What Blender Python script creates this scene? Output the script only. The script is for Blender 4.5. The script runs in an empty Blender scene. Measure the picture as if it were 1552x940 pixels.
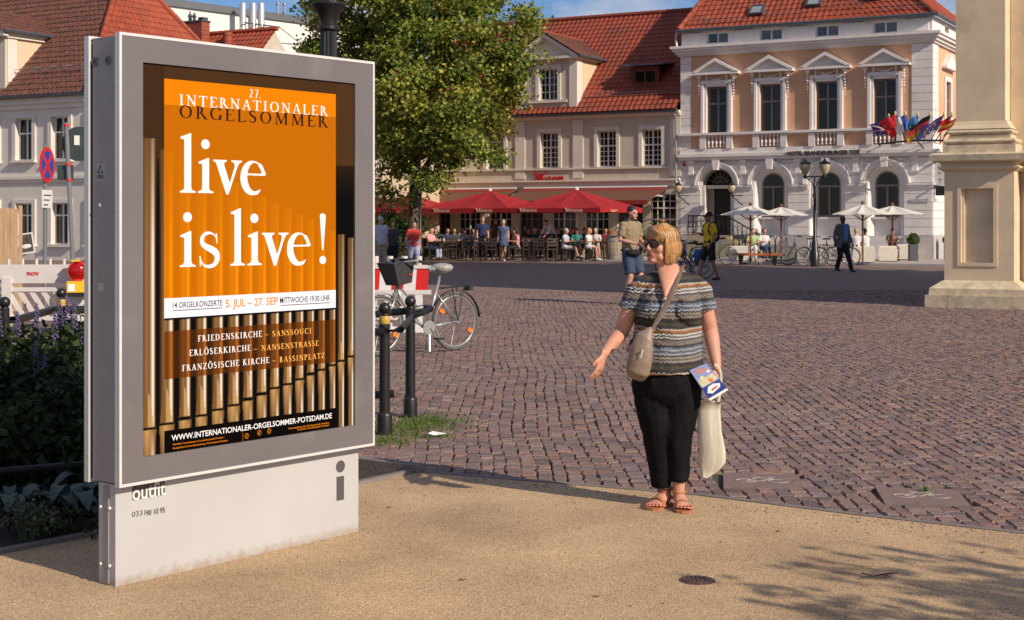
import bpy, bmesh, math, random
import numpy as np
from mathutils import Vector, Matrix, Euler, noise
rnd = random.Random(7)
C = bpy.context.scene
COL = C.collection
R = math.radians
PI = math.pi

# ------------------------------------------------------------------ camera, sky, sun, exposure
FPX, CX, HY, CAMH = 2200.0, 776.0, 335.0, 1.62
cd = bpy.data.cameras.new('camera'); cam = bpy.data.objects.new('camera', cd); COL.objects.link(cam)
cam.location = (0, 0, CAMH); cam.rotation_euler = (PI/2, 0, 0)
cd.sensor_width = 36; cd.lens = 36*FPX/1552; cd.shift_y = -135/1552; cd.clip_start = .1; cd.clip_end = 2000
C.camera = cam
SUN_DIR = Vector((.745, -.667, 0)).normalized()
SUN_EL = R(30)
sv = Vector((SUN_DIR.x*math.cos(SUN_EL), SUN_DIR.y*math.cos(SUN_EL), math.sin(SUN_EL)))
sd = bpy.data.lights.new('sun', 'SUN'); sun = bpy.data.objects.new('sun', sd); COL.objects.link(sun)
sd.energy = 5.0; sd.angle = R(.5); sd.color = (1, .87, .70)
sun.rotation_euler = sv.to_track_quat('Z', 'Y').to_euler(); sun.location = (30, -25, 30)
W = bpy.data.worlds.new('World'); C.world = W; W.use_nodes = True
nt = W.node_tree; nt.nodes.clear()
wo = nt.nodes.new('ShaderNodeOutputWorld'); bg = nt.nodes.new('ShaderNodeBackground')
sky = nt.nodes.new('ShaderNodeTexSky'); sky.sky_type = 'NISHITA'; sky.sun_disc = False
sky.sun_elevation = SUN_EL; sky.sun_rotation = math.atan2(SUN_DIR.x, SUN_DIR.y)
sky.air_density = 1.0; sky.dust_density = .25; sky.ozone_density = 4.5
tc = nt.nodes.new('ShaderNodeTexCoord'); mp = nt.nodes.new('ShaderNodeMapping'); mp.inputs['Scale'].default_value = (1, 1, 2.6)
mp.inputs['Location'].default_value = (2.92, 1.57, .12)
nz = nt.nodes.new('ShaderNodeTexNoise'); nz.inputs['Scale'].default_value = 7.5; nz.inputs['Detail'].default_value = 7; nz.inputs['Roughness'].default_value = .55
cr = nt.nodes.new('ShaderNodeValToRGB'); cr.color_ramp.elements[0].position = .43; cr.color_ramp.elements[1].position = .62
cr.color_ramp.elements[0].color = (.0, .0, .0, 1); cr.color_ramp.elements[1].color = (.9, .9, .9, 1)
mx = nt.nodes.new('ShaderNodeMix'); mx.data_type = 'RGBA'
mx.inputs[7].default_value = (8.5, 8.6, 9.3, 1)
L = nt.links.new
L(tc.outputs['Generated'], mp.inputs['Vector']); L(mp.outputs[0], nz.inputs['Vector']); L(nz.outputs['Fac'], cr.inputs['Fac'])
hs = nt.nodes.new('ShaderNodeHueSaturation'); hs.inputs['Hue'].default_value = .515; hs.inputs['Saturation'].default_value = 1.2; hs.inputs['Value'].default_value = 1.32; L(sky.outputs[0], hs.inputs['Color'])
L(cr.outputs['Color'], mx.inputs[0]); L(hs.outputs[0], mx.inputs[6]); L(mx.outputs[2], bg.inputs['Color'])
bg.inputs['Strength'].default_value = .072
L(bg.outputs[0], wo.inputs['Surface'])
C.view_settings.view_transform = 'Standard'; C.view_settings.look = 'None'; C.view_settings.exposure = 0; C.view_settings.gamma = 1
C.render.engine = 'CYCLES'
C.cycles.max_bounces = 5; C.cycles.transparent_max_bounces = 8; C.cycles.use_denoising = True

def gp(px, py, z=0.0):                      # the ground (or height z) point seen at a pixel of the photograph
    Y = FPX*(CAMH-z)/(py-HY); return Vector(((px-CX)/FPX*Y, Y, z))
def at(px, py, Y):
    return Vector(((px-CX)/FPX*Y, Y, CAMH-(py-HY)*Y/FPX))
def onpl(O, u, px, py):                     # distance along a vertical plane and height, for a pixel
    k = (px-CX)/FPX; s = (O[0]-k*O[1])/(k*u[1]-u[0]); Y = O[1]+s*u[1]
    return s, CAMH-(py-HY)*Y/FPX

# ------------------------------------------------------------------ materials
def srgb(r, g, b):
    f = lambda c: (c/255/12.92) if c/255 <= .04045 else ((c/255+.055)/1.055)**2.4
    return (f(r), f(g), f(b))
MATS = {}
def mat(name, col, rough=.7, var=.12, vs=3.0, bump=0., bs=40., metal=0., spec=.5, attr=False, emit=0., transl=0., coat=0., var2=None, stretch=None):
    if name in MATS: return MATS[name]
    m = bpy.data.materials.new(name); m.use_nodes = True; n = m.node_tree.nodes; l = m.node_tree.links.new
    p = n['Principled BSDF']; out = n['Material Output']
    p.inputs['Roughness'].default_value = rough; p.inputs['Metallic'].default_value = metal
    p.inputs['Specular IOR Level'].default_value = spec
    if coat: p.inputs['Coat Weight'].default_value = coat; p.inputs['Coat Roughness'].default_value = .15
    t = n.new('ShaderNodeTexCoord'); mpn = n.new('ShaderNodeMapping'); l(t.outputs['Object'], mpn.inputs[0])
    if stretch: mpn.inputs['Scale'].default_value = stretch
    if attr:
        a = n.new('ShaderNodeAttribute'); a.attribute_name = 'Col'; base = a.outputs['Color']
    else:
        a = n.new('ShaderNodeRGB'); a.outputs[0].default_value = (*col, 1); base = a.outputs[0]
    res = base
    if var:
        z = n.new('ShaderNodeTexNoise'); z.inputs['Scale'].default_value = vs; z.inputs['Detail'].default_value = 6; z.inputs['Roughness'].default_value = .65
        l(mpn.outputs[0], z.inputs['Vector'])
        mr = n.new('ShaderNodeMapRange'); mr.inputs[1].default_value = .3; mr.inputs[2].default_value = .7
        mr.inputs[3].default_value = 1-var; mr.inputs[4].default_value = 1+var; l(z.outputs['Fac'], mr.inputs[0])
        mu = n.new('ShaderNodeMix'); mu.data_type = 'RGBA'; mu.blend_type = 'MULTIPLY'; mu.inputs[0].default_value = 1
        cmb = n.new('ShaderNodeCombineColor'); [l(mr.outputs[0], cmb.inputs[i]) for i in range(3)]
        l(base, mu.inputs[6]); l(cmb.outputs[0], mu.inputs[7]); res = mu.outputs[2]
        if var2:
            z2 = n.new('ShaderNodeTexNoise'); z2.inputs['Scale'].default_value = var2[1]; z2.inputs['Detail'].default_value = 4
            l(mpn.outputs[0], z2.inputs['Vector'])
            r2 = n.new('ShaderNodeMapRange'); r2.inputs[1].default_value = var2[2]; r2.inputs[2].default_value = var2[3]; l(z2.outputs['Fac'], r2.inputs[0])
            m2 = n.new('ShaderNodeMix'); m2.data_type = 'RGBA'; l(r2.outputs[0], m2.inputs[0]); l(res, m2.inputs[6]); m2.inputs[7].default_value = (*var2[0], 1); res = m2.outputs[2]
    l(res, p.inputs['Base Color'])
    if bump:
        b = n.new('ShaderNodeTexNoise'); b.inputs['Scale'].default_value = bs; b.inputs['Detail'].default_value = 5; l(mpn.outputs[0], b.inputs['Vector'])
        bn = n.new('ShaderNodeBump'); bn.inputs['Strength'].default_value = bump; bn.inputs['Distance'].default_value = .02
        l(b.outputs['Fac'], bn.inputs['Height']); l(bn.outputs[0], p.inputs['Normal'])
    if emit:
        l(res, p.inputs['Emission Color']); p.inputs['Emission Strength'].default_value = emit
    if transl:
        tr = n.new('ShaderNodeBsdfTranslucent'); l(res, tr.inputs['Color']); ms = n.new('ShaderNodeMixShader'); ms.inputs[0].default_value = transl
        l(p.outputs[0], ms.inputs[1]); l(tr.outputs[0], ms.inputs[2]); l(ms.outputs[0], out.inputs['Surface'])
    MATS[name] = m; return m

# ------------------------------------------------------------------ mesh builder
class MB:
    def __init__(s): s.v = []; s.f = []; s.c = []; s.col = None
    def add(s, vs, fs):
        k = len(s.v); s.v.extend([tuple(p) for p in vs]); s.f.extend([tuple(i+k for i in f) for f in fs])
        if s.col is not None or s.c:
            while len(s.c) < k: s.c.append((1, 1, 1))
            s.c.extend([s.col or (1, 1, 1)]*len(vs))
        return s
    def box(s, x0, x1, y0, y1, z0, z1):
        return s.add([(x0,y0,z0),(x1,y0,z0),(x1,y1,z0),(x0,y1,z0),(x0,y0,z1),(x1,y0,z1),(x1,y1,z1),(x0,y1,z1)],
                     [(0,3,2,1),(4,5,6,7),(0,1,5,4),(1,2,6,5),(2,3,7,6),(3,0,4,7)])
    def prism(s, poly, y0, y1):             # polygon in x,z extruded along y
        n = len(poly); vs = [(x, y0, z) for x, z in poly]+[(x, y1, z) for x, z in poly]
        fs = [tuple(range(n)), tuple(range(2*n-1, n-1, -1))]+[(i, i+n, (i+1) % n+n, (i+1) % n) for i in range(n)]
        return s.add(vs, fs)
    def prismz(s, poly, z0, z1):
        n = len(poly); vs = [(x, y, z0) for x, y in poly]+[(x, y, z1) for x, y in poly]
        fs = [tuple(range(n-1, -1, -1)), tuple(range(n, 2*n))]+[(i, (i+1) % n, (i+1) % n+n, i+n) for i in range(n)]
        return s.add(vs, fs)
    def prismx(s, poly, x0, x1):            # polygon in y,z extruded along x
        n = len(poly); vs = [(x0, y, z) for y, z in poly]+[(x1, y, z) for y, z in poly]
        fs = [tuple(range(n-1, -1, -1)), tuple(range(n, 2*n))]+[(i, (i+1) % n, (i+1) % n+n, i+n) for i in range(n)]
        return s.add(vs, fs)
    def loft(s, pts, rad, side=(1, 0, 0), n=10, cap=True, closed=False):
        pts = [Vector(p) for p in pts]; side = Vector(side); vs = []; m = len(pts)
        for i, p in enumerate(pts):
            if closed: t = pts[(i+1) % m]-pts[i-1]
            else: t = pts[min(i+1, m-1)]-pts[max(i-1, 0)]
            t = t.normalized() if t.length > 1e-9 else Vector((0, 0, 1))
            a = side-t*side.dot(t)
            if a.length < 1e-3: a = Vector((0, 1, 0))-t*t.y
            a.normalize(); b = t.cross(a)
            r = rad[i] if isinstance(rad, (list, tuple)) and not isinstance(rad[0], (int, float)) else ((rad[i], rad[i]) if isinstance(rad, (list, tuple)) else (rad, rad))
            for k in range(n):
                an = 2*PI*k/n; vs.append(p+a*(math.cos(an)*r[0])+b*(math.sin(an)*r[1]))
        fs = []
        for i in range(m if closed else m-1):
            j = (i+1) % m
            for k in range(n): fs.append((i*n+k, i*n+(k+1) % n, j*n+(k+1) % n, j*n+k))
        if cap and not closed: fs.append(tuple(range(n-1, -1, -1))); fs.append(tuple((m-1)*n+k for k in range(n)))
        return s.add(vs, fs)
    def tube(s, pts, r, n=6, closed=False): return s.loft(pts, r, side=(.31, .22, .92), n=n, closed=closed)
    def lathe(s, prof, n=16, c=(0, 0, 0), M=None):
        vs = []; fs = []; m = len(prof)
        for r, z in prof:
            for k in range(n):
                a = 2*PI*k/n; v = Vector((r*math.cos(a), r*math.sin(a), z))
                if M: v = M @ v
                vs.append(v+Vector(c))
        for i in range(m-1):
            for k in range(n): fs.append((i*n+k, i*n+(k+1) % n, (i+1)*n+(k+1) % n, (i+1)*n+k))
        fs.append(tuple(range(n-1, -1, -1))); fs.append(tuple((m-1)*n+k for k in range(n)))
        return s.add(vs, fs)
    def ball(s, c, r, n=10, m=7, sc=(1, 1, 1)):
        prof = [(max(1e-4, r*math.sin(PI*i/m)), -r*math.cos(PI*i/m)) for i in range(m+1)]
        k = len(s.v); s.lathe(prof, n)
        for i in range(k, len(s.v)): v = s.v[i]; s.v[i] = (v[0]*sc[0]+c[0], v[1]*sc[1]+c[1], v[2]*sc[2]+c[2])
        return s
    def quad(s, a, b, c, d): return s.add([a, b, c, d], [(0, 1, 2, 3)])
    def xf(s, M):
        s.v = [tuple(M @ Vector(p)) for p in s.v]; return s
    def mesh(s, name, mt=None, smooth=False):
        me = bpy.data.meshes.new(name); me.from_pydata(s.v, [], s.f)
        if s.c:
            while len(s.c) < len(s.v): s.c.append((1, 1, 1))
            at_ = me.color_attributes.new('Col', 'FLOAT_COLOR', 'POINT')
            at_.data.foreach_set('color', [x for c in s.c for x in (*c, 1)])
        if mt: me.materials.append(mt)
        if smooth: me.polygons.foreach_set('use_smooth', [True]*len(me.polygons)); 
        me.update(); return me
    def obj(s, name, mt, parent=None, smooth=False, kind=None, loc=None, rot=None):
        o = bpy.data.objects.new(name, s.mesh(name, mt, smooth)); COL.objects.link(o)
        if parent: o.parent = parent
        if loc: o.location = loc
        if rot: o.rotation_euler = rot
        if kind: o['kind'] = kind
        if smooth == 'auto':
            o.data.polygons.foreach_set('use_smooth', [True]*len(o.data.polygons)); o.data.set_sharp_from_angle(angle=R(40))
        return o
def tag(o, label, cat, group=None):
    o['label'] = label; o['category'] = cat
    if group: o['group'] = group
    return o
def thing(name, label, cat, loc=(0, 0, 0), rz=0., group=None):
    o = bpy.data.objects.new(name, None); COL.objects.link(o); o.location = loc; o.rotation_euler = (0, 0, rz); o.empty_display_size = .3
    return tag(o, label, cat, group)
def empty_part(name, parent, loc=(0, 0, 0), rot=(0, 0, 0)):
    o = bpy.data.objects.new(name, None); COL.objects.link(o); o.parent = parent; o.location = loc; o.rotation_euler = rot; return o
def dup(o, parent=None):
    c = o.copy(); COL.objects.link(c)
    if parent: c.parent = parent
    for ch in list(o.children): dup(ch, c)
    return c
def box(name, mt, parent, *b, kind=None): return MB().box(*b).obj(name, mt, parent, kind=kind)
def inst(me, name, parent, loc=(0, 0, 0), rz=0., sc=None):
    o = bpy.data.objects.new(name, me); COL.objects.link(o); o.parent = parent; o.location = loc; o.rotation_euler = (0, 0, rz)
    if sc: o.scale = sc
    return o
def arc(cx, cz, r, a0, a1, n=12, rz=None):
    rz = rz or r
    return [(cx+r*math.cos(R(a0+(a1-a0)*i/n)), cz+rz*math.sin(R(a0+(a1-a0)*i/n))) for i in range(n+1)]

def text_mesh(txt, size, extrude=.0, bold=0., xs=1., align='LEFT', spacing=1.):
    cu = bpy.data.curves.new('t', 'FONT'); cu.body = txt; cu.size = size; cu.extrude = extrude; cu.offset = bold; cu.align_x = align; cu.fill_mode = 'FRONT'; cu.space_character = spacing
    cu.resolution_u = 3
    o = bpy.data.objects.new('t', cu); COL.objects.link(o)
    dg = bpy.context.evaluated_depsgraph_get(); me = bpy.data.meshes.new_from_object(o.evaluated_get(dg))
    bpy.data.objects.remove(o); bpy.data.curves.remove(cu)
    # stand upright: text x -> x, text y -> z, facing -y ; fit scale
    for v in me.vertices: x, y, z = v.co; v.co = (x*xs, -z, y)
    return me
def lettering(txt, size, mt, parent, loc, width=None, name='lettering', extrude=.0, bold=0., spacing=1., align='LEFT', rz=0.):
    me = text_mesh(txt, size, extrude, bold, 1., align, spacing)
    xs = [v.co.x for v in me.vertices]
    if width and xs:
        k = width/(max(xs)-min(xs)); x0 = min(xs) if align == 'LEFT' else (max(xs)+min(xs))/2
        for v in me.vertices: v.co.x = (v.co.x-x0)*k
    me.materials.append(mt); me.name = name
    o = bpy.data.objects.new(name, me); COL.objects.link(o); o.parent = parent; o.location = loc; o.rotation_euler = (0, 0, rz); o['kind'] = 'stuff'; return o

# ------------------------------------------------------------------ common materials
m_glass = mat('window_glass', (.012, .010, .010), .08, var=.25, vs=.8, spec=.45)
m_glassblue = mat('sky_glass', (.015, .03, .06), .04, var=.2, spec=.9)
m_white = mat('white_stucco', (.76, .71, .69), .8, var=.06, vs=2.5, bump=.08, bs=60, var2=((.55, .51, .47), 1.2, .55, .85))
m_frame = mat('white_window_paint', (.7, .69, .67), .45, var=.05)
m_taupe = mat('taupe_window_frame', (.20, .17, .15), .5, var=.08)
m_black = mat('black_iron', (.014, .013, .014), .38, var=.25, vs=12, bump=.05)
m_lead = mat('dark_zinc', (.10, .11, .13), .45, var=.15, vs=5, metal=.4)
m_zinc = mat('zinc_pipe', (.30, .30, .32), .4, var=.15, vs=4, metal=.6)
m_stone = mat('grey_stone', (.33, .31, .30), .85, var=.15, vs=5, bump=.1)
m_red = mat('red_paint', (.55, .02, .02), .45, var=.08)
m_wwood = mat('brown_wood', (.16, .06, .03), .5, var=.25, vs=6, stretch=(1, 8, 8))
m_globe = mat('milky_lamp_glass', (.62, .52, .36), .15, var=.05, transl=.3)
# ================================================================== GROUND
path_pts = [(-14, -6), (-2.85, 6.62), (-.935, 8.91), (-.60, 9.36), (1.10, 8.56), (1.9, 7.98), (2.66, 7.50), (14, 1.0), (14, -6)]
bed_far = [(-.60, 9.36), (-1.10, 9.72), (-2.0, 11.3), (-4.7, 13.6), (-14, 15.0), (-14, -6)]
def in_poly(x, y, poly):
    c = False; n = len(poly); j = n-1
    for i in range(n):
        xi, yi = poly[i]; xj, yj = poly[j]
        if (yi > y) != (yj > y) and x < (xj-xi)*(y-yi)/(yj-yi)+xi: c = not c
        j = i
    return c
bed_poly = [(-.60, 9.36), (-.935, 8.91), (-2.85, 6.62), (-14, -6), (-14, 15.0), (-4.7, 13.6), (-2.0, 11.3), (-1.10, 9.72)]

# sandy path: gritty resin-bound surface
m = bpy.data.materials.new('sandy_path'); m.use_nodes = True; n = m.node_tree.nodes; l = m.node_tree.links.new; p = n['Principled BSDF']; p.inputs['Roughness'].default_value = .9
t = n.new('ShaderNodeTexCoord'); z1 = n.new('ShaderNodeTexNoise'); z1.inputs['Scale'].default_value = 110; z1.inputs['Detail'].default_value = 3
vo = n.new('ShaderNodeTexVoronoi'); vo.inputs['Scale'].default_value = 190; l(t.outputs['Object'], vo.inputs[0])
z2 = n.new('ShaderNodeTexNoise'); z2.inputs['Scale'].default_value = 1.1; z2.inputs['Detail'].default_value = 7; z2.inputs['Roughness'].default_value = .6
l(t.outputs['Object'], z1.inputs[0]); l(t.outputs['Object'], z2.inputs[0])
r1 = n.new('ShaderNodeValToRGB'); e = r1.color_ramp.elements; e[0].position = .25; e[0].color = (.27, .18, .10, 1); e[1].position = .8; e[1].color = (.72, .52, .31, 1)
x = e.new(.5); x.color = (.53, .352, .195, 1)
mixf = n.new('ShaderNodeMath'); mixf.operation = 'ADD'; mm = n.new('ShaderNodeMath'); mm.operation = 'MULTIPLY'; mm.inputs[1].default_value = .55
sepc = n.new('ShaderNodeSeparateColor'); l(vo.outputs['Color'], sepc.inputs[0]); l(sepc.outputs[0], mm.inputs[0]); ml = n.new('ShaderNodeMath'); ml.operation = 'MULTIPLY'; ml.inputs[1].default_value = .5; l(z1.outputs['Fac'], ml.inputs[0])
l(mm.outputs[0], mixf.inputs[0]); l(ml.outputs[0], mixf.inputs[1]); l(mixf.outputs[0], r1.inputs[0])
mr = n.new('ShaderNodeMapRange'); mr.inputs[1].default_value = .3; mr.inputs[2].default_value = .72; mr.inputs[3].default_value = .70; mr.inputs[4].default_value = 1.14; l(z2.outputs['Fac'], mr.inputs[0])
mu = n.new('ShaderNodeMix'); mu.data_type = 'RGBA'; mu.blend_type = 'MULTIPLY'; mu.inputs[0].default_value = 1; cc = n.new('ShaderNodeCombineColor'); [l(mr.outputs[0], cc.inputs[i]) for i in range(3)]
l(r1.outputs[0], mu.inputs[6]); l(cc.outputs[0], mu.inputs[7]); l(mu.outputs[2], p.inputs['Base Color'])
bn = n.new('ShaderNodeBump'); bn.inputs['Strength'].default_value = .5; bn.inputs['Distance'].default_value = .006; l(vo.outputs['Distance'], bn.inputs['Height']); l(bn.outputs[0], p.inputs['Normal'])
m_path = m
pm = MB()
pm.prismz([(x, y) for x, y in path_pts][::-1], -.15, 0.0)
pm.v = [(a, b, c) for a, b, c in pm.v]
MBp = pm.obj('path', m_path, kind='structure')
# thin grey edging strip along the path
m_edge = mat('edging_stone', (.20, .165, .15), .85, var=.2, vs=8, bump=.2)
em = MB()
def strip(mb, pts, w, z0, z1):
    for a, b in zip(pts, pts[1:]):
        a = Vector((*a, 0)); b = Vector((*b, 0)); d = (b-a).normalized(); nn = Vector((-d.y, d.x, 0))*w; a = a-d*.002
        mb.prismz([tuple(a.xy), tuple(b.xy), tuple((b+nn).xy), tuple((a+nn).xy)], z0, z1)
strip(em, [(-.60, 9.36), (1.10, 8.56), (1.9, 7.98), (2.66, 7.50), (14, 1.0)], .05, -.1, .006)
em.obj('kerb', m_edge, kind='structure')
em = MB(); strip(em, [(-14, -6), (-2.85, 6.62), (-.935, 8.91), (-.60, 9.36)], .05, -.1, .02); em.obj('bed_edging', m_edge, kind='structure')
em = MB(); strip(em, [(-.56, 9.40), (-1.10, 9.76), (-2.0, 11.35), (-4.7, 13.65), (-14, 15.05)], .1, -.1, .05); em.obj('bed_kerb', m_edge, kind='structure')
m_soil = mat('dark_soil', (.05, .035, .025), .95, var=.45, vs=14, bump=.8, bs=60)
sm = MB(); sm.prismz(bed_poly, -.1, -.012); sm.obj('planting_bed', m_soil, kind='structure')

# cobbled square: bed of joints, individual stones, a far sheet
m_joint = mat('joint_sand', (.07, .055, .04), .95, var=.4, vs=20, bump=.4, var2=((.05, .075, .02), .9, .52, .6))
gj = MB(); gj.box(-400, 400, -60, 700, -.3, -.030)
cob = gj.obj('cobbled_square', m_joint, kind='structure')
m_cob = mat('cobble_stone', (1, 1, 1), .72, var=.28, vs=30, bump=.5, bs=70, attr=True, spec=.35, var2=((.27, .205, .165), .45, .52, .95))
def stones():
    out = []; r = np.random.RandomState(3)
    ang = R(-4); ca, sa = math.cos(ang), math.sin(ang)
    u = -26.0
    while u < 26:
        w = r.uniform(.074, .108); v = 6.0+r.uniform(0, .2)
        while v < 35:
            ln = r.uniform(.095, .155)
            uc, vc = u+w/2, v+ln/2
            wav = .03*math.sin(vc*.9+uc*.5)+.012*math.sin(vc*2.1+uc*1.3)
            x = uc*ca-vc*sa*0+wav; y = vc+.07*math.sin(uc*1.1)+uc*.10
            if -y*.39-1.2 < x < y*.40+2.8 and y < 34 and not in_poly(x, y, path_pts) and not in_poly(x, y, bed_poly):
                out.append((x, y, w, ln))
            v += ln+r.uniform(.0, .005)
        u += w+.001
    return out
ST = stones(); ST.sort(key=lambda q: (abs(q[0]) > q[1]*.355+.1, q[1]))
slabs = [gp(1155, 727), gp(1397, 750)]
ST = [q for q in ST if all(abs(q[0]-s.x) > .25 or abs(q[1]-s.y) > .29 for s in slabs)]
rs = np.random.RandomState(5)
palette = [(.30, .20, .185), (.34, .215, .185), (.26, .185, .18), (.37, .255, .215), (.23, .16, .155), (.31, .22, .215), (.39, .23, .18)]
def stone_geo(x, y, w, ln, full=True):
    j = rs.uniform(-1, 1, 8); g = .002+.002*rs.rand(); cw, cl = w/2-g, ln/2-g
    th = rs.uniform(-.07, .07); tx, ty = rs.uniform(-.045, .045, 2); top = rs.uniform(-.011, -.004)
    q = [(-cw, -cl), (cw, -cl), (cw, cl), (-cw, cl)]; V = []
    for k, (a, b) in enumerate(q):
        a += j[k]*.011; b += j[k+4]*.011; q[k] = (a*math.cos(th)-b*math.sin(th), a*math.sin(th)+b*math.cos(th))
    rings = [(1., -.034, 0), (1., -.010, 1), (.86, 0, 1)] if full else [(1., -.034, 0), (.9, 0, 1)]
    for sc, dz, tl in rings:
        for a, b in q: V.append((x+a*sc, y+b*sc, (top if tl else 0)+dz+(a*tx+b*ty)*tl))
    F = []
    for rr in range(len(rings)-1):
        for k in range(4): F.append((rr*4+k, rr*4+(k+1) % 4, rr*4+4+(k+1) % 4, rr*4+4+k))
    k = (len(rings)-1)*4; F.append((k, k+1, k+2, k+3))
    return V, F
def stone_col():
    c = palette[rs.randint(len(palette))]; f = rs.uniform(.56, .78); return (c[0]*f, c[1]*f, c[2]*f)
for i, (x, y, w, ln) in enumerate(ST[:300]):
    b = MB(); b.col = stone_col(); V, F = stone_geo(0, 0, w, ln); b.add(V, F); o = b.obj('cobble', m_cob, cob); o.location = (x, y, 0)
b = MB()
for x, y, w, ln in ST[300:]:
    b.col = stone_col(); V, F = stone_geo(x, y, w, ln, y < 13); b.add(V, F)
b.obj('cobbles', m_cob, cob, kind='stuff')
# beyond, a sheet whose material carries the pattern
mf = bpy.data.materials.new('far_cobbles'); mf.use_nodes = True; n = mf.node_tree.nodes; l = mf.node_tree.links.new; p = n['Principled BSDF']; p.inputs['Roughness'].default_value = .8
t = n.new('ShaderNodeTexCoord'); br = n.new('ShaderNodeTexBrick'); br.inputs['Scale'].default_value = 1; br.inputs['Brick Width'].default_value = .16; br.inputs['Row Height'].default_value = .16
br.inputs['Mortar Size'].default_value = .012; br.inputs['Color1'].default_value = (.19, .125, .11, 1); br.inputs['Color2'].default_value = (.26, .17, .145, 1); br.inputs['Mortar'].default_value = (.11, .085, .07, 1)
l(t.outputs['Object'], br.inputs[0]); l(br.outputs[0], p.inputs['Base Color'])
fs = MB(); fs.prismz([(-400, 34.0), (400, 34.0), (400, 600), (-400, 600)], -.2, -.006); fs.obj('far_square', mf, kind='structure')

# slabs with a bicycle emblem
m_slab = mat('brown_slab', (.20, .135, .12), .8, var=.15, vs=12, bump=.15)
m_mark = mat('worn_white_paint', (.36, .30, .28), .8, var=.25, vs=30)
for k, s in enumerate(slabs):
    o = thing('paving_slab', ['smooth brown slab with a white bicycle emblem set in the cobbles, the one nearer the woman', 'smooth brown slab with a white bicycle emblem set in the cobbles, the one farther to the right'][k], 'paving slab', (s.x, s.y, 0), R(-8), 'slabs marking the cycle route')
    MB().box(-.24, .24, -.27, .27, -.04, -.009).obj('slab', m_slab, o)
    g = MB()
    def ring(cx, cy, r): g.tube([(cx+r*math.cos(2*PI*i/16), cy+r*.9*math.sin(2*PI*i/16), -.0085) for i in range(16)], .0032, 4, closed=True)
    ring(-.10, 0, .062); ring(.10, 0, .062)
    for a, bb in [((-.10, 0), (-.03, .10)), ((-.03, .10), (.07, .10)), ((.07, .10), (0, 0)), ((0, 0), (-.03, .10)), ((-.10, 0), (0, 0)), ((.10, 0), (.06, .14)), ((.04, .14), (.09, .14)), ((-.06, .13), (-.01, .13))]:
        g.tube([(a[0], a[1], -.0085), (bb[0], bb[1], -.0085)], .0028, 4)
    g.obj('bicycle_emblem', m_mark, o)

# sidewalk in front of the two facades
FR = math.atan2(-.484, .875); FA = Vector((.875, -.484, 0)).normalized(); FB = Vector((.484, .875, 0)).normalized()
OH = Vector((7.531, 64.748, 0))
def fl(x, y, z=0.): return OH+FA*x+FB*y+Vector((0, 0, z))
m_pave = mat('pale_paving', (.40, .34, .31), .85, var=.12, vs=3, bump=.15)
sw = MB(); q = [fl(-40, -7.2), fl(30, -7.2), fl(30, .5), fl(-40, .5)]; sw.prismz([(v.x, v.y) for v in q], -.1, .05); sw.obj('sidewalk', m_pave, kind='structure')
m_kerb = mat('granite_kerb', (.42, .39, .37), .8, var=.15, vs=6)
kb = MB(); q = [fl(-40, -7.35), fl(30, -7.35), fl(30, -7.2), fl(-40, -7.2)]; kb.prismz([(v.x, v.y) for v in q], -.1, .07); kb.obj('sidewalk_kerb', m_kerb, kind='structure')

# manhole cover, twig, litter
mc = gp(1057, 880); o = thing('manhole_cover', 'small round rusty cast iron cover set in the sandy path', 'manhole cover', mc)
MB().lathe([(.082, -.01), (.082, .003), (.075, .004)], 24).obj('ring', mat('rusty_iron', (.10, .055, .045), .6, var=.4, vs=25, bump=.3), o)
g = MB(); g.lathe([(.070, 0), (.070, .006), (.066, .0075)], 24)
for i in range(-3, 4):
    for j in range(-3, 4):
        if i*i+j*j < 9: g.box(i*.019-.006, i*.019+.006, j*.019-.006, j*.019+.006, .007, .0105)
g.obj('lid', MATS['rusty_iron'], o)
tw = gp(1330, 876); g = MB(); g.tube([(-.09, -.03, .01), (-.02, -.03, .016), (.03, .02, .012), (.10, .05, .01)], .004, 5); g.tube([(-.02, -.03, .014), (-.06, .05, .01)], .003, 5); g.tube([(.03, .02, .012), (.05, -.02, .01)], .0025, 5)
tag(g.obj('twig', mat('twig_bark', (.06, .04, .03), .8)), 'small forked dead twig lying on the sandy path', 'twig').location = tw
pp = gp(655, 662); g = MB(); g.add([(-.1, 0, .01), (-.03, -.04, .03), (.02, -.01, .012), (.11, .03, .02), (0, .05, .035), (-.04, .03, .012)], [(0, 1, 5), (1, 2, 4), (1, 4, 5), (2, 3, 4)])
tag(g.obj('paper_scrap', mat('white_paper', (.8, .78, .74), .8, var=.03)), 'crumpled white paper scrap on the cobbles near the bollards', 'litter').location = pp
g = MB(); r = random.Random(4)
for i in range(60):
    x, y = r.uniform(-2.4, 3.0), r.uniform(5.6, 8.6)
    if in_poly(x, y, path_pts) and not (-1.9 < x < -.7): g.add([(x, y, .003), (x+r.uniform(.006, .02), y+r.uniform(-.01, .01), .008), (x+r.uniform(-.005, .01), y+r.uniform(.01, .02), .004)], [(0, 1, 2)])
g.obj('path_crumbs', MATS['white_paper'], kind='stuff')
g = MB(); r = random.Random(14)
for i in range(520):                        # grit washed along the edging and scattered thinly over the path
    t_ = r.random(); ex, ey = (-.6+3.5*t_, 9.36-1.95*t_) if t_ < 1 else (0, 0)
    k_ = abs(r.gauss(0, .16)) if i < 380 else r.uniform(0, 2.6)
    x, y = ex-.43*k_+r.uniform(-.05, .05), ey-.9*k_; sz = r.uniform(.003, .008)
    if in_poly(x, y, path_pts): g.ball((x, y, sz*.4), sz, 5, 3, (1, 1.2, .7))
g.obj('path_grit', mat('grit_stone', (.34, .25, .17), .9, var=.5, vs=60), kind='stuff')
m_dry = mat('dry_leaf', (.24, .12, .04), .8, var=.3, vs=20)
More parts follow.
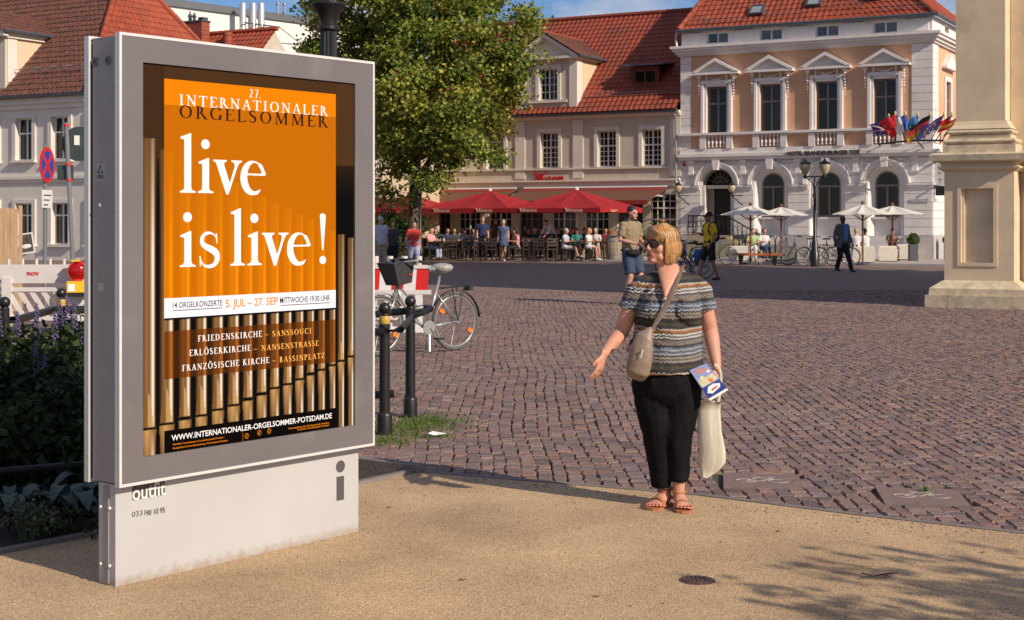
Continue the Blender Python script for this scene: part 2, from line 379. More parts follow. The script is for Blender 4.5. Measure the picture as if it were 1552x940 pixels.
for i, (px_, py_) in enumerate(((700, 880), (1180, 806), (905, 905), (590, 770), (1490, 838))):
    c_ = gp(px_, py_); g = MB(); a_ = i*1.3; g.add([(-.016, 0, .003), (-.004, -.010, .008), (.013, -.005, .004), (.02, .003, .009), (.008, .010, .004), (-.006, .009, .010)], [(0, 1, 5), (1, 4, 5), (1, 2, 4), (2, 3, 4)]); g.xf(Matrix.Rotation(a_, 4, 'Z'))
    tag(g.obj('fallen_leaf', m_dry), ('small dry leaf on the path below the kiosk information mark', 'small dry leaf on the path near the edging right of the woman', 'small dry leaf at the bottom edge left of the round cover', 'small dry leaf beside the right foot of the kiosk', 'small dry leaf on the path at the far right edging')[i], 'leaf').location = c_
# grass tufts round the bollards
m_grass = mat('grass_blade', (.10, .16, .025), .8, var=.35, vs=9, transl=.3)
g = MB(); r = random.Random(11)
for cx, cy, rx, ry, nn in [(648, 640, .34, .50, 900), (600, 650, .35, .4, 420), (585, 668, .25, .25, 240), (1190, 722, .06, .05, 0), (1400, 742, .05, .04, 26), (640, 660, .3, .2, 160)]:
    c = gp(cx, cy)
    for i in range(nn):
        x = c.x+r.gauss(0, rx*.5); y = c.y+r.gauss(0, ry*.5); h = r.uniform(.012, .038); a = r.uniform(0, 6.28); w = .006
        g.add([(x-w*math.cos(a), y-w*math.sin(a), -.02), (x+w*math.cos(a), y+w*math.sin(a), -.02), (x+r.uniform(-.03, .03), y+r.uniform(-.03, .03), h)], [(0, 1, 2)])
for i in range(2600):                       # weeds in the joints
    u = r.uniform(0, 1)**.7; Y = 9+u*20; X = r.uniform(-.3, .34)*Y
    if noise.noise(Vector((X*.35, Y*.35, 2))) < .08 or in_poly(X, Y, path_pts) or in_poly(X, Y, bed_poly): continue
    for k in range(2):
        x = X+r.uniform(-.03, .03); y = Y+r.uniform(-.03, .03); a = r.uniform(0, 6.28); w = .010
        g.add([(x-w*math.cos(a), y-w*math.sin(a), -.02), (x+w*math.cos(a), y+w*math.sin(a), -.02), (x+r.uniform(-.02, .02), y+r.uniform(-.02, .02), r.uniform(.0, .016))], [(0, 1, 2)])
g.obj('grass', m_grass, kind='stuff')
# ================================================================== POSTER KIOSK
KA = Vector((-1.754, 6.42, 0)); KU = Vector((.638, .770, 0)).normalized(); KI = Vector((-KU.y, KU.x, 0)); KR = math.atan2(KU.y, KU.x)
def kp(px, py, off=-.056):                   # photo pixel -> local x,z on the kiosk plane y=off
    O = KA+KI*off; return onpl((O.x, O.y), (KU.x, KU.y), px, py)
m_alu = mat('brushed_aluminium', (.70, .69, .68), .38, var=.06, vs=6, metal=.25, stretch=(1, 1, 9))
m_kgrey = mat('grey_enamel', (.145, .130, .137), .42, var=.10, vs=1.6, bump=.02, bs=300, var2=((.20, .19, .19), 3.0, .58, .8))
m_kbase = mat('offwhite_enamel', (.45, .445, .45), .5, var=.05, vs=1.8, var2=((.36, .30, .24), .9, .62, .95))
m_gap = mat('gap_shade_black', (.02, .02, .022), .7)  # near-black colour stands for the shade in the door grooves
kio = thing('poster_kiosk', 'large grey poster kiosk with an orange concert poster on the sandy path', 'poster kiosk', KA, KR)
# base cabinet with dirty foot
nb = MB(); nb.box(0, 1.493, 0, .125, .0, .452); ob = nb.obj('base', m_kbase, kio)
mm = m_kbase.node_tree; nn = mm.nodes; ll = mm.links.new; pb = nn['Principled BSDF']; src = pb.inputs['Base Color'].links[0].from_socket
sx = nn.new('ShaderNodeSeparateXYZ'); tcx = nn.new('ShaderNodeTexCoord'); ll(tcx.outputs['Object'], sx.inputs[0])
nzz = nn.new('ShaderNodeTexNoise'); nzz.inputs['Scale'].default_value = 26; nzz.inputs['Detail'].default_value = 6; ll(tcx.outputs['Object'], nzz.inputs[0])
ad = nn.new('ShaderNodeMath'); ad.operation = 'MULTIPLY_ADD'; ad.inputs[1].default_value = -.10; ll(nzz.outputs['Fac'], ad.inputs[0]); ll(sx.outputs['Z'], ad.inputs[2])
mrr = nn.new('ShaderNodeMapRange'); mrr.inputs[1].default_value = -.055; mrr.inputs[2].default_value = .0; mrr.inputs[3].default_value = .75; mrr.inputs[4].default_value = 0; ll(ad.outputs[0], mrr.inputs[0])
mxx = nn.new('ShaderNodeMix'); mxx.data_type = 'RGBA'; ll(mrr.outputs[0], mxx.inputs[0]); ll(src, mxx.inputs[6]); mxx.inputs[7].default_value = (.30, .22, .15, 1); ll(mxx.outputs[2], pb.inputs['Base Color'])
box('side_channel', mat('grey_side_metal', (.30, .28, .275), .45, var=.1), kio, -.006, -.0005, .045, .085, .01, .44)
for z in (.09, .345):
    for y in (.035, .10):
        MB().lathe([(.007, 0), (.009, .006), (.006, .012)], 10, M=Matrix.Rotation(R(-90), 4, 'Y')).obj('bolt', m_alu, kio, smooth=True, loc=(-.001, y, z))
# outfit lettering block and the i mark
m_mark_k = mat('grey_print', (.085, .075, .08), .5, var=.03)
def K0(px, py): return kp(px, py, -.001)
a = K0(200.5, 739); bq = K0(249.5, 731); a2 = K0(201, 764)
MB().box(a[0], bq[0], -.0025, -.0005, a2[1]+.018, .437).obj('logo_block', m_mark_k, kio)
lettering('outfit', .095, m_frame, kio, (a[0]-.001, -.0040, a2[1]+.016), width=bq[0]-a[0]+.004, bold=.0012)
lettering('0331', .034, m_mark_k, kio, (K0(200, 784)[0], -.002, K0(200, 784)[1]), width=K0(220, 780)[0]-K0(200, 784)[0])
lettering('90 10 95', .034, m_mark_k, kio, (K0(221.5, 780)[0], -.002, K0(221, 782)[1]), width=K0(250, 775)[0]-K0(221.5, 780)[0], bold=.0006)
ci = K0(516, 707)
g = MB(); g.add([(ci[0]+.031*math.cos(2*PI*i/28), -.0022, ci[1]+.031*math.sin(2*PI*i/28)) for i in range(28)], [tuple(range(28))]); g.obj('information_dot', m_mark_k, kio)
za, zb = K0(516, 722)[1], K0(516, 758)[1]
MB().box(ci[0]-.027, ci[0]+.024, -.0025, -.0005, zb, za).obj('information_stem', m_mark_k, kio)
# display head: body, grooves and two framed doors
F0, F1, ZB, ZT = -.006, 1.545, .452, 2.425
fl0 = kp(181, 740, -.07); fl1 = kp(568, 93, -.07); ft = kp(181, 48, -.07)
F0, F1, ZB, ZT = fl0[0], fl1[0], fl0[1], ft[1]
for (y0, y1, ins) in ((-.036, -.022, .022), (.147, .161, .022)): box('shaded_gap', m_gap, kio, F0+ins, F1-ins, y0, y1, ZB+.02, ZT-.02)
kb_ = MB(); kb_.box(F0+.012, F1-.012, -.022, .147, ZB+.012, ZT-.012); kb_.obj('housing', mat('light_grey_metal', (.30, .275, .28), .5, var=.08), kio)
op = kp(214.5, 93.5), kp(214.5, 691.5), kp(536, 128), kp(536, 645)
o0, o1, oz0, oz1 = op[0][0], op[2][0], (op[1][1]+op[3][1])/2, (op[0][1]+op[2][1])/2
def door(y0, y1, front):
    d = empty_part('door', kio)
    e = .013
    g = MB()
    for bx in ((F0, F0+e, ZB, ZT), (F1-e, F1, ZB, ZT), (F0+e, F1-e, ZB, ZB+e), (F0+e, F1-e, ZT-e, ZT)): g.box(bx[0], bx[1], y0, y1, bx[2], bx[3])
    g.obj('edge_trim', m_alu, d)
    yf = y0+.003 if front else y1-.003; ya, yb = (yf, yf+.012) if front else (yf-.012, yf)
    g = MB()
    for bx in ((F0+e, o0, ZB+e, ZT-e), (o1, F1-e, ZB+e, ZT-e), (o0, o1, ZB+e, oz0), (o0, o1, oz1, ZT-e)): g.box(bx[0], bx[1], ya, yb, bx[2], bx[3])
    g.obj('panel', m_kgrey, d)
    if not front: box('backing_sheet', mat('grey_paper', (.3, .3, .3), .6), d, o0, o1, yf-.02, yf-.014, oz0, oz1)
    return d
dfront = door(-.07, -.036, True); door(.161, .195, False)
# locks and stickers on the narrow side
for y, z in ((.03, ZT-.118), (.128, ZT-.118)):
    MB().lathe([(.022, 0), (.022, .004), (.012, .0045), (.0115, -.006)], 16, M=Matrix.Rotation(R(-90), 4, 'Y')).obj('lock', m_kgrey, kio, smooth='auto', loc=(F0+.012, y, z))
box('sticker', mat('sticker_paper', (.42, .41, .40), .6), kio, F0+.0105, F0+.012, .055, .115, 1.80, 1.875)
g = MB(); m_ink = mat('print_black', (.012, .011, .011), .5, var=0)
g.tube([(F0+.0095, .065, 1.835), (F0+.0095, .085, 1.866), (F0+.0095, .105, 1.835)], .003, 4, closed=True); g.tube([(F0+.0095, .073+.009*math.cos(k), 1.817+.009*math.sin(k)) for k in np.linspace(0, 6.28, 10)[:-1]], .002, 4, closed=True); g.tube([(F0+.0095, .097+.009*math.cos(k), 1.817+.009*math.sin(k)) for k in np.linspace(0, 6.28, 10)[:-1]], .002, 4, closed=True)
g.obj('sticker_print', m_ink, kio)
box('sticker', MATS['sticker_paper'], kio, F0+.0105, F0+.012, .06, .11, 1.31, 1.345)
MB().lathe([(.011, 0), (.011, .006), (.004, .01)], 10, M=Matrix.Rotation(R(-90), 4, 'Y')).obj('bolt', m_alu, kio, smooth=True, loc=(F0+.012, .085, 1.69))

# ---- poster sheet: the printed picture is colour on a fine flat mesh
def S(px, py=400): return kp(px, py)[0]
def Zp(px, py): return kp(px, py)[1]
pipes = [(214, 237, 209, 648), (242, 264.6, 227, 640), (271, 290, 239, 632), (296.5, 314.7, 252, 627.5), (321, 339.6, 263, 618.6), (345, 363.6, 276, 611.5), (368, 384, 286, 603), (389, 405, 298, 595), (409, 424, 308, 586.6), (429, 443, 317.5, 580), (447.5, 461, 326, 572.6), (465, 477, 332, 565), (481.7, 493.5, 339, 558), (499, 509, 351, 551.5), (512, 522.5, 355.5, 544.5), (527, 536.6, 360, 538)]
PL = [(S(a), S(b), Zp((a+b)/2, tp), Zp((a+b)/2, mo)) for a, b, tp, mo in pipes]
OR = (S(249), S(509), (Zp(249, 452)+Zp(509, 440))/2, (Zp(249, 119)+Zp(509, 143))/2)
ZTOP = (Zp(249, 158)+Zp(509, 178))/2
WH = ((Zp(249, 481)+Zp(509, 468))/2)
BR = ((Zp(249, 575)+Zp(509, 549))/2, (Zp(249, 502)+Zp(509, 485))/2)
BK = ((Zp(249, 686.5)+Zp(509, 651))/2, (Zp(249, 652)+Zp(509, 619.5))/2)
def lerp3(a, b, t): t = max(0, min(1, t)); return tuple(a[i]+(b[i]-a[i])*t for i in range(3))
def prof(t):                                 # brass sheen across a pipe
    st = [(0, (38, 24, 10)), (.12, (96, 66, 34)), (.35, (150, 112, 66)), (.55, (120, 86, 50)), (.66, (190, 160, 120)), (.76, (255, 250, 240)), (.84, (225, 200, 165)), (.92, (80, 52, 26)), (1, (25, 16, 8))]
    for (a, ca), (b2, cb) in zip(st, st[1:]):
        if t <= b2: return lerp3(ca, cb, (t-a)/(b2-a))
    return st[-1][1]
def base_pic(s, z):
    bgk = lerp3((10, 8, 7), (74, 48, 24), (z-1.72)/.35)
    for a, b2, zt, zm in PL:
        if a <= s <= b2 and z < zt:
            t = (s-a)/(b2-a); c = prof(t); w = b2-a
            fade = lerp3((0, 0, 0), (1, 1, 1), (zt-z)/.5)[0]; c = lerp3((100, 70, 36), c, .35+.65*fade)
            d = z-zm
            if 0 <= d < w*1.9:
                hw = .40*math.sqrt(max(0, 1-d/(w*1.9)))
                if abs(t-.42) < hw: c = lerp3(c, (198, 158, 96) if t > .42 else (128, 90, 46), .9)
            elif -.013 <= d < 0:
                if .04 < t < .92: c = (14, 9, 6)
            elif d < -.013:
                k = (-d-.013)/(w*2.2)
                if k < 1: c = lerp3(lerp3((205, 160, 96), (120, 84, 44), abs(t-.4)*1.6), c, k)
                nar = .10*min(1, k*.6)
                if t < nar or t > 1-nar: c = bgk
            return c
    return bgk
def pic(s, z):
    c = base_pic(s, z)
    if OR[0] <= s <= OR[1]:
        lum = (c[0]+c[1]+c[2])/765
        if z > ZTOP and z <= OR[3]: return (241, 136, 0)
        if OR[2] < z <= ZTOP:
            pipeness = max(0, min(1, (lum-.12)*1.5))
            if z > PL[3][2]+.1: pipeness *= .2
            return lerp3((203, 111, 0), (249, 146, 6), pipeness*min(1, .35+(1.9-z)*1.3))
        if WH < z <= OR[2]: return (252, 251, 249)
        if BR[0] < z < BR[1]:
            th = (BR[1]-BR[0])/3
            for q in (BR[0]+th, BR[0]+2*th):
                if abs(z-q) < .0016: return (150, 80, 18)
            return lerp3((62, 33, 8), (176, 100, 36), lum*1.15)
        if z < BK[1]: return (9, 5, 4)
        if BR[1] <= z <= WH and z > WH-.012: return (8, 6, 5)
        if z > OR[3]: return (76, 50, 26)
    elif z > 1.9: return lerp3((66, 43, 22), (82, 54, 28), (s-o0)/(o1-o0)) if not any(a <= s <= b2 and z < zt for a, b2, zt, zm in PL) else c
    return c
xs = sorted(set([o0+(o1-o0)*i/330 for i in range(331)]+[OR[0]-.0003, OR[0]+.0003, OR[1]-.0003, OR[1]+.0003]))
zs = sorted(set([oz0+(oz1-oz0)*i/300 for i in range(301)]+[q+d for q in (OR[2], OR[3], ZTOP, WH, BR[0], BR[1], BK[1]) for d in (-.0003, .0003)]))
nx, nz_ = len(xs), len(zs); pv = []; pc = []
LUT = [srgb(i, i, i)[0] for i in range(257)]
for z in zs:
    for s in xs:
        c = pic(s, z); pv.append((s, 0, z)); pc.extend((LUT[int(max(0, c[0]))]*.64, LUT[int(max(0, c[1]))]*.68, LUT[int(max(0, c[2]))]*.80, 1))
pf = [(j*nx+i, j*nx+i+1, (j+1)*nx+i+1, (j+1)*nx+i) for j in range(nz_-1) for i in range(nx-1)]
me = bpy.data.meshes.new('poster'); me.from_pydata(pv, [], pf); ca_ = me.color_attributes.new('Col', 'FLOAT_COLOR', 'POINT'); ca_.data.foreach_set('color', pc)
me.materials.append(mat('printed_paper', (1, 1, 1), .42, var=0, attr=True, spec=.06)); me.update()
post = bpy.data.objects.new('poster', me); COL.objects.link(post); post.parent = kio; post.location = (0, -.0555, 0)
m_pw = mat('print_white', (.70, .71, .74), .6, var=0, spec=.1); m_po = mat('print_orange', (.66, .20, .003), .6, var=0, spec=.1)
m_pamber = mat('print_amber', (.80, .42, .09), .5, var=0); m_pink = mat('print_dark', (.02, .008, .004), .6, var=0, spec=.05)
yy = [-.0005]
def ylay(): yy[0] -= .000012; return yy[0]
def yreset(): yy[0] = -.0004
# big serif letters, drawn as outlines
def bez(p0, p1, p2, p3, n=8): return [tuple((1-t)**3*np.array(p0)+3*(1-t)**2*t*np.array(p1)+3*(1-t)*t*t*np.array(p2)+t**3*np.array(p3)) for t in [i/n for i in range(n+1)]]
def vstroke(pts, ws):
    n = len(pts); Lp = []; Rp = []
    for i in range(n):
        a = np.array(pts[max(0, i-1)]); b2 = np.array(pts[min(n-1, i+1)]); d = b2-a; d = d/max(1e-6, np.hypot(*d)); q = np.array([-d[1], d[0]])*ws[i]/2
        Lp.append(tuple(np.array(pts[i])+q)); Rp.append(tuple(np.array(pts[i])-q))
    return Lp, Rp
class Glyphs:
    def __init__(s): s.b = MB()
    def poly(s, pts, ox, oz, k, kz=None):
        kz = kz or k; y = ylay(); s.b.add([(ox+x*k, y, oz+z*kz) for x, z in pts], [tuple(range(len(pts)))])
    def stroke(s, pts, ws, ox, oz, k, kz=None):
        kz = kz or k; y = ylay(); Lp, Rp = vstroke(pts, ws); n = len(pts)
        s.b.add([(ox+x*k, y, oz+z*kz) for x, z in Rp+Lp], [(i, i+1, n+i+1, n+i) for i in range(n-1)])
def stem(h): return [(0, 0), (.52, 0), (.52, .045), (.42, .07), (.375, .14), (.375, h+.03), (.335, h+.03), (.02, h-.09), (.02, h-.14), (.13, h-.15), (.145, h-.2), (.145, .14), (.1, .07), (0, .045)]
def circ(x, z, r, n=20): return [(x+r*math.cos(2*PI*i/n), z+r*math.sin(2*PI*i/n)) for i in range(n)]
def big(G, ch, ox, oz, k):
    if ch == 'l': G.poly(stem(1.70), ox, oz, k); return .55
    if ch == 'i': G.poly(stem(1.0), ox, oz, k); G.poly(circ(.25, 1.43, .145), ox, oz, k); return .55
    if ch == 'v': G.poly([(-.03, 1), (.44, 1), (.44, .955), (.36, .93), (.345, .86), (.545, .31), (.715, .82), (.70, .92), (.60, .955), (.60, 1), (.97, 1), (.97, .955), (.88, .92), (.81, .80), (.50, -.03), (.42, -.03), (.10, .82), (.06, .92), (-.03, .955)], ox, oz, k); return .97
    if ch == 'e':
        pts = [(.43+.36*math.cos(R(a)), .49+.475*math.sin(R(a))) for a in range(12, 322, 10)]
        ws = []
        for a in range(12, 322, 10): ws.append(.05+.19*max(0, -math.cos(R(a)))+.06*max(0, -math.sin(R(a)))+(.07 if a < 60 else 0))
        ws[-1] = .02; ws[-2] = .05; ws[0] = .19
        G.stroke(pts, ws, ox, oz, k); G.poly([(.14, .555), (.84, .555), (.85, .61), (.14, .61)], ox, oz, k); return .92
    if ch == 's':
        pts = bez((.60, .80), (.56, .96), (.40, .99), (.32, .985))[:-1]+bez((.32, .985), (.10, .97), (.02, .70), (.22, .60))[:-1]+bez((.22, .60), (.42, .49), (.66, .46), (.62, .22))[:-1]+bez((.62, .22), (.58, .03), (.40, 0), (.30, .01))[:-1]+bez((.30, .01), (.16, .02), (.08, .12), (.05, .28))
        n = len(pts); ws = [.035+.17*math.exp(-((i/(n-1)-.5)/.2)**2)+.04*math.exp(-((i/(n-1)-.22)/.1)**2)+.04*math.exp(-((i/(n-1)-.78)/.1)**2) for i in range(n)]
        G.stroke(pts, ws, ox, oz, k); G.poly([(.60, .68), (.635, .68), (.61, .97), (.57, .97)], ox, oz, k); G.poly([(.03, .32), (.065, .32), (.08, .02), (.04, .02)], ox, oz, k); return .74
    if ch == '!': G.poly([(.10, 1.56)]+[(.10+.03*math.sin(a), 1.56+.06*math.sin(a)) for a in (.5, 1)]+[(.20, 1.64), (.33, 1.60), (.34, 1.5), (.245, .44), (.19, .44)], ox, oz, k); G.poly(circ(.22, .11, .135), ox, oz, k); return .45
def bigline(items, mt=m_pw):
    for ch, px, pyb, xh in items:
        yreset()
        G = Glyphs(); s0, z0 = kp(px, pyb); big(G, ch, 0, z0, (kp(px, pyb-xh)[1]-z0)); G.b.v = [(s0+x_*1.09, y_, z_) for x_, y_, z_ in G.b.v]; G.b.obj('letter', mt, post)
bigline([('l', 272.5, 292, 52.5), ('i', 300, 292.5, 52), ('v', 324.5, 293, 51), ('e', 366.5, 293.5, 50.5)])
bigline([('i', 272.5, 405, 53), ('s', 301, 405, 52.5), ('l', 349, 403, 50.5), ('i', 375, 402.5, 50), ('v', 398, 402, 49), ('e', 437, 401, 48.5), ('!', 481, 399.5, 46.5)])
# small roman capitals
SF = {
 'I': (.40, ['v.2']), 'L': (.62, ['v.16', 't.16,.02,.56,.02', 't.56,.02,.60,.22']), 'T': (.68, ['v.34', 't.03,.97,.65,.97', 't.03,.97,.02,.80', 't.65,.97,.66,.80']),
 'E': (.62, ['v.16', 't.16,.97,.54,.97', 't.16,.52,.44,.52', 't.16,.03,.56,.03', 't.54,.97,.56,.80', 't.56,.03,.60,.2']),
 'F': (.58, ['v.16', 't.16,.97,.54,.97', 't.16,.50,.42,.50', 't.54,.97,.56,.80']),
 'N': (.82, ['T.16,.97,.68,.02', 't.16,.0,.16,.97', 't.68,.02,.68,1', 's.16,0', 's.68,1', 's.12,1']),
 'R': (.70, ['v.16', 'a.24,.74,.22,.25,-90,90', 'T.34,.50,.64,.03', 's.66,0']), 'P': (.62, ['v.16', 'a.26,.74,.24,.25,-90,90']),
 'B': (.66, ['v.16', 'a.26,.76,.20,.22,-90,90', 'a.28,.28,.25,.26,-90,90', 't.14,.02,.3,.02']),
 'D': (.82, ['v.16', 'a.28,.5,.44,.48,-90,90', 't.14,.02,.3,.02', 't.14,.98,.3,.98']),
 'A': (.76, ['T.38,1,.64,.02', 't.38,1,.12,.02', 't.22,.36,.54,.36', 's.12,0', 's.64,0']), 'O': (.86, ['a.43,.5,.37,.50,0,360']), 'Q': (.86, ['a.43,.5,.37,.50,0,360']),
 'Ö': (.86, ['a.43,.5,.37,.50,0,360', 'o.32,1.17', 'o.54,1.17']),
 'C': (.76, ['a.43,.5,.37,.50,42,318', 't.70,.80,.72,.98']), 'G': (.82, ['a.43,.5,.37,.50,42,318', 'v2.70,.42', 't.70,.80,.72,.98']),
 'S': (.54, ['S']), 'M': (.98, ['t.14,.0,.18,1', 'T.18,1,.48,.05', 't.48,.05,.78,1', 'v1.80', 's.14,0', 's.16,1']), 'K': (.72, ['v.16', 't.18,.48,.56,.97', 'T.28,.56,.64,.02', 's.58,1', 's.64,0']),
 'H': (.82, ['v.16', 'v.66', 't.16,.52,.66,.52']), 'U': (.78, ['a.40,.36,.27,.37,180,360', 'v3.15', 't.67,.36,.67,.98', 's.15,1', 's.67,1']), 'Z': (.66, ['t.08,.97,.58,.97', 'T.56,.96,.08,.04', 't.08,.03,.60,.03', 't.08,.97,.07,.82', 't.60,.03,.62,.2']),
 ' ': (.30, []), '–': (.8, ['t.08,.38,.72,.38']), '2': (.52, ['a.24,.74,.18,.24,-20,150', 'T.40,.62,.06,.05', 't.05,.03,.46,.03']), '7': (.5, ['t.05,.97,.46,.97', 'T.46,.97,.2,.0']), '.': (.24, ['o.1,.04'])}
def smallcaps(txt, s0, s1, z0, cap, mt, name='lettering', gap=.17, weight=1.):
    tot = sum(SF[c][0] for c in txt); gapn = len(txt)-1; kx = (s1-s0)/(tot+gapn*gap); sp = gap*kx; x = s0; G = Glyphs(); TK = .135*weight; TN = .062*weight
    for c in txt:
        w, parts = SF[c]
        def st(pts, ws): G.stroke(pts, [q*1. for q in ws], x, z0, kx, cap)
        for q in parts:
            if q[0] == 'v':
                if q[1] in '123' and q[2] == '.':
                    X = float(q[2:].split(',')[0]); top = {'1': 1, '2': .42, '3': 1}[q[1]]; bot = .36 if q[1] == '3' else (.06 if q[1] == '2' else 0)
                    st([(X, bot), (X, top)], [TK, TK])
                    if q[1] == '1': st([(X-.13, .025), (X+.13, .025)], [.05, .05]); 
                    st([(X-.13, top-.025), (X+.13, top-.025)], [.05, .05])
                else:
                    X = float(q[1:]); st([(X, 0), (X, 1)], [TK, TK]); st([(X-.15, .022), (X+.15, .022)], [.045, .045]); st([(X-.15, .978), (X+.15, .978)], [.045, .045])
            elif q[0] in 'tT':
                f = [float(v) for v in q[1:].split(',')]; ww = TN if q[0] == 't' else TK; st([(f[0], f[1]), (f[2], f[3])], [ww, ww])
            elif q[0] == 's':
                f = [float(v) for v in q[1:].split(',')]; z = .022 if f[1] == 0 else .978; st([(f[0]-.13, z), (f[0]+.13, z)], [.045, .045])
            elif q[0] == 'o':
                f = [float(v) for v in q[1:].split(',')]; G.poly(circ(f[0], f[1], .075, 8), x, z0, kx, cap)
            elif q[0] == 'a':
                f = [float(v) for v in q[1:].split(',')]; N = 14; an = [R(f[4]+(f[5]-f[4])*i/N) for i in range(N+1)]
                st([(f[0]+(f[2]-.05)*math.cos(a), f[1]+(f[3]-.02)*math.sin(a)) for a in an], [TN*.8+(TK-TN*.6)*abs(math.cos(a))**1.3 for a in an])
            elif q[0] == 'S':
                pts = bez((.42, .80), (.40, .97), (.30, .98), (.25, .97))[:-1]+bez((.25, .97), (.02, .95), (.02, .65), (.24, .54))[:-1]+bez((.24, .54), (.50, .42), (.50, .06), (.25, .03))[:-1]+bez((.25, .03), (.15, .02), (.07, .06), (.05, .24))
                n = len(pts); st(pts, [TN*.8+(TK-TN*.6)*math.exp(-((i/(n-1)-.5)/.25)**2) for i in range(n)])
        x += w*kx+sp
    return G.b.obj(name, mt, post, kind='stuff')
def span(pxa, pya, pxb, pyb, h): # baseline px pair -> s0,s1,z,cap
    A_, B_ = kp(pxa, pya), kp(pxb, pyb); return A_[0], B_[0], (A_[1]+B_[1])/2, kp(pxa, pya-h)[1]-A_[1]
def sc_(txt, pxa, pya, pxb, pyb, h, mt, **k): yreset(); a_, b_, z, c = span(pxa, pya, pxb, pyb, h); smallcaps(txt, a_, b_, z, c, mt, **k)
sc_('27.', 378, 147.5, 396, 149, 12.5, m_pw)
sc_('INTERNATIONALER', 271, 159, 496, 176, 16.2, m_pw, weight=.95)
sc_('ORGELSOMMER', 271, 178, 496, 194, 19.5, m_pink, weight=.95)
sc_('FRIEDENSKIRCHE', 300, 518, 397, 510.5, 9.5, m_pw, weight=1.15); sc_('– SANSSOUCI', 401, 511, 472, 505.5, 8.5, m_pamber)
sc_('ERLÖSERKIRCHE', 287, 539.5, 380, 532, 9.5, m_pw, weight=1.15); sc_('– NANSENSTRASSE', 384, 532.5, 483, 524.5, 8.5, m_pamber)
sc_('FRANZÖSISCHE KIRCHE', 276, 562.5, 408, 550.5, 9.5, m_pw, weight=1.15); sc_('– BASSINPLATZ', 412, 551, 492, 542.5, 8.5, m_pamber)
def sans(txt, pxa, pya, pxb, pyb, h, mt, bold=.0, **k):
    yreset()
    a_, b_, z, c = span(pxa, pya, pxb, pyb, h); lettering(txt, c/.715, mt, post, (a_, ylay(), z), width=b_-a_, bold=bold, **k)
sans('14 ORGELKONZERTE', 262, 467, 337, 463.5, 9, m_pink, .0002); sans('MITTWOCHS 19:30 UHR', 424.5, 460, 500, 455.5, 9, m_pink, .0002)
a_, b_, z, c = span(262, 471.2, 337, 467.5, 2); g = MB(); y = ylay(); g.box(a_, b_, y-.0001, y, z, z+.0032); g.obj('underline', m_pink, post)
a_, b_, z, c = span(426, 463.6, 500, 459.3, 2); g = MB(); g.box(a_, b_, y-.0001, y, z, z+.0032); g.obj('underline', m_pink, post)
sans('5. JUL – 27. SEP', 342, 466.2, 421, 461.5, 12, m_po, .0006)
sans('WWW.INTERNATIONALER-ORGELSOMMER-POTSDAM.DE', 260, 667, 503, 635, 8.8, m_pw, .0005)
for txt, A4 in (('Nördliche Veranstaltung von Landeshauptstadt Potsdam /', (262, 674.5, 340, 664.5)), ('Evangelische Kirche Brandenburg / Kirchenkreis Potsdam', (262, 680, 345, 669.5)), ('Veranstaltung der Kirchenmusik Potsdam', (437, 651, 499, 641.8)), ('Potsdamer Musikfestspiele Potsdam', (451, 652.5, 499, 645.5))):
    sans(txt, *A4, 2.6, m_po, .0001)
def kq(px, py): return kp(px, py)
g = MB(); y = ylay()
for px, py in ((374, 661), (393, 656), (408, 653.5)):
    s_, z_ = kq(px, py); g.tube([(s_+.011*math.cos(k), y, z_+.012*math.sin(k)) for k in np.linspace(0, 6.28, 9)[:-1]], .0016, 4, closed=True); g.tube([(s_-.006, y, z_-.006), (s_+.006, y, z_+.007)], .0015, 4)
s_, z_ = kq(368, 662); g.tube([(s_, y, z_-.022), (s_, y, z_+.02)], .0008, 4)
g.obj('sponsor_emblems', m_po, post)
# ================================================================== BUILDINGS
def tiles(bl, br, tr, tl, course=.34, col=.26, amp=.022, lap=.03):
    """pantile roof slope as real corrugated, lapped courses; corners given in local metres"""
    bl, br, tr, tl = [Vector(q) for q in (bl, br, tr, tl)]
    u = (br-bl).normalized(); mid = (tl+tr)/2-(bl+br)/2; v = mid-u*mid.dot(u); H = v.length; v.normalize(); nn = u.cross(v)
    if nn.z < 0: nn = -nn
    def X(p): return (p-bl).dot(u)
    xb0, xb1, xt0, xt1 = 0, X(br), X(tl), X(tr); n = max(1, round(H/course)); h = H/n
    b = MB()
    for i in range(n):
        f0, f1 = i/n, (i+1)/n
        a0, a1 = xb0+(xt0-xb0)*f0, xb1+(xt1-xb1)*f0; c0, c1 = xb0+(xt0-xb0)*f1, xb1+(xt1-xb1)*f1
        k = max(1, round(max(a1-a0, c1-c0)/col*4)); V = []
        for j in range(k+1):
            t = j/k; xa = a0+(a1-a0)*t; xc = c0+(c1-c0)*t; w = amp*math.sin(xa/col*2*PI)+rnd.uniform(-.002, .002); w2 = amp*math.sin(xc/col*2*PI)
            V.append(bl+u*xa+v*(h*i-.03)+nn*(lap+w)); V.append(bl+u*xc+v*(h*(i+1))+nn*(w2)); V.append(bl+u*xa+v*(h*i-.03)+nn*(w-.01))
        b.add(V, [q for j in range(k) for q in ((3*j, 3*j+3, 3*j+4, 3*j+1), (3*j+2, 3*j+5, 3*j+3, 3*j))])
    return b
def ridge(a, b_, r=.11, step=.4):
    a, b_ = Vector(a), Vector(b_); n = max(1, int((b_-a).length/step)); g = MB(); d = (b_-a)/n
    for i in range(n): g.loft([a+d*i, a+d*(i+1.06)], [r*1.12, r*.95], side=(0, 1, 0.01), n=8)
    return g
m_tred = mat('red_roof_tile', (.26, .048, .023), .72, var=.22, vs=2.2, bump=.1, bs=30, var2=((.13, .035, .022), 1.1, .45, .85))
m_tred2 = mat('bright_red_tile', (.32, .060, .024), .7, var=.28, vs=3.5, var2=((.17, .04, .022), 1.4, .45, .85))
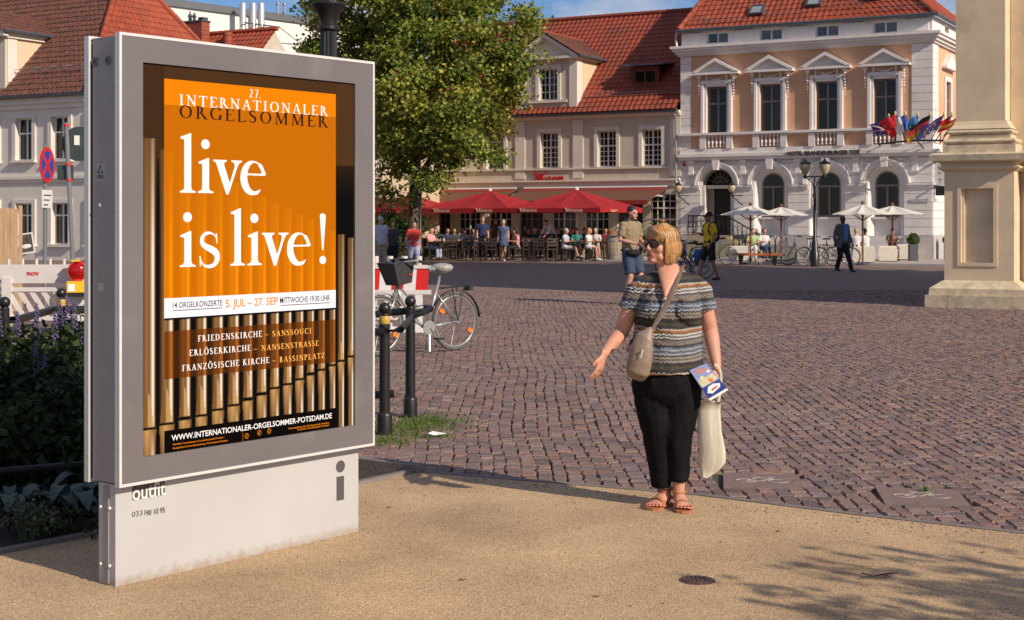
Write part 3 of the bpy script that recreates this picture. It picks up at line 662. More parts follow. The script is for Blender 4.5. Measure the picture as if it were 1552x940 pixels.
m_told = mat('weathered_roof_tile', (.15, .052, .032), .8, var=.45, vs=6, var2=((.06, .035, .027), 3.5, .45, .7))
m_beige = mat('beige_stucco', (.55, .485, .40), .85, var=.10, vs=1.6, bump=.10, bs=50, var2=((.45, .40, .34), .7, .48, .85), stretch=(1, 1, .55))
m_beigel = mat('pale_beige_trim', (.68, .62, .55), .8, var=.06, vs=2)
m_orange = mat('apricot_stucco', (.66, .39, .24), .85, var=.09, vs=1.2, bump=.05, var2=((.54, .31, .19), .8, .5, .9))
m_dark = mat('dark_interior', (.02, .015, .012), .8, var=.2)
m_dzinc = mat('sheet_metal', (.16, .165, .18), .5, var=.1, metal=.4)

def sash(parent, x0, x1, z0, z1, y, mt, cols=2, rows=4, split=.38, casem=2, glass=None, bar=.03, fr=.06):
    """a window as a part: frame (sub-parts: pane, glazing)"""
    w = MB()
    for bx in ((x0, x0+fr, z0, z1), (x1-fr, x1, z0, z1), (x0+fr, x1-fr, z0, z0+fr), (x0+fr, x1-fr, z1-fr, z1)): w.box(bx[0], bx[1], y, y+.06, bx[2], bx[3])
    o = w.obj('window', mt, parent)
    g = MB(); xm = (x0+x1)/2; g.box(xm-fr*.6, xm+fr*.6, y-.012, y+.05, z0+fr, z1-fr)
    zt = z1-(z1-z0)*split
    if split: g.box(x0+fr, xm-fr*.6, y-.016, y+.05, zt-fr*.55, zt+fr*.55); g.box(xm+fr*.6, x1-fr, y-.016, y+.05, zt-fr*.55, zt+fr*.55)
    for sx0, sx1 in ((x0+fr, xm-fr*.6), (xm+fr*.6, x1-fr)):
        for sz0, sz1, rr in ((z0+fr, zt-fr*.55 if split else z1-fr, rows), (zt+fr*.55, z1-fr, max(1, int(rows*.6))))[:2 if split else 1]:
            for c in range(1, cols): xx = sx0+(sx1-sx0)*c/cols; g.box(xx-bar/2, xx+bar/2, y+.008, y+.04, sz0, sz1)
            for c in range(1, rr): zz = sz0+(sz1-sz0)*c/rr; g.box(sx0, sx1, y+.012, y+.038, zz-bar/2, zz+bar/2)
    g.obj('glazing_bars', mt, o)
    for sx0, sx1 in ((x0+fr, xm-fr*.6), (xm+fr*.6, x1-fr)):
        t = rnd.uniform(-.012, .012); g = MB(); g.add([(sx0, y+.045+t, z0+fr), (sx1, y+.045-t, z0+fr), (sx1, y+.045-t, z1-fr), (sx0, y+.045+t, z1-fr)], [(0, 1, 2, 3)]); g.obj('pane', glass or m_glass, o)
    return o
def wall_with_openings(b, x0, x1, z0, z1, ops, y0, y1):
    xs_ = x0
    for a, c, zb, zt in sorted(ops):
        b.box(xs_, a, y0, y1, z0, z1)
        if zb > z0: b.box(a, c, y0, y1, z0, zb)
        if zt < z1: b.box(a, c, y0, y1, zt, z1)
        xs_ = c
    b.box(xs_, x1, y0, y1, z0, z1)
m_curt = mat('pale_curtain', (.20, .17, .15), .9, var=.3, vs=4, stretch=(14, 1, .6))
def curtain(parent, x0, x1, z0, z1, y, s=0): 
    g = MB(); n = 14; w = (x1-x0)*(.26 if not s else s)
    for a, c in ((x0, x0+w), (x1-w, x1)):
        V = []
        for i in range(n+1): V += [(a+(c-a)*i/n, y+.02*math.sin(i*2.1), z0), (a+(c-a)*i/n, y+.02*math.sin(i*2.1), z1)]
        g.add(V, [(2*i, 2*i+2, 2*i+3, 2*i+1) for i in range(n)])
    g.obj('curtain', m_curt, parent)

# ---------------------------------------------------------------- hotel (right, apricot and white)
hot = thing('hotel', 'white and apricot hotel with pedimented windows, arched ground floor and red hipped roof', 'hotel', OH, FR)
WX = [1.72, 4.17, 6.65, 9.12]; HWd = 11.05; DEP = 12.0
b = MB(); wall_with_openings(b, 0, HWd, 4.57, 9.0, [(x-.47, x+.47, 5.47, 7.54) for x in WX], .0, .35); b.obj('upper_wall', m_orange, hot)
b = MB(); b.box(0.3, HWd-.3, 1.2, DEP, 0, 9.9); b.box(.3, HWd-.3, .36, 1.2, 4.2, 4.5); b.obj('inner_volume', m_dark, hot)
# side wall with one bay of windows
def wall_side(b, y0, y1, z0, z1, ops, x0, x1):
    ys = y0
    for a, c, zb, zt in ops:
        b.box(x0, x1, ys, a, z0, z1); b.box(x0, x1, a, c, z0, zb); b.box(x0, x1, a, c, zt, z1); ys = c
    b.box(x0, x1, ys, y1, z0, z1)
b = MB(); wall_side(b, .351, DEP, 4.57, 9.0, [(2.3, 3.24, 5.47, 7.54), (5.6, 6.54, 5.47, 7.54)], HWd-.35, HWd); b.obj('side_wall', m_orange, hot)
b = MB(); wall_side(b, .351, DEP, 0, 4.3, [(2.3, 3.3, 1.79, 3.7), (5.6, 6.6, 1.79, 3.7)], HWd-.35, HWd+.005); b.obj('side_ground_wall', m_white, hot)
for yy_ in (2.3, 5.6):
    for z0, z1, d in ((5.47, 7.54, .94), (1.79, 3.7, 1.0)):
        g = MB(); g.box(HWd-.2, HWd-.17, yy_, yy_+d, z0, z1); g.obj('side_pane', m_glass, hot)
        g = MB(); g.box(HWd-.17, HWd-.13, yy_+d/2-.04, yy_+d/2+.04, z0, z1); g.box(HWd-.171, HWd-.129, yy_, yy_+d, z0+1.25, z0+1.32)
        for a, c in ((yy_-.22, yy_), (yy_+d, yy_+d+.22)): g.box(HWd, HWd+.07, a, c, z0, z1+.2)
        g.box(HWd, HWd+.07, yy_, yy_+d, z1, z1+.2); g.obj('side_casing', m_white, hot)
    g = MB(); ym = yy_+.47; g.prismx([(ym-1.05, 8.05), (ym+1.05, 8.05), (ym+1.05, 8.14), (ym, 8.74), (ym-1.05, 8.14)], HWd, HWd+.22); g.obj('side_pediment', m_white, hot)
def festoon(parent, x0, x1, z, sag, y, mt, r=.035, name='garland'):
    g = MB(); n = 9
    for i in range(n+1):
        t = i/n; rr = r*(.7+.9*math.sin(PI*t)); g.ball((x0+(x1-x0)*t, y, z-sag*math.sin(PI*t)), rr, 7, 5)
    return g.obj(name, mt, parent, smooth=True)
def scroll(g, x, y, z0, z1, w=.05):          # acanthus drop console in profile
    n = 9
    for i in range(n):
        t = i/(n-1); z = z1-(z1-z0)*t; rr = w*(1.25-.75*t)*(1+.25*math.cos(i*2.2)); g.ball((x, y-.03*(1-t), z), rr, 7, 5, (1, 1.3, 1.25))
for i, x in enumerate(WX):
    sash(hot, x-.47, x+.47, 5.47, 7.54, .16, m_taupe, cols=1, rows=1, split=.36, glass=m_glass, fr=.07)
    curtain(hot, x-.40, x+.40, 5.54, 7.47, .30, .3)
    g = MB()
    for s_ in (-1, 1):
        for w0, w1, d in ((.47, .59, .10), (.59, .71, .16)):
            a, c = sorted((x+s_*w0, x+s_*w1)); g.box(a, c, -d, .0, 5.5, 7.74)
    g.box(x-.59, x+.59, -.10, 0, 7.54, 7.66); g.box(x-.71, x+.71, -.16, 0, 7.74, 7.80); g.box(x-.59, x+.59, -.155, 0, 7.66, 7.74)
    g.obj('window_casing', m_white, hot)
    for q_ in (-.80, .80): g = MB(); scroll(g, x+q_, -.09, 6.95, 7.98); g.box(x+q_-.09, x+q_+.09, -.2, 0, 7.93, 8.04); g.obj('console', m_white, hot)
    festoon(hot, x-.42, x+.42, 8.0, .16, -.08, m_white)
    for q_ in (-.465, .465): MB().box(x+q_-.035, x+q_+.035, -.1, 0, 7.80, 8.04).obj('console_block', m_white, hot)
    g = MB(); g.prism([(x-1.08, 8.05), (x+1.08, 8.05), (x+1.08, 8.15), (x-1.08, 8.15)], -.34, 0)
    g.prism([(x-1.10, 8.151), (x-.88, 8.151), (x, 8.62), (x, 8.76)], -.36, 0); g.prism([(x+1.10, 8.151), (x, 8.761), (x, 8.621), (x+.88, 8.151)], -.36, 0)
    g.prism([(x-.88, 8.152), (x+.88, 8.152), (x, 8.618)], -.06, 0); g.obj('pediment', m_white, hot)
    # balustrade under the window
    g = MB(); 
    for k in range(5):
        bx = x-.36+.18*k
        g.lathe([(.05, 4.86), (.05, 4.90), (.028, 4.93), (.062, 5.04), (.058, 5.10), (.028, 5.20), (.03, 5.28), (.05, 5.31), (.05, 5.36)], 8, c=(bx, -.10, 0))
        if k == 0: gm = g.mesh('baluster', m_white, True); g = MB()
        o = None
    for k in range(5): inst(gm, 'baluster', hot, (.18*k, 0, 0))
    for s_ in (-1, 1): MB().box(x+s_*.62-.14, x+s_*.62+.14, -.18, 0, 4.8, 5.36).obj('pedestal', m_white, hot)
g = MB(); g.box(-.0, HWd, -.10, 0, 5.36, 5.40); g.box(-.03, HWd+.03, -.24, 0, 5.40, 5.50); g.obj('sill_ledge', m_white, hot)
g = MB(); g.box(0, HWd+.06, -.13, 0, 4.575, 4.80); g.box(HWd, HWd+.06, .001, DEP, 4.575, 4.8); g.obj('base_band', m_white, hot)
g = MB(); g.box(-.05, HWd+.25, -.18, .0, 4.30, 4.44); g.box(-.1, HWd+.32, -.26, 0, 4.44, 4.57); g.box(HWd, HWd+.25, .001, DEP, 4.3, 4.44); g.box(HWd, HWd+.32, .001, DEP, 4.44, 4.57); g.obj('string_course', m_white, hot)
g = MB()
for z0, z1, d in ((8.93, 9.02, .12), (9.02, 9.14, .22), (9.14, 9.26, .34), (9.26, 9.37, .42)):
    g.box(-d*.85, HWd+d, -d, 0, z0, z1); g.box(HWd, HWd+d, .001, DEP, z0, z1)
g.obj('cornice', m_white, hot)
b = MB(); wall_with_openings(b, .03, HWd, 9.37, 10.05, [(x-.5, x+.5, 9.45, 9.93) for x in WX], .0, .3); wall_side(b, .301, DEP, 9.37, 10.05, [(2.3, 3.1, 9.45, 9.93)], HWd-.3, HWd)
b.obj('attic_wall', m_white, hot)
for x in WX: sash(hot, x-.5, x+.5, 9.45, 9.93, .13, m_frame, cols=1, rows=1, split=0, glass=m_glassblue, fr=.05)
for a, c in ((.08, .95), (2.5, 3.4), (4.9, 5.85), (7.4, 8.3), (9.9, 10.9)): MB().box(a, c, -.05, 0, 9.45, 9.95).obj('attic_panel', m_white, hot)
# quoins, block by block
for k in range(12):
    z0 = 4.82+k*.342
    for a, c in ((.0, .50), (10.22, HWd+.03)):
        o = MB().box(a, c, -.035, -.001 if a < 1 else .34, z0+.008, z0+.334).obj('quoin_block', m_white, hot)
    if z0 > 5.5: pass
    MB().box(HWd+.0005, HWd+.035, .341, .95, z0+.008, z0+.334).obj('quoin_block', m_white, hot)
m_plinth = mat('grey_plinth_stucco', (.46, .43, .42), .85, var=.12, vs=3)
# ground floor
def course_gaps(z0, z1):
    zm = (z0+z1)/2; out = []
    for i, x in enumerate(WX):
        if zm < 3.2: r_ = .78
        else:
            d = zm-3.2; r_ = math.sqrt(max(0, 1.0-d*d)) if d < 1 else 0
        if r_ > 0: out.append((x-r_, x+r_))
    return out
b = MB()
for i, x in enumerate(WX):
    xl = 0 if i == 0 else (WX[i-1]+x)/2; xr = HWd if i == 3 else (x+WX[i+1])/2; r_ = .74
    b.box(xl, x-r_, .04, .36, 0, 3.2); b.box(x+r_, xr, .04, .36, 0, 3.2)
    A_ = arc(x, 3.2, r_, 180, 0, 14); n = len(A_)
    b.prism([(xl, 3.2)]+A_[:n//2+1]+[(x, 4.3), (xl, 4.3)], .04, .36); b.prism([(x, 4.3)]+A_[n//2:]+[(xr, 3.2), (xr, 4.3)], .04, .36)
b.obj('ground_wall', m_white, hot)
zc = 1.02; k = 0
while zc < 4.2:
    z1 = min(zc+.345, 4.28)
    if zc < 3.1 < z1: z1 = 3.08
    gaps = course_gaps(zc, z1); xx = .0
    for a, c in gaps+[(HWd, HWd)]:
        if a-xx > .1: MB().box(xx, a, 0, .0395, zc+.010, z1-.010).obj('stone_course', m_white, hot)
        xx = c
    zc = 3.20 if abs(z1-3.08) < .01 else z1
zc = 1.02
while zc < 4.2:
    MB().box(HWd+.0055, HWd+.04, .0405, 2.05, zc+.01, min(zc+.345, 4.28)-.01).obj('stone_course', m_white, hot); zc += .345
g = MB(); xx = -.0
for x in WX+[None]:
    a = (x-.80) if x else HWd+.06
    g = MB(); g.box(xx, a, -.10, -.0005, 3.10, 3.19); g.box(xx+.015, a-.015, -.05, -.0005, 3.0, 3.10); g.obj('impost', m_white, hot); xx = (x+.80) if x else 0
MB().box(HWd+.041, HWd+.1, .0, 2.0, 3.1, 3.19).obj('impost', m_white, hot)
g = MB(); xx = -.0
for i, x in enumerate(WX+[None]):
    a = (x-.78) if x else HWd+.08
    MB().box(xx, a, -.09, -.0006, 0, 1.0).obj('plinth', m_plinth, hot); xx = (x+.78) if x else 0
MB().box(HWd+.001, HWd+.08, 0, DEP, 0, 1.0).obj('plinth', m_plinth, hot)
for i, x in enumerate(WX):
    g = MB()
    for r0, r1, d in ((.76, .86, .06), (.86, .97, .12), (.97, 1.03, .15)):
        o_, n_ = arc(x, 3.195, r1, 0, 180, 18), arc(x, 3.195, r0, 0, 180, 18)
        for q in range(18): g.prism([o_[q], o_[q+1], n_[q+1], n_[q]], -d, .0)
    g.obj('archivolt', m_white, hot)
    MB().prism([(x-.11, 3.86), (x+.11, 3.86), (x+.17, 4.29), (x-.17, 4.29)], -.25, -.001).obj('keystone', m_white, hot)
    if i > 0:
        # splayed niche, opening and sash
        g = MB(); r_, q_ = .74, .50
        A_, B_ = arc(x, 3.2, r_, 0, 180, 18), arc(x, 3.2, q_, 0, 180, 18)
        V = [(p[0], .10, p[1]) for p in A_]+[(p[0], .34, p[1]) for p in B_]; g.add(V, [(q, q+1, 20+q, 19+q) for q in range(18)])
        for s_ in (-1, 1): g.add([(x+s_*r_, .10, 1.0), (x+s_*r_, .10, 3.2), (x+s_*q_, .34, 3.2), (x+s_*q_, .34, 1.79), (x+s_*q_, .34, 1.0)], [(0, 1, 2, 3, 4)])
        g.box(x-q_, x+q_, .30, .5, 1.0, 1.70); g.box(x-.779, x+.779, .02, .3, 0, 1.0); g.box(x-q_-.1, x+q_+.1, .18, .5, 1.70, 1.79); g.obj('niche', m_white, hot)
        g = MB(); o_, n_ = arc(x, 3.2, q_, 0, 180, 14), arc(x, 3.2, q_-.07, 0, 180, 14)
        for q in range(14): g.prism([o_[q], o_[q+1], n_[q+1], n_[q]], .36, .42)
        g.box(x-q_, x-q_+.07, .36, .42, 1.8, 3.2); g.box(x+q_-.07, x+q_, .36, .42, 1.8, 3.2); g.box(x-q_+.07, x+q_-.07, .36, .42, 1.8, 1.87); g.box(x-.045, x+.045, .35, .42, 1.87, 3.05); g.box(x-q_+.07, x+q_-.07, .345, .42, 3.05, 3.15)
        o = g.obj('arched_window', m_taupe, hot)
        g = MB(); g.add([(p[0], .41, p[1]) for p in arc(x, 3.2, q_-.05, 0, 180, 14)]+[(x-q_+.05, .41, 1.85), (x+q_-.05, .41, 1.85)], [tuple(range(17))]); g.obj('pane', m_glass, o)
        curtain(hot, x-.42, x+.42, 1.88, 3.3, .46, .34)
    else:
        g = MB(); g.box(x-.74, x-.60, .05, .42, 1.0, 3.2); g.box(x+.60, x+.74, .05, .42, 1.0, 3.2); g.box(x-.60, x+.60, .30, .42, 3.05, 3.2); g.obj('door_jamb', m_beigel, hot)
        g = MB(); 
        for q in range(1, 8): an = PI*q/8; g.tube([(x+.1*math.cos(an), .36, 3.22+.1*math.sin(an)), (x+.62*math.cos(an), .36, 3.22+.62*math.sin(an))], .014, 4)
        g.tube([(x+.36*math.cos(PI*q/10), .36, 3.22+.36*math.sin(PI*q/10)) for q in range(11)], .014, 4)
        o_, n_ = arc(x, 3.2, .74, 0, 180, 14), arc(x, 3.2, .64, 0, 180, 14)
        for q in range(14): g.prism([o_[q], o_[q+1], n_[q+1], n_[q]], .3, .4)
        g.obj('fanlight', m_taupe, hot)
        MB().box(x-.3, x+.74, .5, .52, 1.0, 3.9).obj('door', m_dark, hot)  # flat dark sheet stands in for the shaded interior beside the leaf
        MB().box(x-.60, x-.30, .43, .47, 1.0, 3.05).obj('door_leaf', m_taupe, hot)
for i in range(5):
    x = [.52, 2.94, 5.41, 7.89, 10.35][i]
    g = MB(); g.box(x-.15, x+.15, -.14, -.001, 4.16, 4.29); g.box(x-.11, x+.11, -.10, -.001, 3.74, 4.16); g.box(x-.13, x+.13, -.13, -.001, 3.66, 3.74); g.obj('bracket', m_white, hot)
for a, c in ((.72, 1.5), (1.94, 2.74), (3.14, 3.95), (4.39, 5.2), (5.62, 6.43), (6.87, 7.68), (8.1, 8.9), (9.34, 10.15)): festoon(hot, a, c, 4.2, .20, -.05, m_white, .04)
# steps and landing with iron railing
m_sstone = mat('yellow_sandstone', (.34, .29, .19), .85, var=.2, vs=5, bump=.1)
x = WX[0]
MB().box(x-.95, x+.95, -1.2, -.092, 0, 1.0).obj('landing', m_sstone, hot)
for k in range(5): MB().box(x+.95+k*.3, x+.95+(k+1)*.3, -1.2, -.092, 0, .83-k*.17).obj('step', m_sstone, hot)
g = MB()
def rail_run(g, p, q, h=.85, nb_=9):
    p, q = Vector(p), Vector(q); up = Vector((0, 0, h)); g.tube([p+up, q+up], .028, 6); g.tube([p+up*.12, q+up*.12], .014, 5)
    for k in range(nb_+1):
        c = p.lerp(q, k/nb_); g.tube([c+up*.0, c+up], .012 if k % 3 else .02, 4)
        if k < nb_:
            c2 = p.lerp(q, (k+.5)/nb_); r_ = (q-p).length/nb_*.40; d = (q-p).normalized()
            g.tube([c2+up*.55+d*(r_*math.cos(a))+Vector((0, 0, r_*1.7*math.sin(a))) for a in np.linspace(0, 6.28, 9)[:-1]], .009, 4, closed=True)
rail_run(g, (x-.9, -1.15, 1.0), (x+.9, -1.15, 1.0)); g.obj('railing', m_black, hot)
g = MB(); rail_run(g, (x-.9, -1.15, 1.0), (x-.9, -.12, 1.0), nb_=5); g.obj('railing', m_black, hot)
g = MB(); rail_run(g, (x+.95, -1.15, .95), (x+2.4, -1.15, .15), nb_=7); g.obj('railing', m_black, hot)
# hotel name, house number plates, corner sign
m_sign = mat('dark_bronze_letters', (.05, .04, .04), .5)
s0 = onpl((OH.x-FB.x*.27, OH.y-FB.y*.27), (FA.x, FA.y), 1193, 239); s1 = onpl((OH.x-FB.x*.27, OH.y-FB.y*.27), (FA.x, FA.y), 1304, 237)
o = lettering('HOTEL BRANDENBURGER TOR', .27, m_sign, hot, (s0[0], -.285, 4.405), width=s1[0]-s0[0], extrude=.015, bold=.008)
o = lettering('Brandenburger Straße', .10, m_sign, hot, (10.28, -.052, 2.46), width=.62); MB().box(10.22, 10.98, -.045, -.03, 2.42, 2.58).obj('street_sign', m_frame, hot)
o = lettering('Luisenplatz', .10, m_sign, hot, (HWd+.052, .22, 2.46), width=.4, rz=PI/2); MB().box(HWd+.041, HWd+.048, .15, .7, 2.42, 2.58).obj('street_sign', m_frame, hot)
MB().box(.10, .24, -.03, -.001, 4.05, 4.2).obj('house_number', m_red, hot)
g = MB(); g.box(HWd+.10, HWd+.16, -.22, .62, 4.02, 4.09); g.box(HWd+.10, HWd+.16, -.22, .62, 3.0, 3.06); g.box(HWd+.04, HWd+.1, .15, .2, 3, 4.09); g.obj('sign_bracket', m_black, hot)
sgn = thing('hanging_sign', 'white vertical sign with dark symbols on the corner of the apricot hotel', 'sign', fl(HWd+.13, .15, 3.08), FR)
MB().box(-.10, .46, -.06, -.02, 0, .92).obj('panel', m_frame, sgn)
for k, ch in enumerate('H*T'): lettering(ch, .26, m_sign, sgn, (.08, -.063, .64-.28*k))
MB().box(-.02, .40, -.09, .0, -.42, -.04).obj('lantern_box', m_black, sgn)
# roof, gutters, roof lights, snow guards
e0, e1, pit, L_ = 10.08, 11.0, 0, 5.4
rz0 = 10.10
roof_q = ((-.05, -.15, rz0), (HWd+.12, -.15, rz0), (HWd-5.9, 5.3, rz0+5.3), (1.85, 5.3, rz0+5.3))
tiles(*roof_q).obj('roof_tiles', m_tred2, hot, kind='stuff')
tiles((HWd+.12, -.15, rz0), (HWd+.12, DEP, rz0), (HWd-5.9, 7, rz0+5.3), (HWd-5.9, 5.3, rz0+5.3)).obj('roof_tiles', m_tred2, hot, kind='stuff')
tiles((-.05, DEP, rz0), (-.05, -.15, rz0), (1.85, 5.3, rz0+5.3), (1.85, 7, rz0+5.3)).obj('roof_tiles', m_tred2, hot, kind='stuff')
ridge((HWd+.12, -.15, rz0+.03), (HWd-5.9, 5.3, rz0+5.33)).obj('hip_tiles', m_tred2, hot, kind='stuff'); ridge((-.05, -.15, rz0+.03), (1.85, 5.3, rz0+5.33)).obj('hip_tiles', m_tred2, hot, kind='stuff')
g = MB(); g.tube([(-.1, -.22, 10.06), (HWd+.2, -.22, 10.06)], .085, 8); g.tube([(HWd+.2, -.22, 10.06), (HWd+.2, DEP, 10.06)], .085, 8); g.obj('gutter', m_lead, hot)
MB().box(-.06, HWd+.1, -.13, 0, 10.051, 10.1).obj('eave_board', m_lead, hot)
g = MB(); g.tube([(-.10, -.22, 10.02), (-.2, -.12, 9.8), (-.16, -.12, 9.4)], .06, 8); g.obj('downpipe', m_zinc, hot)
def roofp(x, d): return Vector((x, -.15+d, rz0+d))           # slope of 45 degrees
for x, d in ((3.05, .48), (5.55, .70), (8.05, .80)):
    sl = empty_part('roof_light', hot); dirv = Vector((0, .707, .707)); nrm = Vector((0, -.707, .707)); ux = Vector((1, 0, 0))
    P = roofp(x, d)+nrm*.10
    def bx(g, u0, u1, v0, v1, h0, h1): 
        g.add([P+ux*u+dirv*v+nrm*h for h in (h0, h1) for u, v in ((u0, v0), (u1, v0), (u1, v1), (u0, v1))], [(0, 3, 2, 1), (4, 5, 6, 7), (0, 1, 5, 4), (1, 2, 6, 5), (2, 3, 7, 6), (3, 0, 4, 7)])
    g = MB(); bx(g, 0, .08, 0, .62, -.1, .05); bx(g, .58, .66, 0, .62, -.1, .05); bx(g, .08, .58, 0, .07, -.1, .05); bx(g, .08, .58, .55, .62, -.1, .05); g.obj('frame', m_lead, sl)
    g = MB(); bx(g, .08, .58, .07, .55, -.02, .02); g.obj('pane', mat('roof_light_glass', (.25, .28, .30), .08, spec=.9), sl)
def guard(g, x0, x1, d):
    for k in range(2): a = roofp(x0, d)+Vector((0, -.05-.0*k, .10+.12*k)); c = a+Vector((x1-x0, 0, 0)); g.tube([a, c], .012, 4)
    n = max(1, int((x1-x0)/.85))
    for k in range(n+1): a = roofp(x0+(x1-x0)*k/n, d); g.tube([a+Vector((0, .2, .2)), a+Vector((0, -.05, .25)), a+Vector((0, 0, .0))], .016, 4)
for q in ((.3, 3.0, .22), (3.9, 5.5, .36), (6.4, 8.0, .5), (8.9, 10.7, .25), (3.1, 4.0, 1.3), (5.6, 6.4, 1.5), (8.1, 8.9, 1.7)):
    g = MB(); guard(g, *q); g.obj('snow_guard', m_zinc, hot)
for k in range(3): g = MB(); a = Vector((HWd-.5-k*.8, 1.2+k*.9, rz0+.95+k*.8)); g.tube([a+Vector((0, .0, .15)), a+Vector((0, 1.1, .15))], .014, 4); g.tube([a+Vector((0, .0, .26)), a+Vector((0, 1.1, .26))], .014, 4); g.obj('snow_guard', m_zinc, hot)
# wall lanterns either side of the door
def wall_lamp(px, py, lab):
    P = fl(0, -.45); s_, z_ = onpl((P.x, P.y), (FA.x, FA.y), px, py)
    o = thing('wall_lamp', lab, 'wall lamp', fl(s_, -.45, z_), FR, 'lamps beside the hotel door')
    MB().lathe([(.03, -.20), (.09, -.17), (.16, -.03), (.17, .06), (.12, .14)], 14).obj('globe', m_globe, o, smooth=True)
    g = MB(); g.lathe([(.17, .12), (.12, .19), (.05, .23), (.02, .30)], 12); g.obj('cap', m_black, o, smooth='auto')
    g = MB(); g.lathe([(.05, -.28), (.05, -.20)], 8); g.tube([(0, 0, -.26), (0, .0, -.34), (.35, .40, -.75)], .025, 5); g.tube([(.15, .0, -.34), (.35, .42, -.34)], .02, 5); g.tube([(0, 0, -.34), (.15, .0, -.34)], .02, 5); g.obj('bracket', m_black, o)
wall_lamp(1028, 285, 'globe wall lamp on the left side of the hotel door'); wall_lamp(1109, 285, 'globe wall lamp on the right side of the hotel door')

# ---------------------------------------------------------------- restaurant (middle, beige with red roof)
mat_ = thing('restaurant_building', 'beige two storey restaurant with red tiled roof, gabled dormer and red awnings', 'restaurant', OH, FR)
XL = -14.2
MW = [-.455-.95, -3.63, -6.6, -9.5, -11.9]; hw = .47
MWx = [-1.40, -3.63, -6.60, -9.51, -11.95]
b = MB(); wall_with_openings(b, XL, -.0, 3.5, 6.6, [(x-hw, x+hw, 4.10, 5.76) for x in MWx], 0, .35); b.obj('upper_wall', m_beige, mat_)
MB().box(XL+.3, -.3, 1.2, 9.5, 0, 6.5).obj('inner_volume', m_dark, mat_)
MB().box(XL, XL+.3, .351, 9.9, 0, 6.6).obj('gable_wall', mat('cream_wall', (.62, .50, .36), .85, var=.06), mat_)
for x in MWx:
    sash(mat_, x-hw, x+hw, 4.10, 5.76, .14, m_frame, cols=2, rows=4, split=.42, bar=.028); curtain(mat_, x-hw+.05, x+hw-.05, 4.15, 5.7, .30, .22)
    g = MB()
    for s_ in (-1, 1):
        a, c = sorted((x+s_*hw, x+s_*(hw+.17))); g.box(a, c, -.06, 0, 4.10, 5.93)
    g.box(x-hw, x+hw, -.06, 0, 5.76, 5.93); g.obj('window_casing', m_beigel, mat_)
for x in (-.25, -5.1, -8.15, -13.8): MB().box(x-.26, x+.26, -.05, 0, 3.62, 6.3).obj('pilaster', m_beigel, mat_)
g = MB(); g.box(XL, 0, -.09, 0, 4.0, 4.08); g.obj('sill_ledge', m_beigel, mat_)
g = MB(); g.box(XL, 0, -.10, 0, 3.36, 3.44); g.box(XL, 0, -.20, 0, 3.44, 3.52); g.box(XL, 0, -.06, 0, 3.2, 3.36); g.obj('string_course', m_beigel, mat_)
g = MB(); g.box(XL-.1, -.002, -.14, 0, 6.35, 6.45); g.box(XL-.1, -.002, -.24, 0, 6.45, 6.56); g.obj('eave_cornice', m_beigel, mat_)
g = MB(); g.tube([(XL-.2, -.34, 6.56), (-.05, -.34, 6.56)], .08, 8); g.obj('gutter', m_lead, mat_)
g = MB(); g.tube([(-.32, -.34, 6.5), (-.18, -.14, 6.25), (-.18, -.14, 3.5), (-.12, -.2, 3.3), (-.12, -.2, .1)], .055, 8); g.obj('downpipe', m_zinc, mat_)
# ground floor glazing behind the awnings
b = MB(); ops = [(x, x+1.25, .25, 2.85) for x in (-13.3, -11.6, -9.9, -8.2, -6.5, -4.8, -3.1, -1.5)]; wall_with_openings(b, XL, 0, 0, 3.2, ops, .0, .35); b.obj('ground_wall', m_beige, mat_)
for k, (a, c, z0, z1) in enumerate(ops):
    sash(mat_, a, c, z0, z1, .12, m_frame if k % 3 else m_taupe, cols=2, rows=4, split=.25, bar=.03)
# roof
RH, RD = 4.75, 5.0; ez = 6.66
def mr_(x, d): return Vector((x, -.35+d, ez+d*.95))
tiles((XL-.15, -.42, ez-.02), (.0, -.42, ez-.02), (.0, 5.0, ez+5.08), (XL-.15, 5.0, ez+5.08)).obj('roof_tiles', m_tred, mat_, kind='stuff')
ridge((XL-.15, 5.0, ez+5.12), (.4, 5.0, ez+5.12)).obj('ridge_tiles', m_tred, mat_, kind='stuff')
b = MB(); b.add([(XL-.15, 5.02, ez+5.0), (0, 5.02, ez+5.0), (0, 10.2, ez), (XL-.15, 10.2, ez)], [(0, 1, 2, 3)]); b.prismx([(0, ez), (5, ez+4.95), (10, ez)], XL, XL+.2); b.obj('roof_back', m_tred, mat_)
g = MB()
for k in range(2): g.tube([(-5.0, .25, ez+.72+.12*k), (-.1, .25, ez+.72+.12*k)], .012, 4)
for k in range(7): g.tube([(-4.9+.8*k, .55, ez+.92), (-4.9+.8*k, .25, ez+.86), (-4.9+.8*k, .32, ez+.66)], .015, 4)
g.obj('snow_guard', m_zinc, mat_)
# gabled dormer: front wall, window, cheeks, pediment, little roof
dm = empty_part('dormer', mat_); a0, a1 = -8.16, -5.10; dz0, dz1 = 6.80, 9.15
b = MB(); wall_with_openings(b, a0, a1, dz0, dz1, [(-7.08, -6.10, 7.26, 8.72)], -.12, .1); b.obj('wall', m_beige, dm)
for q_ in (a1-.12, a0+.02): MB().prismx([(.101, dz0+.1), (.101, dz1), (2.7, dz1)], q_, q_+.10).obj('cheek', mat('warm_cream_stucco', (.66, .50, .34), .85, var=.05), dm)
g = MB(); g.box(a0-.04, a0+.38, -.17, -.12, dz0, dz1); g.box(a1-.38, a1+.02, -.17, -.12, dz0, dz1); g.box(-7.25, -7.08, -.18, -.12, 7.26, 8.9); g.box(-6.10, -5.93, -.18, -.12, 7.26, 8.9); g.box(-7.08, -6.10, -.18, -.12, 8.72, 8.9); g.box(-7.65, -5.6, -.22, -.12, 7.14, 7.25); g.box(a1-.03, a1+.02, -.12, .4, dz0+.3, dz1); g.obj('trim', m_beigel, dm)
xm = (a0+a1)/2-.1
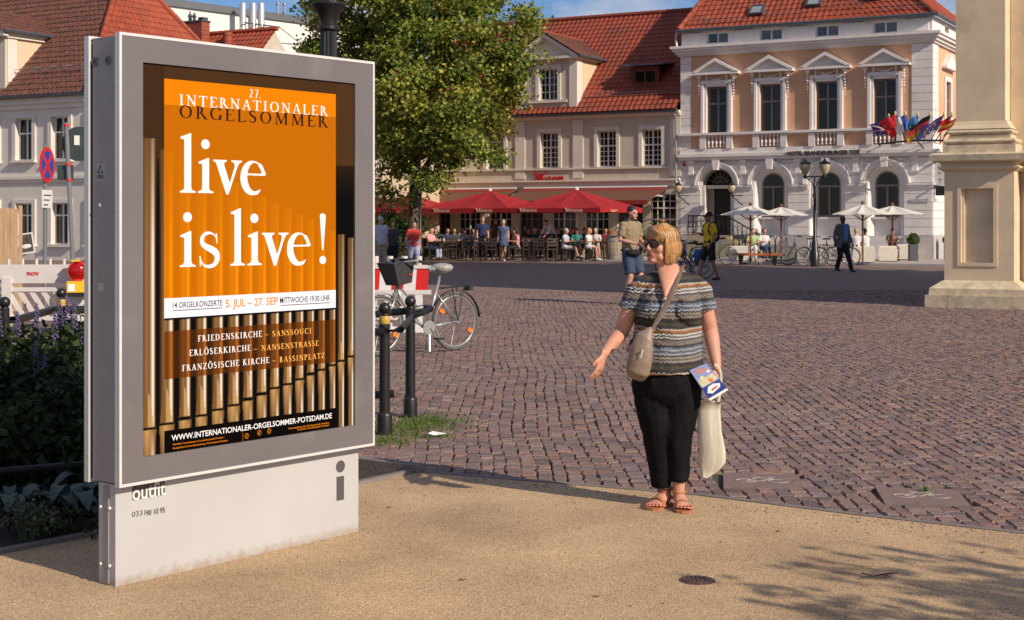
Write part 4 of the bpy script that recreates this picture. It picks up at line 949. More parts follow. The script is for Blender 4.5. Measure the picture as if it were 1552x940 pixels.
g = MB(); g.box(a0-.2, a1+.18, -.42, -.0, dz1, dz1+.12); g.box(a1-.0, a1+.18, .001, 2.6, dz1, dz1+.12)
g.prism([(a0-.2, dz1+.121), (a0+.15, dz1+.121), (xm, dz1+1.03), (xm, dz1+1.22)], -.42, -.05); g.prism([(a1+.18, dz1+.121), (xm, dz1+1.22), (xm, dz1+1.03), (a1-.17, dz1+.121)], -.42, -.05)
g.prism([(a0+.15, dz1+.122), (a1-.17, dz1+.122), (xm, dz1+1.03)], -.14, -.05); g.obj('pediment', m_beigel, dm)
sash(dm, -7.08, -6.10, 7.26, 8.72, .0, m_frame, cols=2, rows=4, split=.0, bar=.03)
tiles((a1+.26, -.5, dz1+.14), (a1+.26, 2.75, dz1+.14), (xm, 3.9, dz1+1.3), (xm, -.5, dz1+1.3)).obj('roof_tiles', m_told, dm, kind='stuff')
tiles((a0-.28, 2.75, dz1+.14), (a0-.28, -.5, dz1+.14), (xm, -.5, dz1+1.3), (xm, 3.9, dz1+1.3)).obj('roof_tiles', m_tred, dm, kind='stuff')
ridge((xm, -.5, dz1+1.3), (xm, 3.9, dz1+1.3), .07).obj('ridge_tiles', m_tred2, dm, kind='stuff')
g = MB(); g.tube([(a1+.32, -.5, dz1+.1), (a1+.32, 2.75, dz1+.1)], .06, 6); g.obj('gutter', m_lead, dm)
g = MB(); g.box(a1-.02, a1+.1, .2, 2.6, -.01, .02); g.xf(Matrix.Translation((0, 0, 0))); 
g = MB(); g.prismx([(.10, dz0-.02), (.24, dz0-.02), (2.85, dz1+.05), (2.70, dz1+.05)], a1-.02, a1+.08); g.obj('flashing', m_lead, dm)
# shed dormer, dark red timber
d2 = empty_part('dormer', mat_); a0, a1 = -2.85, -1.45; y0 = .95
g = MB(); wall_with_openings(g, a0, a1, 7.15, 8.72, [(a0+.16, a1-.16, 7.4, 8.55)], y0, y0+.08); g.prismx([(y0+.081, 7.6), (y0+.081, 8.72), (2.3, 8.8)], a1-.08, a1-.0); g.prismx([(y0+.081, 7.6), (y0+.081, 8.72), (2.3, 8.8)], a0, a0+.08); g.obj('wall', mat('dark_red_timber', (.13, .02, .012), .6, var=.2), d2)
sash(d2, a0+.16, a1-.16, 7.4, 8.55, y0+.02, mat('brown_red_frame', (.16, .03, .02), .5), cols=1, rows=1, split=0)
g = MB(); g.prismx([(y0-.35, 8.73), (y0-.35, 8.80), (2.75, 9.02), (2.75, 8.95)], a0-.3, a1+.35); g.obj('roof', m_dzinc, d2)
MB().box(a0-.15, a1+.15, y0-.15, y0, 7.10, 7.16).obj('sill', m_dzinc, d2)
# raised sign with the bull horns on the first letter
z_s = 3.60; s0 = onpl((OH.x, OH.y), (FA.x, FA.y), 808, 276); s1 = onpl((OH.x, OH.y), (FA.x, FA.y), 856, 277)
si = thing('restaurant_sign', 'red raised letter sign with bull horns above the restaurant awning', 'sign', fl(s0[0], -.03, 3.58), FR)
Wd = s1[0]-s0[0]
m_rs = mat('red_sign_letters', (.42, .008, .008), .4)
for k, ch in enumerate('ATADOR'): lettering(ch, .36, m_rs, si, (Wd*.37+Wd*.107*k, -.03, -.14), width=Wd*.10, extrude=.03, bold=.018, name='letter')
g = MB(); g.prism([(.12, -.14), (.22, -.14), (.26, .08), (.36, -.08), (.46, .08), (.50, -.14), (.60, -.14), (.54, .26), (.46, .26), (.36, .08), (.26, .26), (.18, .26)], -.06, 0)
for s_ in (-1, 1): g.tube([(.36+s_*.14, -.03, .22), (.36+s_*.28, -.03, .24), (.36+s_*.34, -.03, .34), (.36+s_*.24, -.03, .40)], [.05, .045, .03, .008], 6)
g.obj('letter', m_rs, si)

# awnings
m_awn = mat('red_awning', (.30, .03, .025), .75, var=.1, vs=3, transl=.15); m_awn2 = mat('brown_awning_stripe', (.17, .075, .045), .8, var=.1, transl=.15)
for k, (a, c, lab) in enumerate(((-13.6, -8.3, 'long red and brown awning on the left half of the restaurant front'), (-7.9, -.6, 'long red and brown awning on the right half of the restaurant front'))):
    o = thing('awning', lab, 'awning', fl(a, 0, 0), FR, 'awnings over the terrace'); w = c-a
    g = MB(); g.prismx([(-.02, 3.10), (-.02, 3.14), (-2.3, 2.52), (-2.3, 2.48)], 0, w); g.obj('canopy', m_awn2, o)
    g = MB(); g.box(0, w, -2.34, -2.30, 2.34, 2.53); g.prismx([(-.021, 3.142), (-.021, 3.15), (-.5, 3.02), (-.5, 3.012)], 0, w); g.obj('valance', m_awn, o)
    g = MB(); g.tube([(0, -.1, 3.16), (w, -.1, 3.16)], .06, 6); g.obj('cassette', m_frame, o)
    g = MB()
    for xx in (.1, w/2, w-.1): g.tube([(xx, -.02, 2.7), (xx, -1.1, 2.75), (xx, -2.28, 2.5)], .03, 5)
    g.obj('arm', m_frame, o)

# ---------------------------------------------------------------- corner house on the left
LO = Vector((-21.16, 60.9, 0)); 
def ll_(x, y, z=0.): return LO+FA*x+FB*y+Vector((0, 0, z))
def lx(px, py, off=0.): P = ll_(0, off); return onpl((P.x, P.y), (FA.x, FA.y), px, py)
ch = thing('corner_house', 'cream corner house with old brown red tiled hipped roof on the left', 'house', LO, FR)
X0, X1 = -6.0, 4.7
wu = [(lx(25, 200)[0], lx(61, 200)[0]), (lx(79, 200)[0], lx(112, 200)[0])]; st_ = wu[1][0]-wu[0][0]; wu = [(wu[0][0]+st_*k, wu[0][0]+st_*k+.95) for k in range(-2, 5)]
zu0, zu1 = lx(43, 243)[1], lx(43, 179)[1]; zg0, zg1 = lx(43, 370)[1], lx(43, 308)[1]
b = MB(); wall_with_openings(b, X0, X1, 0, 6.75, [], .36, .4)
b = MB(); wall_with_openings(b, X0, X1, 3.0, 6.75, [(a, c, zu0, zu1) for a, c in wu], 0, .35); wall_with_openings(b, X0, X1, 0, 3.0, [(a, c, zg0, zg1) for a, c in wu], 0, .35); b.box(X1-.35, X1, .351, 9, 0, 6.75); b.obj('wall', m_beigel, ch)
MB().box(X0, X1-.4, 1.2, 9, 0, 6.6).obj('inner_volume', m_dark, ch)
for a, c in wu:
    for z0, z1, sp in ((zu0, zu1, .36), (zg0, zg1, .3)):
        sash(ch, a, c, z0, z1, .16, m_frame, cols=1, rows=1, split=sp, fr=.055); curtain(ch, a+.04, c-.04, z0+.04, z1-.04, .28, .4)
        g = MB(); g.box(a-.2, a, -.07, 0, z0, z1+.15); g.box(c, c+.2, -.07, 0, z0, z1+.15); g.box(a, c, -.07, 0, z1, z1+.15); g.box(a-.25, c+.25, -.16, 0, z0-.1, z0-.001); g.obj('window_casing', m_beigel, ch)
zl = lx(40, 270)[1]; g = MB(); g.box(X0, X1+.05, -.12, 0, zl-.06, zl+.06); g.box(X0, X1+.05, -.06, 0, zl-.2, zl-.06); g.box(X0, X1+.1, -.1, 0, 6.25, 6.45); g.box(X0, X1+.2, -.22, 0, 6.45, 6.70); g.obj('ledge', m_beigel, ch)
g = MB(); g.tube([(X0, -.4, 6.78), (X1+.3, -.4, 6.78)], .09, 8); g.obj('gutter', m_lead, ch)
rq = 6.82
tiles((X0, -.45, rq), (X1+.3, -.45, rq), (X1-3.6, 5.6, rq+6.2), (X0, 5.6, rq+6.2)).obj('roof_tiles', m_told, ch, kind='stuff')
tiles((X1+.3, -.45, rq), (X1+.3, 10.6, rq), (X1-3.6, 5.9, rq+6.2), (X1-3.6, 5.6, rq+6.2)).obj('roof_tiles', m_tred2, ch, kind='stuff')
ridge((X1+.3, -.45, rq+.05), (X1-3.6, 5.6, rq+6.25), .13).obj('hip_tiles', m_tred2, ch, kind='stuff')
ridge((X1-3.6, 5.6, rq+6.25), (X1-3.6, 5.9, rq+6.25), .13).obj('ridge_tiles', m_tred2, ch, kind='stuff'); ridge((X1-3.6, 5.9, rq+6.25), (X1+.3, 10.6, rq+.05), .13).obj('hip_tiles', m_tred2, ch, kind='stuff')
g = MB()
for k in range(2): g.tube([(X0, .35, rq+1.05+.12*k), (X1-.6, .35, rq+1.05+.12*k)], .012, 4)
for k in range(14): g.tube([(X0+.9*k, .7, rq+1.25), (X0+.9*k, .35, rq+1.2), (X0+.9*k, .4, rq+.9)], .016, 4)
g.obj('snow_guard', m_zinc, ch)
# gable dormer whose lit right cheek shows
dm = empty_part('dormer', ch); xa = lx(8, 100, -.1)[0]; za, zt = 6.95, lx(8, 55, -.1)[1]-.05; w_ = 3.2; dl = (zt-rq)/1.02-.4
b = MB(); wall_with_openings(b, xa-w_, xa, za, zt, [(xa-2.2, xa-1.1, za+.5, zt-.4)], -.12, .1); b.obj('wall', m_beige, dm); sash(dm, xa-2.2, xa-1.1, za+.5, zt-.4, 0, m_frame)
g = MB(); g.prismx([(.101, za+.1), (.101, zt), (dl, zt)], xa-.12, xa-.01); g.obj('cheek', MATS['warm_cream_stucco'], dm)
g = MB(); g.box(xa-.005, xa+.04, .0, .5, za+.5, zt); g.box(xa-.01, xa+.12, -.3, dl-.1, zt, zt+.14); g.box(xa-.01, xa+.22, -.35, dl, zt+.14, zt+.24); g.box(xa-w_-.2, xa+.22, -.40, -.12, zt+.05, zt+.2); g.obj('trim', m_beigel, dm)
g = MB(); g.prismx([(.10, za), (.24, za), (dl+.15, zt), (dl, zt)], xa-.0, xa+.07); g.obj('flashing', m_lead, dm)
g = MB(); g.tube([(xa+.34, -.45, zt+.26), (xa+.34, dl+.2, zt+.26)], .07, 6); g.obj('gutter', m_lead, dm)
tiles((xa+.30, -.5, zt+.28), (xa+.30, dl+.3, zt+.28), (xa-w_/2, dl+1.5, zt+1.35), (xa-w_/2, -.5, zt+1.35)).obj('roof_tiles', m_told, dm, kind='stuff')
# lower wing whose roof ridge and chimney rise above the kiosk
P = at(232, 9, 70); 
lw = thing('rear_wing', 'low rear roof of bright red tiles with a brick chimney behind the kiosk', 'house', at(300, 335, 69)-Vector((0, 0, CAMH)), FR)
def rw(px, py, off): P = lw.location+FB*off; return onpl((P.x, P.y), (FA.x, FA.y), px, py)
r0 = rw(290, 55, 3.5); r1 = rw(420, 74, 3.5); zr = r0[1]
tiles((r0[0]-4, -.2, zr-3.6), (r1[0]+.1, -.2, zr-3.6), (r1[0], 3.5, zr), (r0[0]-4, 3.5, zr)).obj('roof_tiles', m_tred2, lw, kind='stuff')
ridge((r0[0]-4, 3.5, zr+.03), (r1[0], 3.5, zr+.03), .12).obj('ridge_tiles', m_tred2, lw, kind='stuff')
MB().box(r0[0]-4, r1[0], 0, 7, 0, zr-3.6).obj('wall', m_beige, lw)
MB().prismx([(0, zr-3.6), (3.5, zr-.1), (7, zr-3.6)], r0[0]-4, r1[0]-.15).obj('gable', m_beige, lw)
c0, c1 = rw(283, 60, 2.8)[0], rw(312, 60, 2.8)[0]; ct = rw(290, 35, 2.8)[1]
cm = mat('red_brick', (.30, .07, .04), .85, var=.25, vs=6)
cp = empty_part('chimney', lw)
z = zr-1.2; k = 0; w_ = c1-c0
while z < ct:                                # brick courses, each a real piece with recessed joints
    for q in range(4):
        xx = c0+w_*(q+(k % 2)*.5)/4-.0; xe = min(xx+w_/4-.015, c1)
        if q == 0 and k % 2: MB().box(c0, c0+w_/8-.015, 2.5, 3.1, z, z+.085).obj('brick', cm, cp)
        if xe > xx+.03: MB().box(xx, xe, 2.5, 3.1, z, z+.085).obj('brick', cm, cp)
    z += .1; k += 1
MB().box(c0+.02, c1-.02, 2.52, 3.08, zr-1.2, ct).obj('mortar', mat('lime_mortar', (.22, .16, .13), .9), cp)
g = MB(); g.box(c0-.04, c1+.04, 2.46, 3.14, ct, ct+.07); g.lathe([(.09, ct+.07), (.09, ct+.30), (.13, ct+.34), (.05, ct+.48), (.02, ct+.62)], 8, c=(c0+.22, 2.8, 0)); g.lathe([(.08, ct+.07), (.08, ct+.25), (.12, ct+.3), (.03, ct+.5)], 8, c=(c0+.5, 2.8, 0)); g.box(c1-.35, c1-.02, 2.6, 3.0, ct+.18, ct+.22); g.box(c1-.33, c1-.3, 2.6, 3.0, ct+.07, ct+.18); g.box(c1-.07, c1-.04, 2.6, 3.0, ct+.07, ct+.18); g.obj('chimney_cap', m_lead, cp)
q = rw(345, 50, 2.9); MB().lathe([(.22, zr-.8), (.22, q[1]-.15), (.25, q[1]-.15), (.25, q[1]+.02), (.2, q[1]+.02)], 14, c=(q[0], 2.9, 0)).obj('flue_pot', cm, lw, smooth='auto')

# ---------------------------------------------------------------- large modern white building behind
UV = Vector((.66, .751, 0)).normalized()
base = at(300, HY, 84); WR = math.atan2(UV.y, UV.x)
wb = thing('modern_building', 'plain white flat roofed modern building behind the old roofs', 'building', (base.x, base.y, 0), WR)
def wp(px, py, off=0.): P = Vector((base.x, base.y, 0))+Vector((-UV.y, UV.x, 0))*off; return onpl((P.x, P.y), (UV.x, UV.y), px, py)
zt = wp(300, 15)[1]; xa, xb = wp(150, 10)[0]-12, wp(520, 45)[0]+4
MB().box(xa, xb, 0, 20, 0, zt).obj('wall', mat('bright_white_render', (.72, .70, .66), .8, var=.03, vs=.6), wb)
g = MB(); g.box(xa-.1, xb+.1, -.15, 20, zt+.001, zt+.42); g.obj('parapet', m_dzinc, wb)
for px, w in ((368, .24), (383.5, .24), (396, .24)):
    s_, z_ = wp(px, 4, -1.0); MB().lathe([(.20, 5), (.20, z_-.1), (.14, z_)], 14, c=(s_, -1.0, 0)).obj('steel_flue', mat('stainless_steel', (.62, .60, .60), .3, metal=.6, var=.05), wb, smooth='auto')
s_, z_ = wp(370, 36, -1.0); s2, z2 = wp(402, 39, -1.0); g = MB(); g.tube([(s_-.3, -1.35, z_), (s2+.8, -1.35, z_)], .05, 5)
s3, z3 = wp(457, 68, 0); g.tube([(s2+.8, -1.35, z_), (s3, 0, z3)], .03, 4); g.obj('flue_brace', m_lead, wb)
for px in (418, 428): s_, z_ = wp(px, 17, 1); MB().lathe([(.07, zt+.4), (.07, zt+1.1), (.12, zt+1.1), (.12, zt+1.25)], 8, c=(s_, .8, 0)).obj('vent_pipe', m_zinc, wb)

# low cream house seen dappled under the tree, turned toward the square
base2 = at(560, HY, 66); cw = thing('side_house', 'cream house wall under the big tree left of the restaurant', 'house', (base2.x, base2.y, 0), R(10))
MB().box(-4, 3.2, 0, 6, 0, 6.2).obj('wall', MATS['cream_wall'], cw)
tiles((-4.2, -.4, 6.15), (3.3, -.4, 6.15), (3.3, 3.4, 9.2), (-4.2, 3.4, 9.2)).obj('roof_tiles', m_tred, cw, kind='stuff')
for x in (-2.5, -.2):
    sash(cw, x, x+1.0, 3.9, 5.5, -.05, m_frame, cols=2, rows=3)

# ---------------------------------------------------------------- town gate pillar (right edge) and its body
m_gate = mat('ochre_stucco', (.66, .52, .35), .88, var=.10, vs=2.2, bump=.12, bs=35, var2=((.50, .40, .28), 1.6, .55, .8))
m_gates = mat('weathered_sandstone', (.60, .49, .34), .9, var=.22, vs=6, bump=.25, bs=40, var2=((.36, .30, .22), 4, .5, .75))
GO = gp(1439.7, 466.0); GO = Vector((GO.x, GO.y+.35, 0))
gt = thing('town_gate', 'ochre stucco town gate pillar on a stepped stone base at the right edge', 'gate', GO, FR)
def gz(py): return CAMH-(py-HY)*(GO.y-.2)/FPX
pw = 1.27
def ring_box(name, x0, x1, y0, y1, z0, z1, mt): return MB().box(x0, x1, y0, y1, z0, z1).obj(name, mt, gt)
zb1, zb2 = gz(447.5), gz(425)
# lower plinth blocks
MB().box(-.30, .12, -.30, 3, -.02, zb1).obj('plinth_block', m_gates, gt); MB().box(.128, 1.28, -.30, 3, -.02, zb1).obj('plinth_block', m_gates, gt); MB().box(1.288, 3.0, -.295, 3, -.02, zb1).obj('plinth_block', m_gates, gt)
g = MB(); prf = [(-.24, zb1+.001), (-.24, zb1+.12), (-.16, zb1+.17), (-.10, zb1+.2), (-.06, zb2), (3.1, zb2), (3.1, zb1+.001)]
x0g, x1g = -.25, pw+.25
def moulding(name, prof, mt, w=pw):          # stepped square rings from a profile (projection, z0, z1)
    g = MB()
    for d, z0, z1 in prof: g.box(-d, w+d, -d, 2.9, z0, z1)
    return g.obj(name, mt, gt)
def taper(g, d0, d1, z0, z1, w=pw):
    V = [(-d0, -d0, z0), (w+d0, -d0, z0), (w+d0, 2.9, z0), (-d0, 2.9, z0), (-d1, -d1, z1), (w+d1, -d1, z1), (w+d1, 2.9, z1), (-d1, 2.9, z1)]
    g.add(V, [(0, 3, 2, 1), (4, 5, 6, 7), (0, 1, 5, 4), (1, 2, 6, 5), (2, 3, 7, 6), (3, 0, 4, 7)])
g = MB(); taper(g, .24, .23, zb1+.002, zb1+.13); taper(g, .23, .14, zb1+.13, zb1+.19); taper(g, .14, .06, zb1+.19, zb2-.03); taper(g, .06, .0, zb2-.03, zb2+.0); g.obj('base_moulding', m_gates, gt)
zc0, zc1 = gz(260), gz(232)
# pedestal with a sunk panel
pa, pb, pz0, pz1 = .31, .90, gz(398), gz(286); 
g = MB(); wall_with_openings(g, 0, pw, zb2+.002, zc0, [(pa, pb, pz0, pz1)], 0, .25); g.box(0, pw, .2501, 2.9, zb2+.002, zc0); g.obj('pedestal', m_gate, gt)
g = MB()
for a, c, z0, z1 in ((pa-.07, pa, pz0-.07, pz1+.07), (pb, pb+.07, pz0-.07, pz1+.07), (pa, pb, pz1, pz1+.07), (pa, pb, pz0-.07, pz0)): g.box(a, c, -.02, -.0005, z0, z1)
g.box(pa-.0, pa+.05, .04, .2, pz0, pz1); g.obj('panel_frame', m_gate, gt)
MB().box(pa+.001, pb-.001, .10, .2495, pz0+.001, pz1-.001).obj('panel', m_gate, gt)
g = MB(); taper(g, .02, .10, zc0+.001, zc0+.06); taper(g, .10, .10, zc0+.06, zc0+.09); taper(g, .06, .16, zc0+.15, gz(244)); g.box(-.055, pw+.055, -.055, 2.9, zc0+.09, zc0+.15); g.obj('cornice_lower', m_gate, gt)
g = MB(); taper(g, .22, .235, gz(244)+.001, gz(235)); taper(g, .235, .18, gz(235)+.0, zc1); g.obj('cornice', m_gates, gt)
z = zc1
MB().box(-.03, pw+.03, -.03, 2.9, z+.001, gz(219.5)).obj('plinth_course', m_gates, gt)
def torus(name, d, z0, z1, mt):
    g = MB(); n = 6
    for k in range(n):
        t0, t1 = k/n, (k+1)/n; taper(g, d-.06+.06*math.sin(PI*t0), d-.06+.06*math.sin(PI*t1), z0+(z1-z0)*t0+.0005*k, z0+(z1-z0)*t1+.0005*k)
    return g.obj(name, mt, gt, smooth=False)
torus('torus_moulding', .03, gz(219.5)+.002, gz(210.5), m_gates)
g = MB(); taper(g, -.08, -.07, gz(210.5)+.006, gz(205)); g.obj('scotia', m_gate, gt)
torus('torus_moulding', -.04, gz(205)+.002, gz(196), m_gates)
g = MB(); taper(g, -.07, -.14, gz(196)+.006, gz(188)); taper(g, -.14, -.17, gz(188)+.001, gz(183)); g.obj('shaft_foot', m_gate, gt)
MB().box(.175, pw-.19, .175, 2.8, gz(183)+.002, 12.2).obj('shaft', m_gate, gt)
# the gate body to the right, out of frame, with attic
g = MB(); g.box(pw-.18, pw+2.2, .65, 5.2, 0, 12.2); g.box(pw+.08, pw+2.2, .56, .6495, 0, gz(266)); g.box(.2, pw-.181, 2.95, 5.2, 0, 12.2); g.obj('body', m_gate, gt)
g = MB(); g.box(pw, pw+2.2, .3, .64, gz(244), zc1); g.box(pw, pw+2.2, .45, .64, zc0, gz(244)); g.obj('wall_cornice', m_gate, gt)
g = MB(); g.box(pw+2.2+5, pw+2.2+8.5, .65, 5.2, 0, 12.2); g.box(pw+2.2, pw+7.2, .65, 5.2, 8.5, 12.2); g.box(pw+13.5, 17.5, .65, 5.2, 0, 12.2); g.box(pw+10.7, pw+13.5, .65, 5.2, 6.5, 12.2); g.obj('arches', m_gate, gt)
g = MB(); g.box(-.2, 17.8, -.2, 5.6, 12.2, 13.0); g.obj('entablature', m_gate, gt); MB().box(1.0, 16.6, .8, 4.8, 13.0, 16.5).obj('attic', m_gate, gt)
# ================================================================== TREES
m_bark = mat('linden_bark', (.10, .075, .055), .9, var=.35, vs=6, bump=.5, bs=14, stretch=(3, 3, .6))
def leaf_mat(name, transl=.35):
    m = mat(name, (1, 1, 1), .55, var=.15, vs=1.2, attr=True, transl=transl, spec=.3); return m
m_leaf = leaf_mat('linden_leaves')
def foliage(name, parent, blobs, n, size, cols, seed=1, origin=(0, 0, 0), shell=.55, mt=None, jit=.16, spread=1.25, per=26, flat=1.):
    """many small leaf faces in clumps spread through ellipsoid lobes; blobs: (center, (rx,ry,rz), weight)"""
    r = np.random.RandomState(seed); O = np.array(origin); V = []; Cc = []
    ws = np.array([b_[2] for b_ in blobs], float); ws /= ws.sum()
    for (c, rad, _), w in zip(blobs, ws):
        k = int(n*w); nc = max(3, k//per)
        d = r.normal(size=(nc, 3)); d /= np.linalg.norm(d, axis=1)[:, None]
        rr = (shell+(1-shell)*r.rand(nc))[:, None]**.8*(1+jit*r.normal(size=(nc, 1)))
        cen = np.array(c)-O+d*rr*np.array(rad)
        idx = r.randint(nc, size=k); lc = r.uniform(.55, 1.25, nc); hue = r.uniform(-1, 1, nc)
        P = cen[idx]+r.normal(size=(k, 3))*size*spread*np.array([1, 1, flat])*r.uniform(.6, 1.3, nc)[idx][:, None]
        nrm = d[idx]*.7+r.normal(size=(k, 3))*.7+np.array([0, 0, .25]); nrm /= np.linalg.norm(nrm, axis=1)[:, None]
        t = np.cross(nrm, r.normal(size=(k, 3))); t /= np.linalg.norm(t, axis=1)[:, None]; b2 = np.cross(nrm, t)
        s = (size*r.uniform(.55, 1.25, k))[:, None]
        q = np.stack([P-t*s*.5, P+b2*s*.42-t*s*.05, P+t*s*.62+nrm*s*.12, P-b2*s*.42-t*s*.05], 1); V.append(q)
        base = np.array(cols)[r.randint(len(cols), size=k)]*(lc[idx]*r.uniform(.8, 1.2, k))[:, None]; base[:, 0] *= 1+.18*hue[idx]
        Cc.append(base)
    V = np.concatenate(V); Cc = np.concatenate(Cc); k = len(V); me = bpy.data.meshes.new(name)
    me.vertices.add(4*k); me.vertices.foreach_set('co', V.reshape(-1)); me.loops.add(4*k); me.loops.foreach_set('vertex_index', np.arange(4*k, dtype=np.int32))
    me.polygons.add(k); me.polygons.foreach_set('loop_start', np.arange(0, 4*k, 4, dtype=np.int32)); me.polygons.foreach_set('loop_total', np.full(k, 4, dtype=np.int32))
    me.update(); ca = me.color_attributes.new('Col', 'FLOAT_COLOR', 'POINT')
    cc = np.ones((4*k, 4)); cc[:, :3] = np.repeat(np.clip(Cc, 0, 1), 4, axis=0); ca.data.foreach_set('color', cc.reshape(-1)); me.materials.append(mt or m_leaf)
    o = bpy.data.objects.new(name, me); COL.objects.link(o); o.parent = parent; return o
TY = 59.0
tb = at(628, HY, TY); tr = thing('linden_tree', 'big green linden tree standing left of the restaurant behind the kiosk', 'tree', (tb.x, tb.y, 0))
O_ = Vector((tb.x, tb.y, 0))
def tp(px, py, dy=0.): return at(px, py, TY+dy)-O_
lob = [(640, 40, 62, 70, 0), (580, 20, 60, 50, 1), (700, 60, 60, 60, -1.2), (600, 130, 58, 60, -1.5), (680, 150, 60, 50, -2), (735, 110, 55, 48, -1.5), (655, 215, 50, 38, -1.8), (600, 215, 44, 40, -.6), (705, 205, 44, 34, -2.2), (775, 95, 34, 26, -1.6), (778, 55, 24, 20, -1), (808, 28, 20, 10, -1), (790, 22, 16, 12, -1), (560, 90, 40, 60, 1.5), (520, 60, 48, 50, 2), (495, 20, 34, 36, 2), (485, 75, 26, 22, 2), (650, -60, 95, 70, 0), (560, -50, 70, 60, 1), (735, -5, 40, 38, 0), (580, 170, 34, 60, 2), (640, 180, 60, 60, 2.5), (720, 180, 46, 42, 2), (762, 150, 30, 22, -.5), (740, 235, 18, 16, -2), (690, 240, 26, 14, -2), (590, 262, 30, 14, 0), (645, 268, 34, 14, -2), (582, 288, 18, 12, -.5), (610, 300, 16, 8, -1)]
blobs = []
for px, py, rx, ry, dy in lob:
    c = tp(px, py, dy); k = TY/FPX; blobs.append((tuple(c), (rx*k, (rx+ry)/2*k*1.0, ry*k), rx*ry))
greens = [(.15, .19, .026), (.21, .24, .035), (.28, .28, .05), (.09, .13, .02), (.36, .32, .07)]
foliage('crown', tr, [(c_, tuple(q*.84 for q in r_), w_) for c_, r_, w_ in blobs], 82000, .16, [(c_[0]*1.14, c_[1]*1.18, c_[2]*1.1) for c_ in greens], 3, shell=.78, spread=2.3, per=210, jit=.2, flat=.62)
def limb(g, pts, r0, r1):
    n = len(pts); g.loft(pts, [r0+(r1-r0)*i/(n-1) for i in range(n)], side=(1, .2, 0), n=8)
g = MB(); limb(g, [(0, 0, -.05), (0, 0, .3), (-.03, 0, 1.4), (-.02, .05, 2.8), (.1, 0, 4.4), (.05, 0, 6.5), (.3, .1, 9.0), (.2, 0, 11.5)], .30, .09)
limb(g, [(0, 0, 3.1), (.7, -.6, 4.1), (1.8, -1, 5.1), (3.2, -1.2, 6.4), (4.2, -1.3, 7.6)], .16, .03); limb(g, [(0, 0, 3.4), (-.8, .3, 4.6), (-1.7, .8, 6.3), (-2.9, 1.3, 8.4)], .16, .04)
limb(g, [(.1, 0, 4.8), (1.0, .4, 6.2), (2.2, .3, 8.0), (3.0, .2, 9.6)], .13, .03); limb(g, [(0, 0, 5.5), (-.9, -.6, 7.0), (-1.6, -1, 8.8)], .12, .03); limb(g, [(0, 0, 2.9), (.9, -1.2, 3.4), (1.9, -1.7, 3.6)], .08, .02)
g.obj('trunk', m_bark, tr, smooth=True)
# off to the right, unseen trees added to shade the square (their trunks stand beyond the gate)
def added_shade_tree(x, y, r, z0, z1, n, seed, lab, size=.5, sx=1.0):
    o = thing('added_shade_tree', lab, 'tree', (x, y, 0), 0, 'added shade trees beyond the town gate'); rr = random.Random(seed); zc = (z0+z1)/2; bl = []
    for k in range(9): a = rr.uniform(0, 6.28); bl.append(((r*.5*math.cos(a)*sx, r*.5*math.sin(a), zc+rr.uniform(-.3, .3)*(z1-z0)), (r*.62*sx, r*.62, (z1-z0)*.36), 1))
    foliage('crown', o, bl, n, size, greens, seed, shell=.1)
    g = MB(); limb(g, [(0, 0, -.05), (0, 0, z0*.6), (.1, 0, zc), (0, .1, z1-.8)], .32, .06); g.obj('trunk', m_bark, o, smooth=True); return o
# ================================================================== STREET FURNITURE
# bollards with ball heads and bars
def bollard(px, pyb, lab, ring=True, Y=None):
    P = gp(px, pyb) if Y is None else Vector(((px-CX)/FPX*Y, Y, 0)); o = thing('bollard', lab, 'bollard', P, 0, 'iron bollards round the flower bed')
    MB().lathe([(.058, -.03), (.058, .14), (.053, .155), (.042, .165)], 18).obj('foot', m_black, o, smooth='auto')
    MB().lathe([(.042, .12), (.041, .5), (.039, .80), (.042, .803), (.042, .835), (.039, .838), (.038, .90), (.028, .905)], 18).obj('post', m_black, o, smooth='auto')
    g = MB(); g.ball((0, 0, .953), .047, 16, 10); g.lathe([(.02, .88), (.036, .9), (.036, .91), (.02, .92)], 14); g.obj('ball_head', m_black, o, smooth=True)
    if ring: MB().lathe([(.0405, .835), (.0420, .838), (.0420, .893), (.0405, .896)], 18).obj('yellow_band', mat('yellow_band_paint', (.52, .33, .06), .5, var=.1), o, smooth='auto')
    return o, P
b1, P1 = bollard(622, 631, 'black iron ball topped bollard without a yellow band, beside the silver bicycle', False)
b2, P2 = bollard(583, 657, 'black iron bollard with yellow band just right of the kiosk')
b3, P3 = bollard(93, 0, 'black iron bollard with yellow band behind the purple flowers, below the warning lamp', True, 13.4)
b4, P4 = bollard(7, 0, 'black iron bollard at the left edge of the photograph', False, 11.9)
def bar(name, pts, w, h, lab):
    g = MB(); pts = [Vector(p) for p in pts]
    g.loft(pts, [(w, h)]*len(pts), side=(.6, .8, 0), n=8)
    return tag(g.obj(name, m_black, None, smooth='auto'), lab, 'rail', 'iron rails between the bollards')
zt_ = 1.62-(490-HY)*11.6/FPX
bar('rail', [P2+Vector((-.75, .50, .82)), P2+Vector((-.30, -.05, .78)), P2+Vector((.0, -.10, .78)), P2+Vector((.12, .05, .79)), P1+Vector((.02, -.10, .83)), P1+Vector((.10, -.08, .86)), P1+Vector((.165, .10, .885)), P1+Vector((.10, .16, .885)), P1+Vector((.0, .11, .87)), P1+Vector((-.3, .10, .84))], .024, .030, 'curved black iron rail joining the two bollards right of the kiosk')
bar('rail', [P2+Vector((-1.5, .9, .29)), P2+Vector((-.06, .03, .29)), P2+Vector((.07, .03, .30))], .018, .030, 'short low black iron rail leaving the yellow banded bollard near the grass')
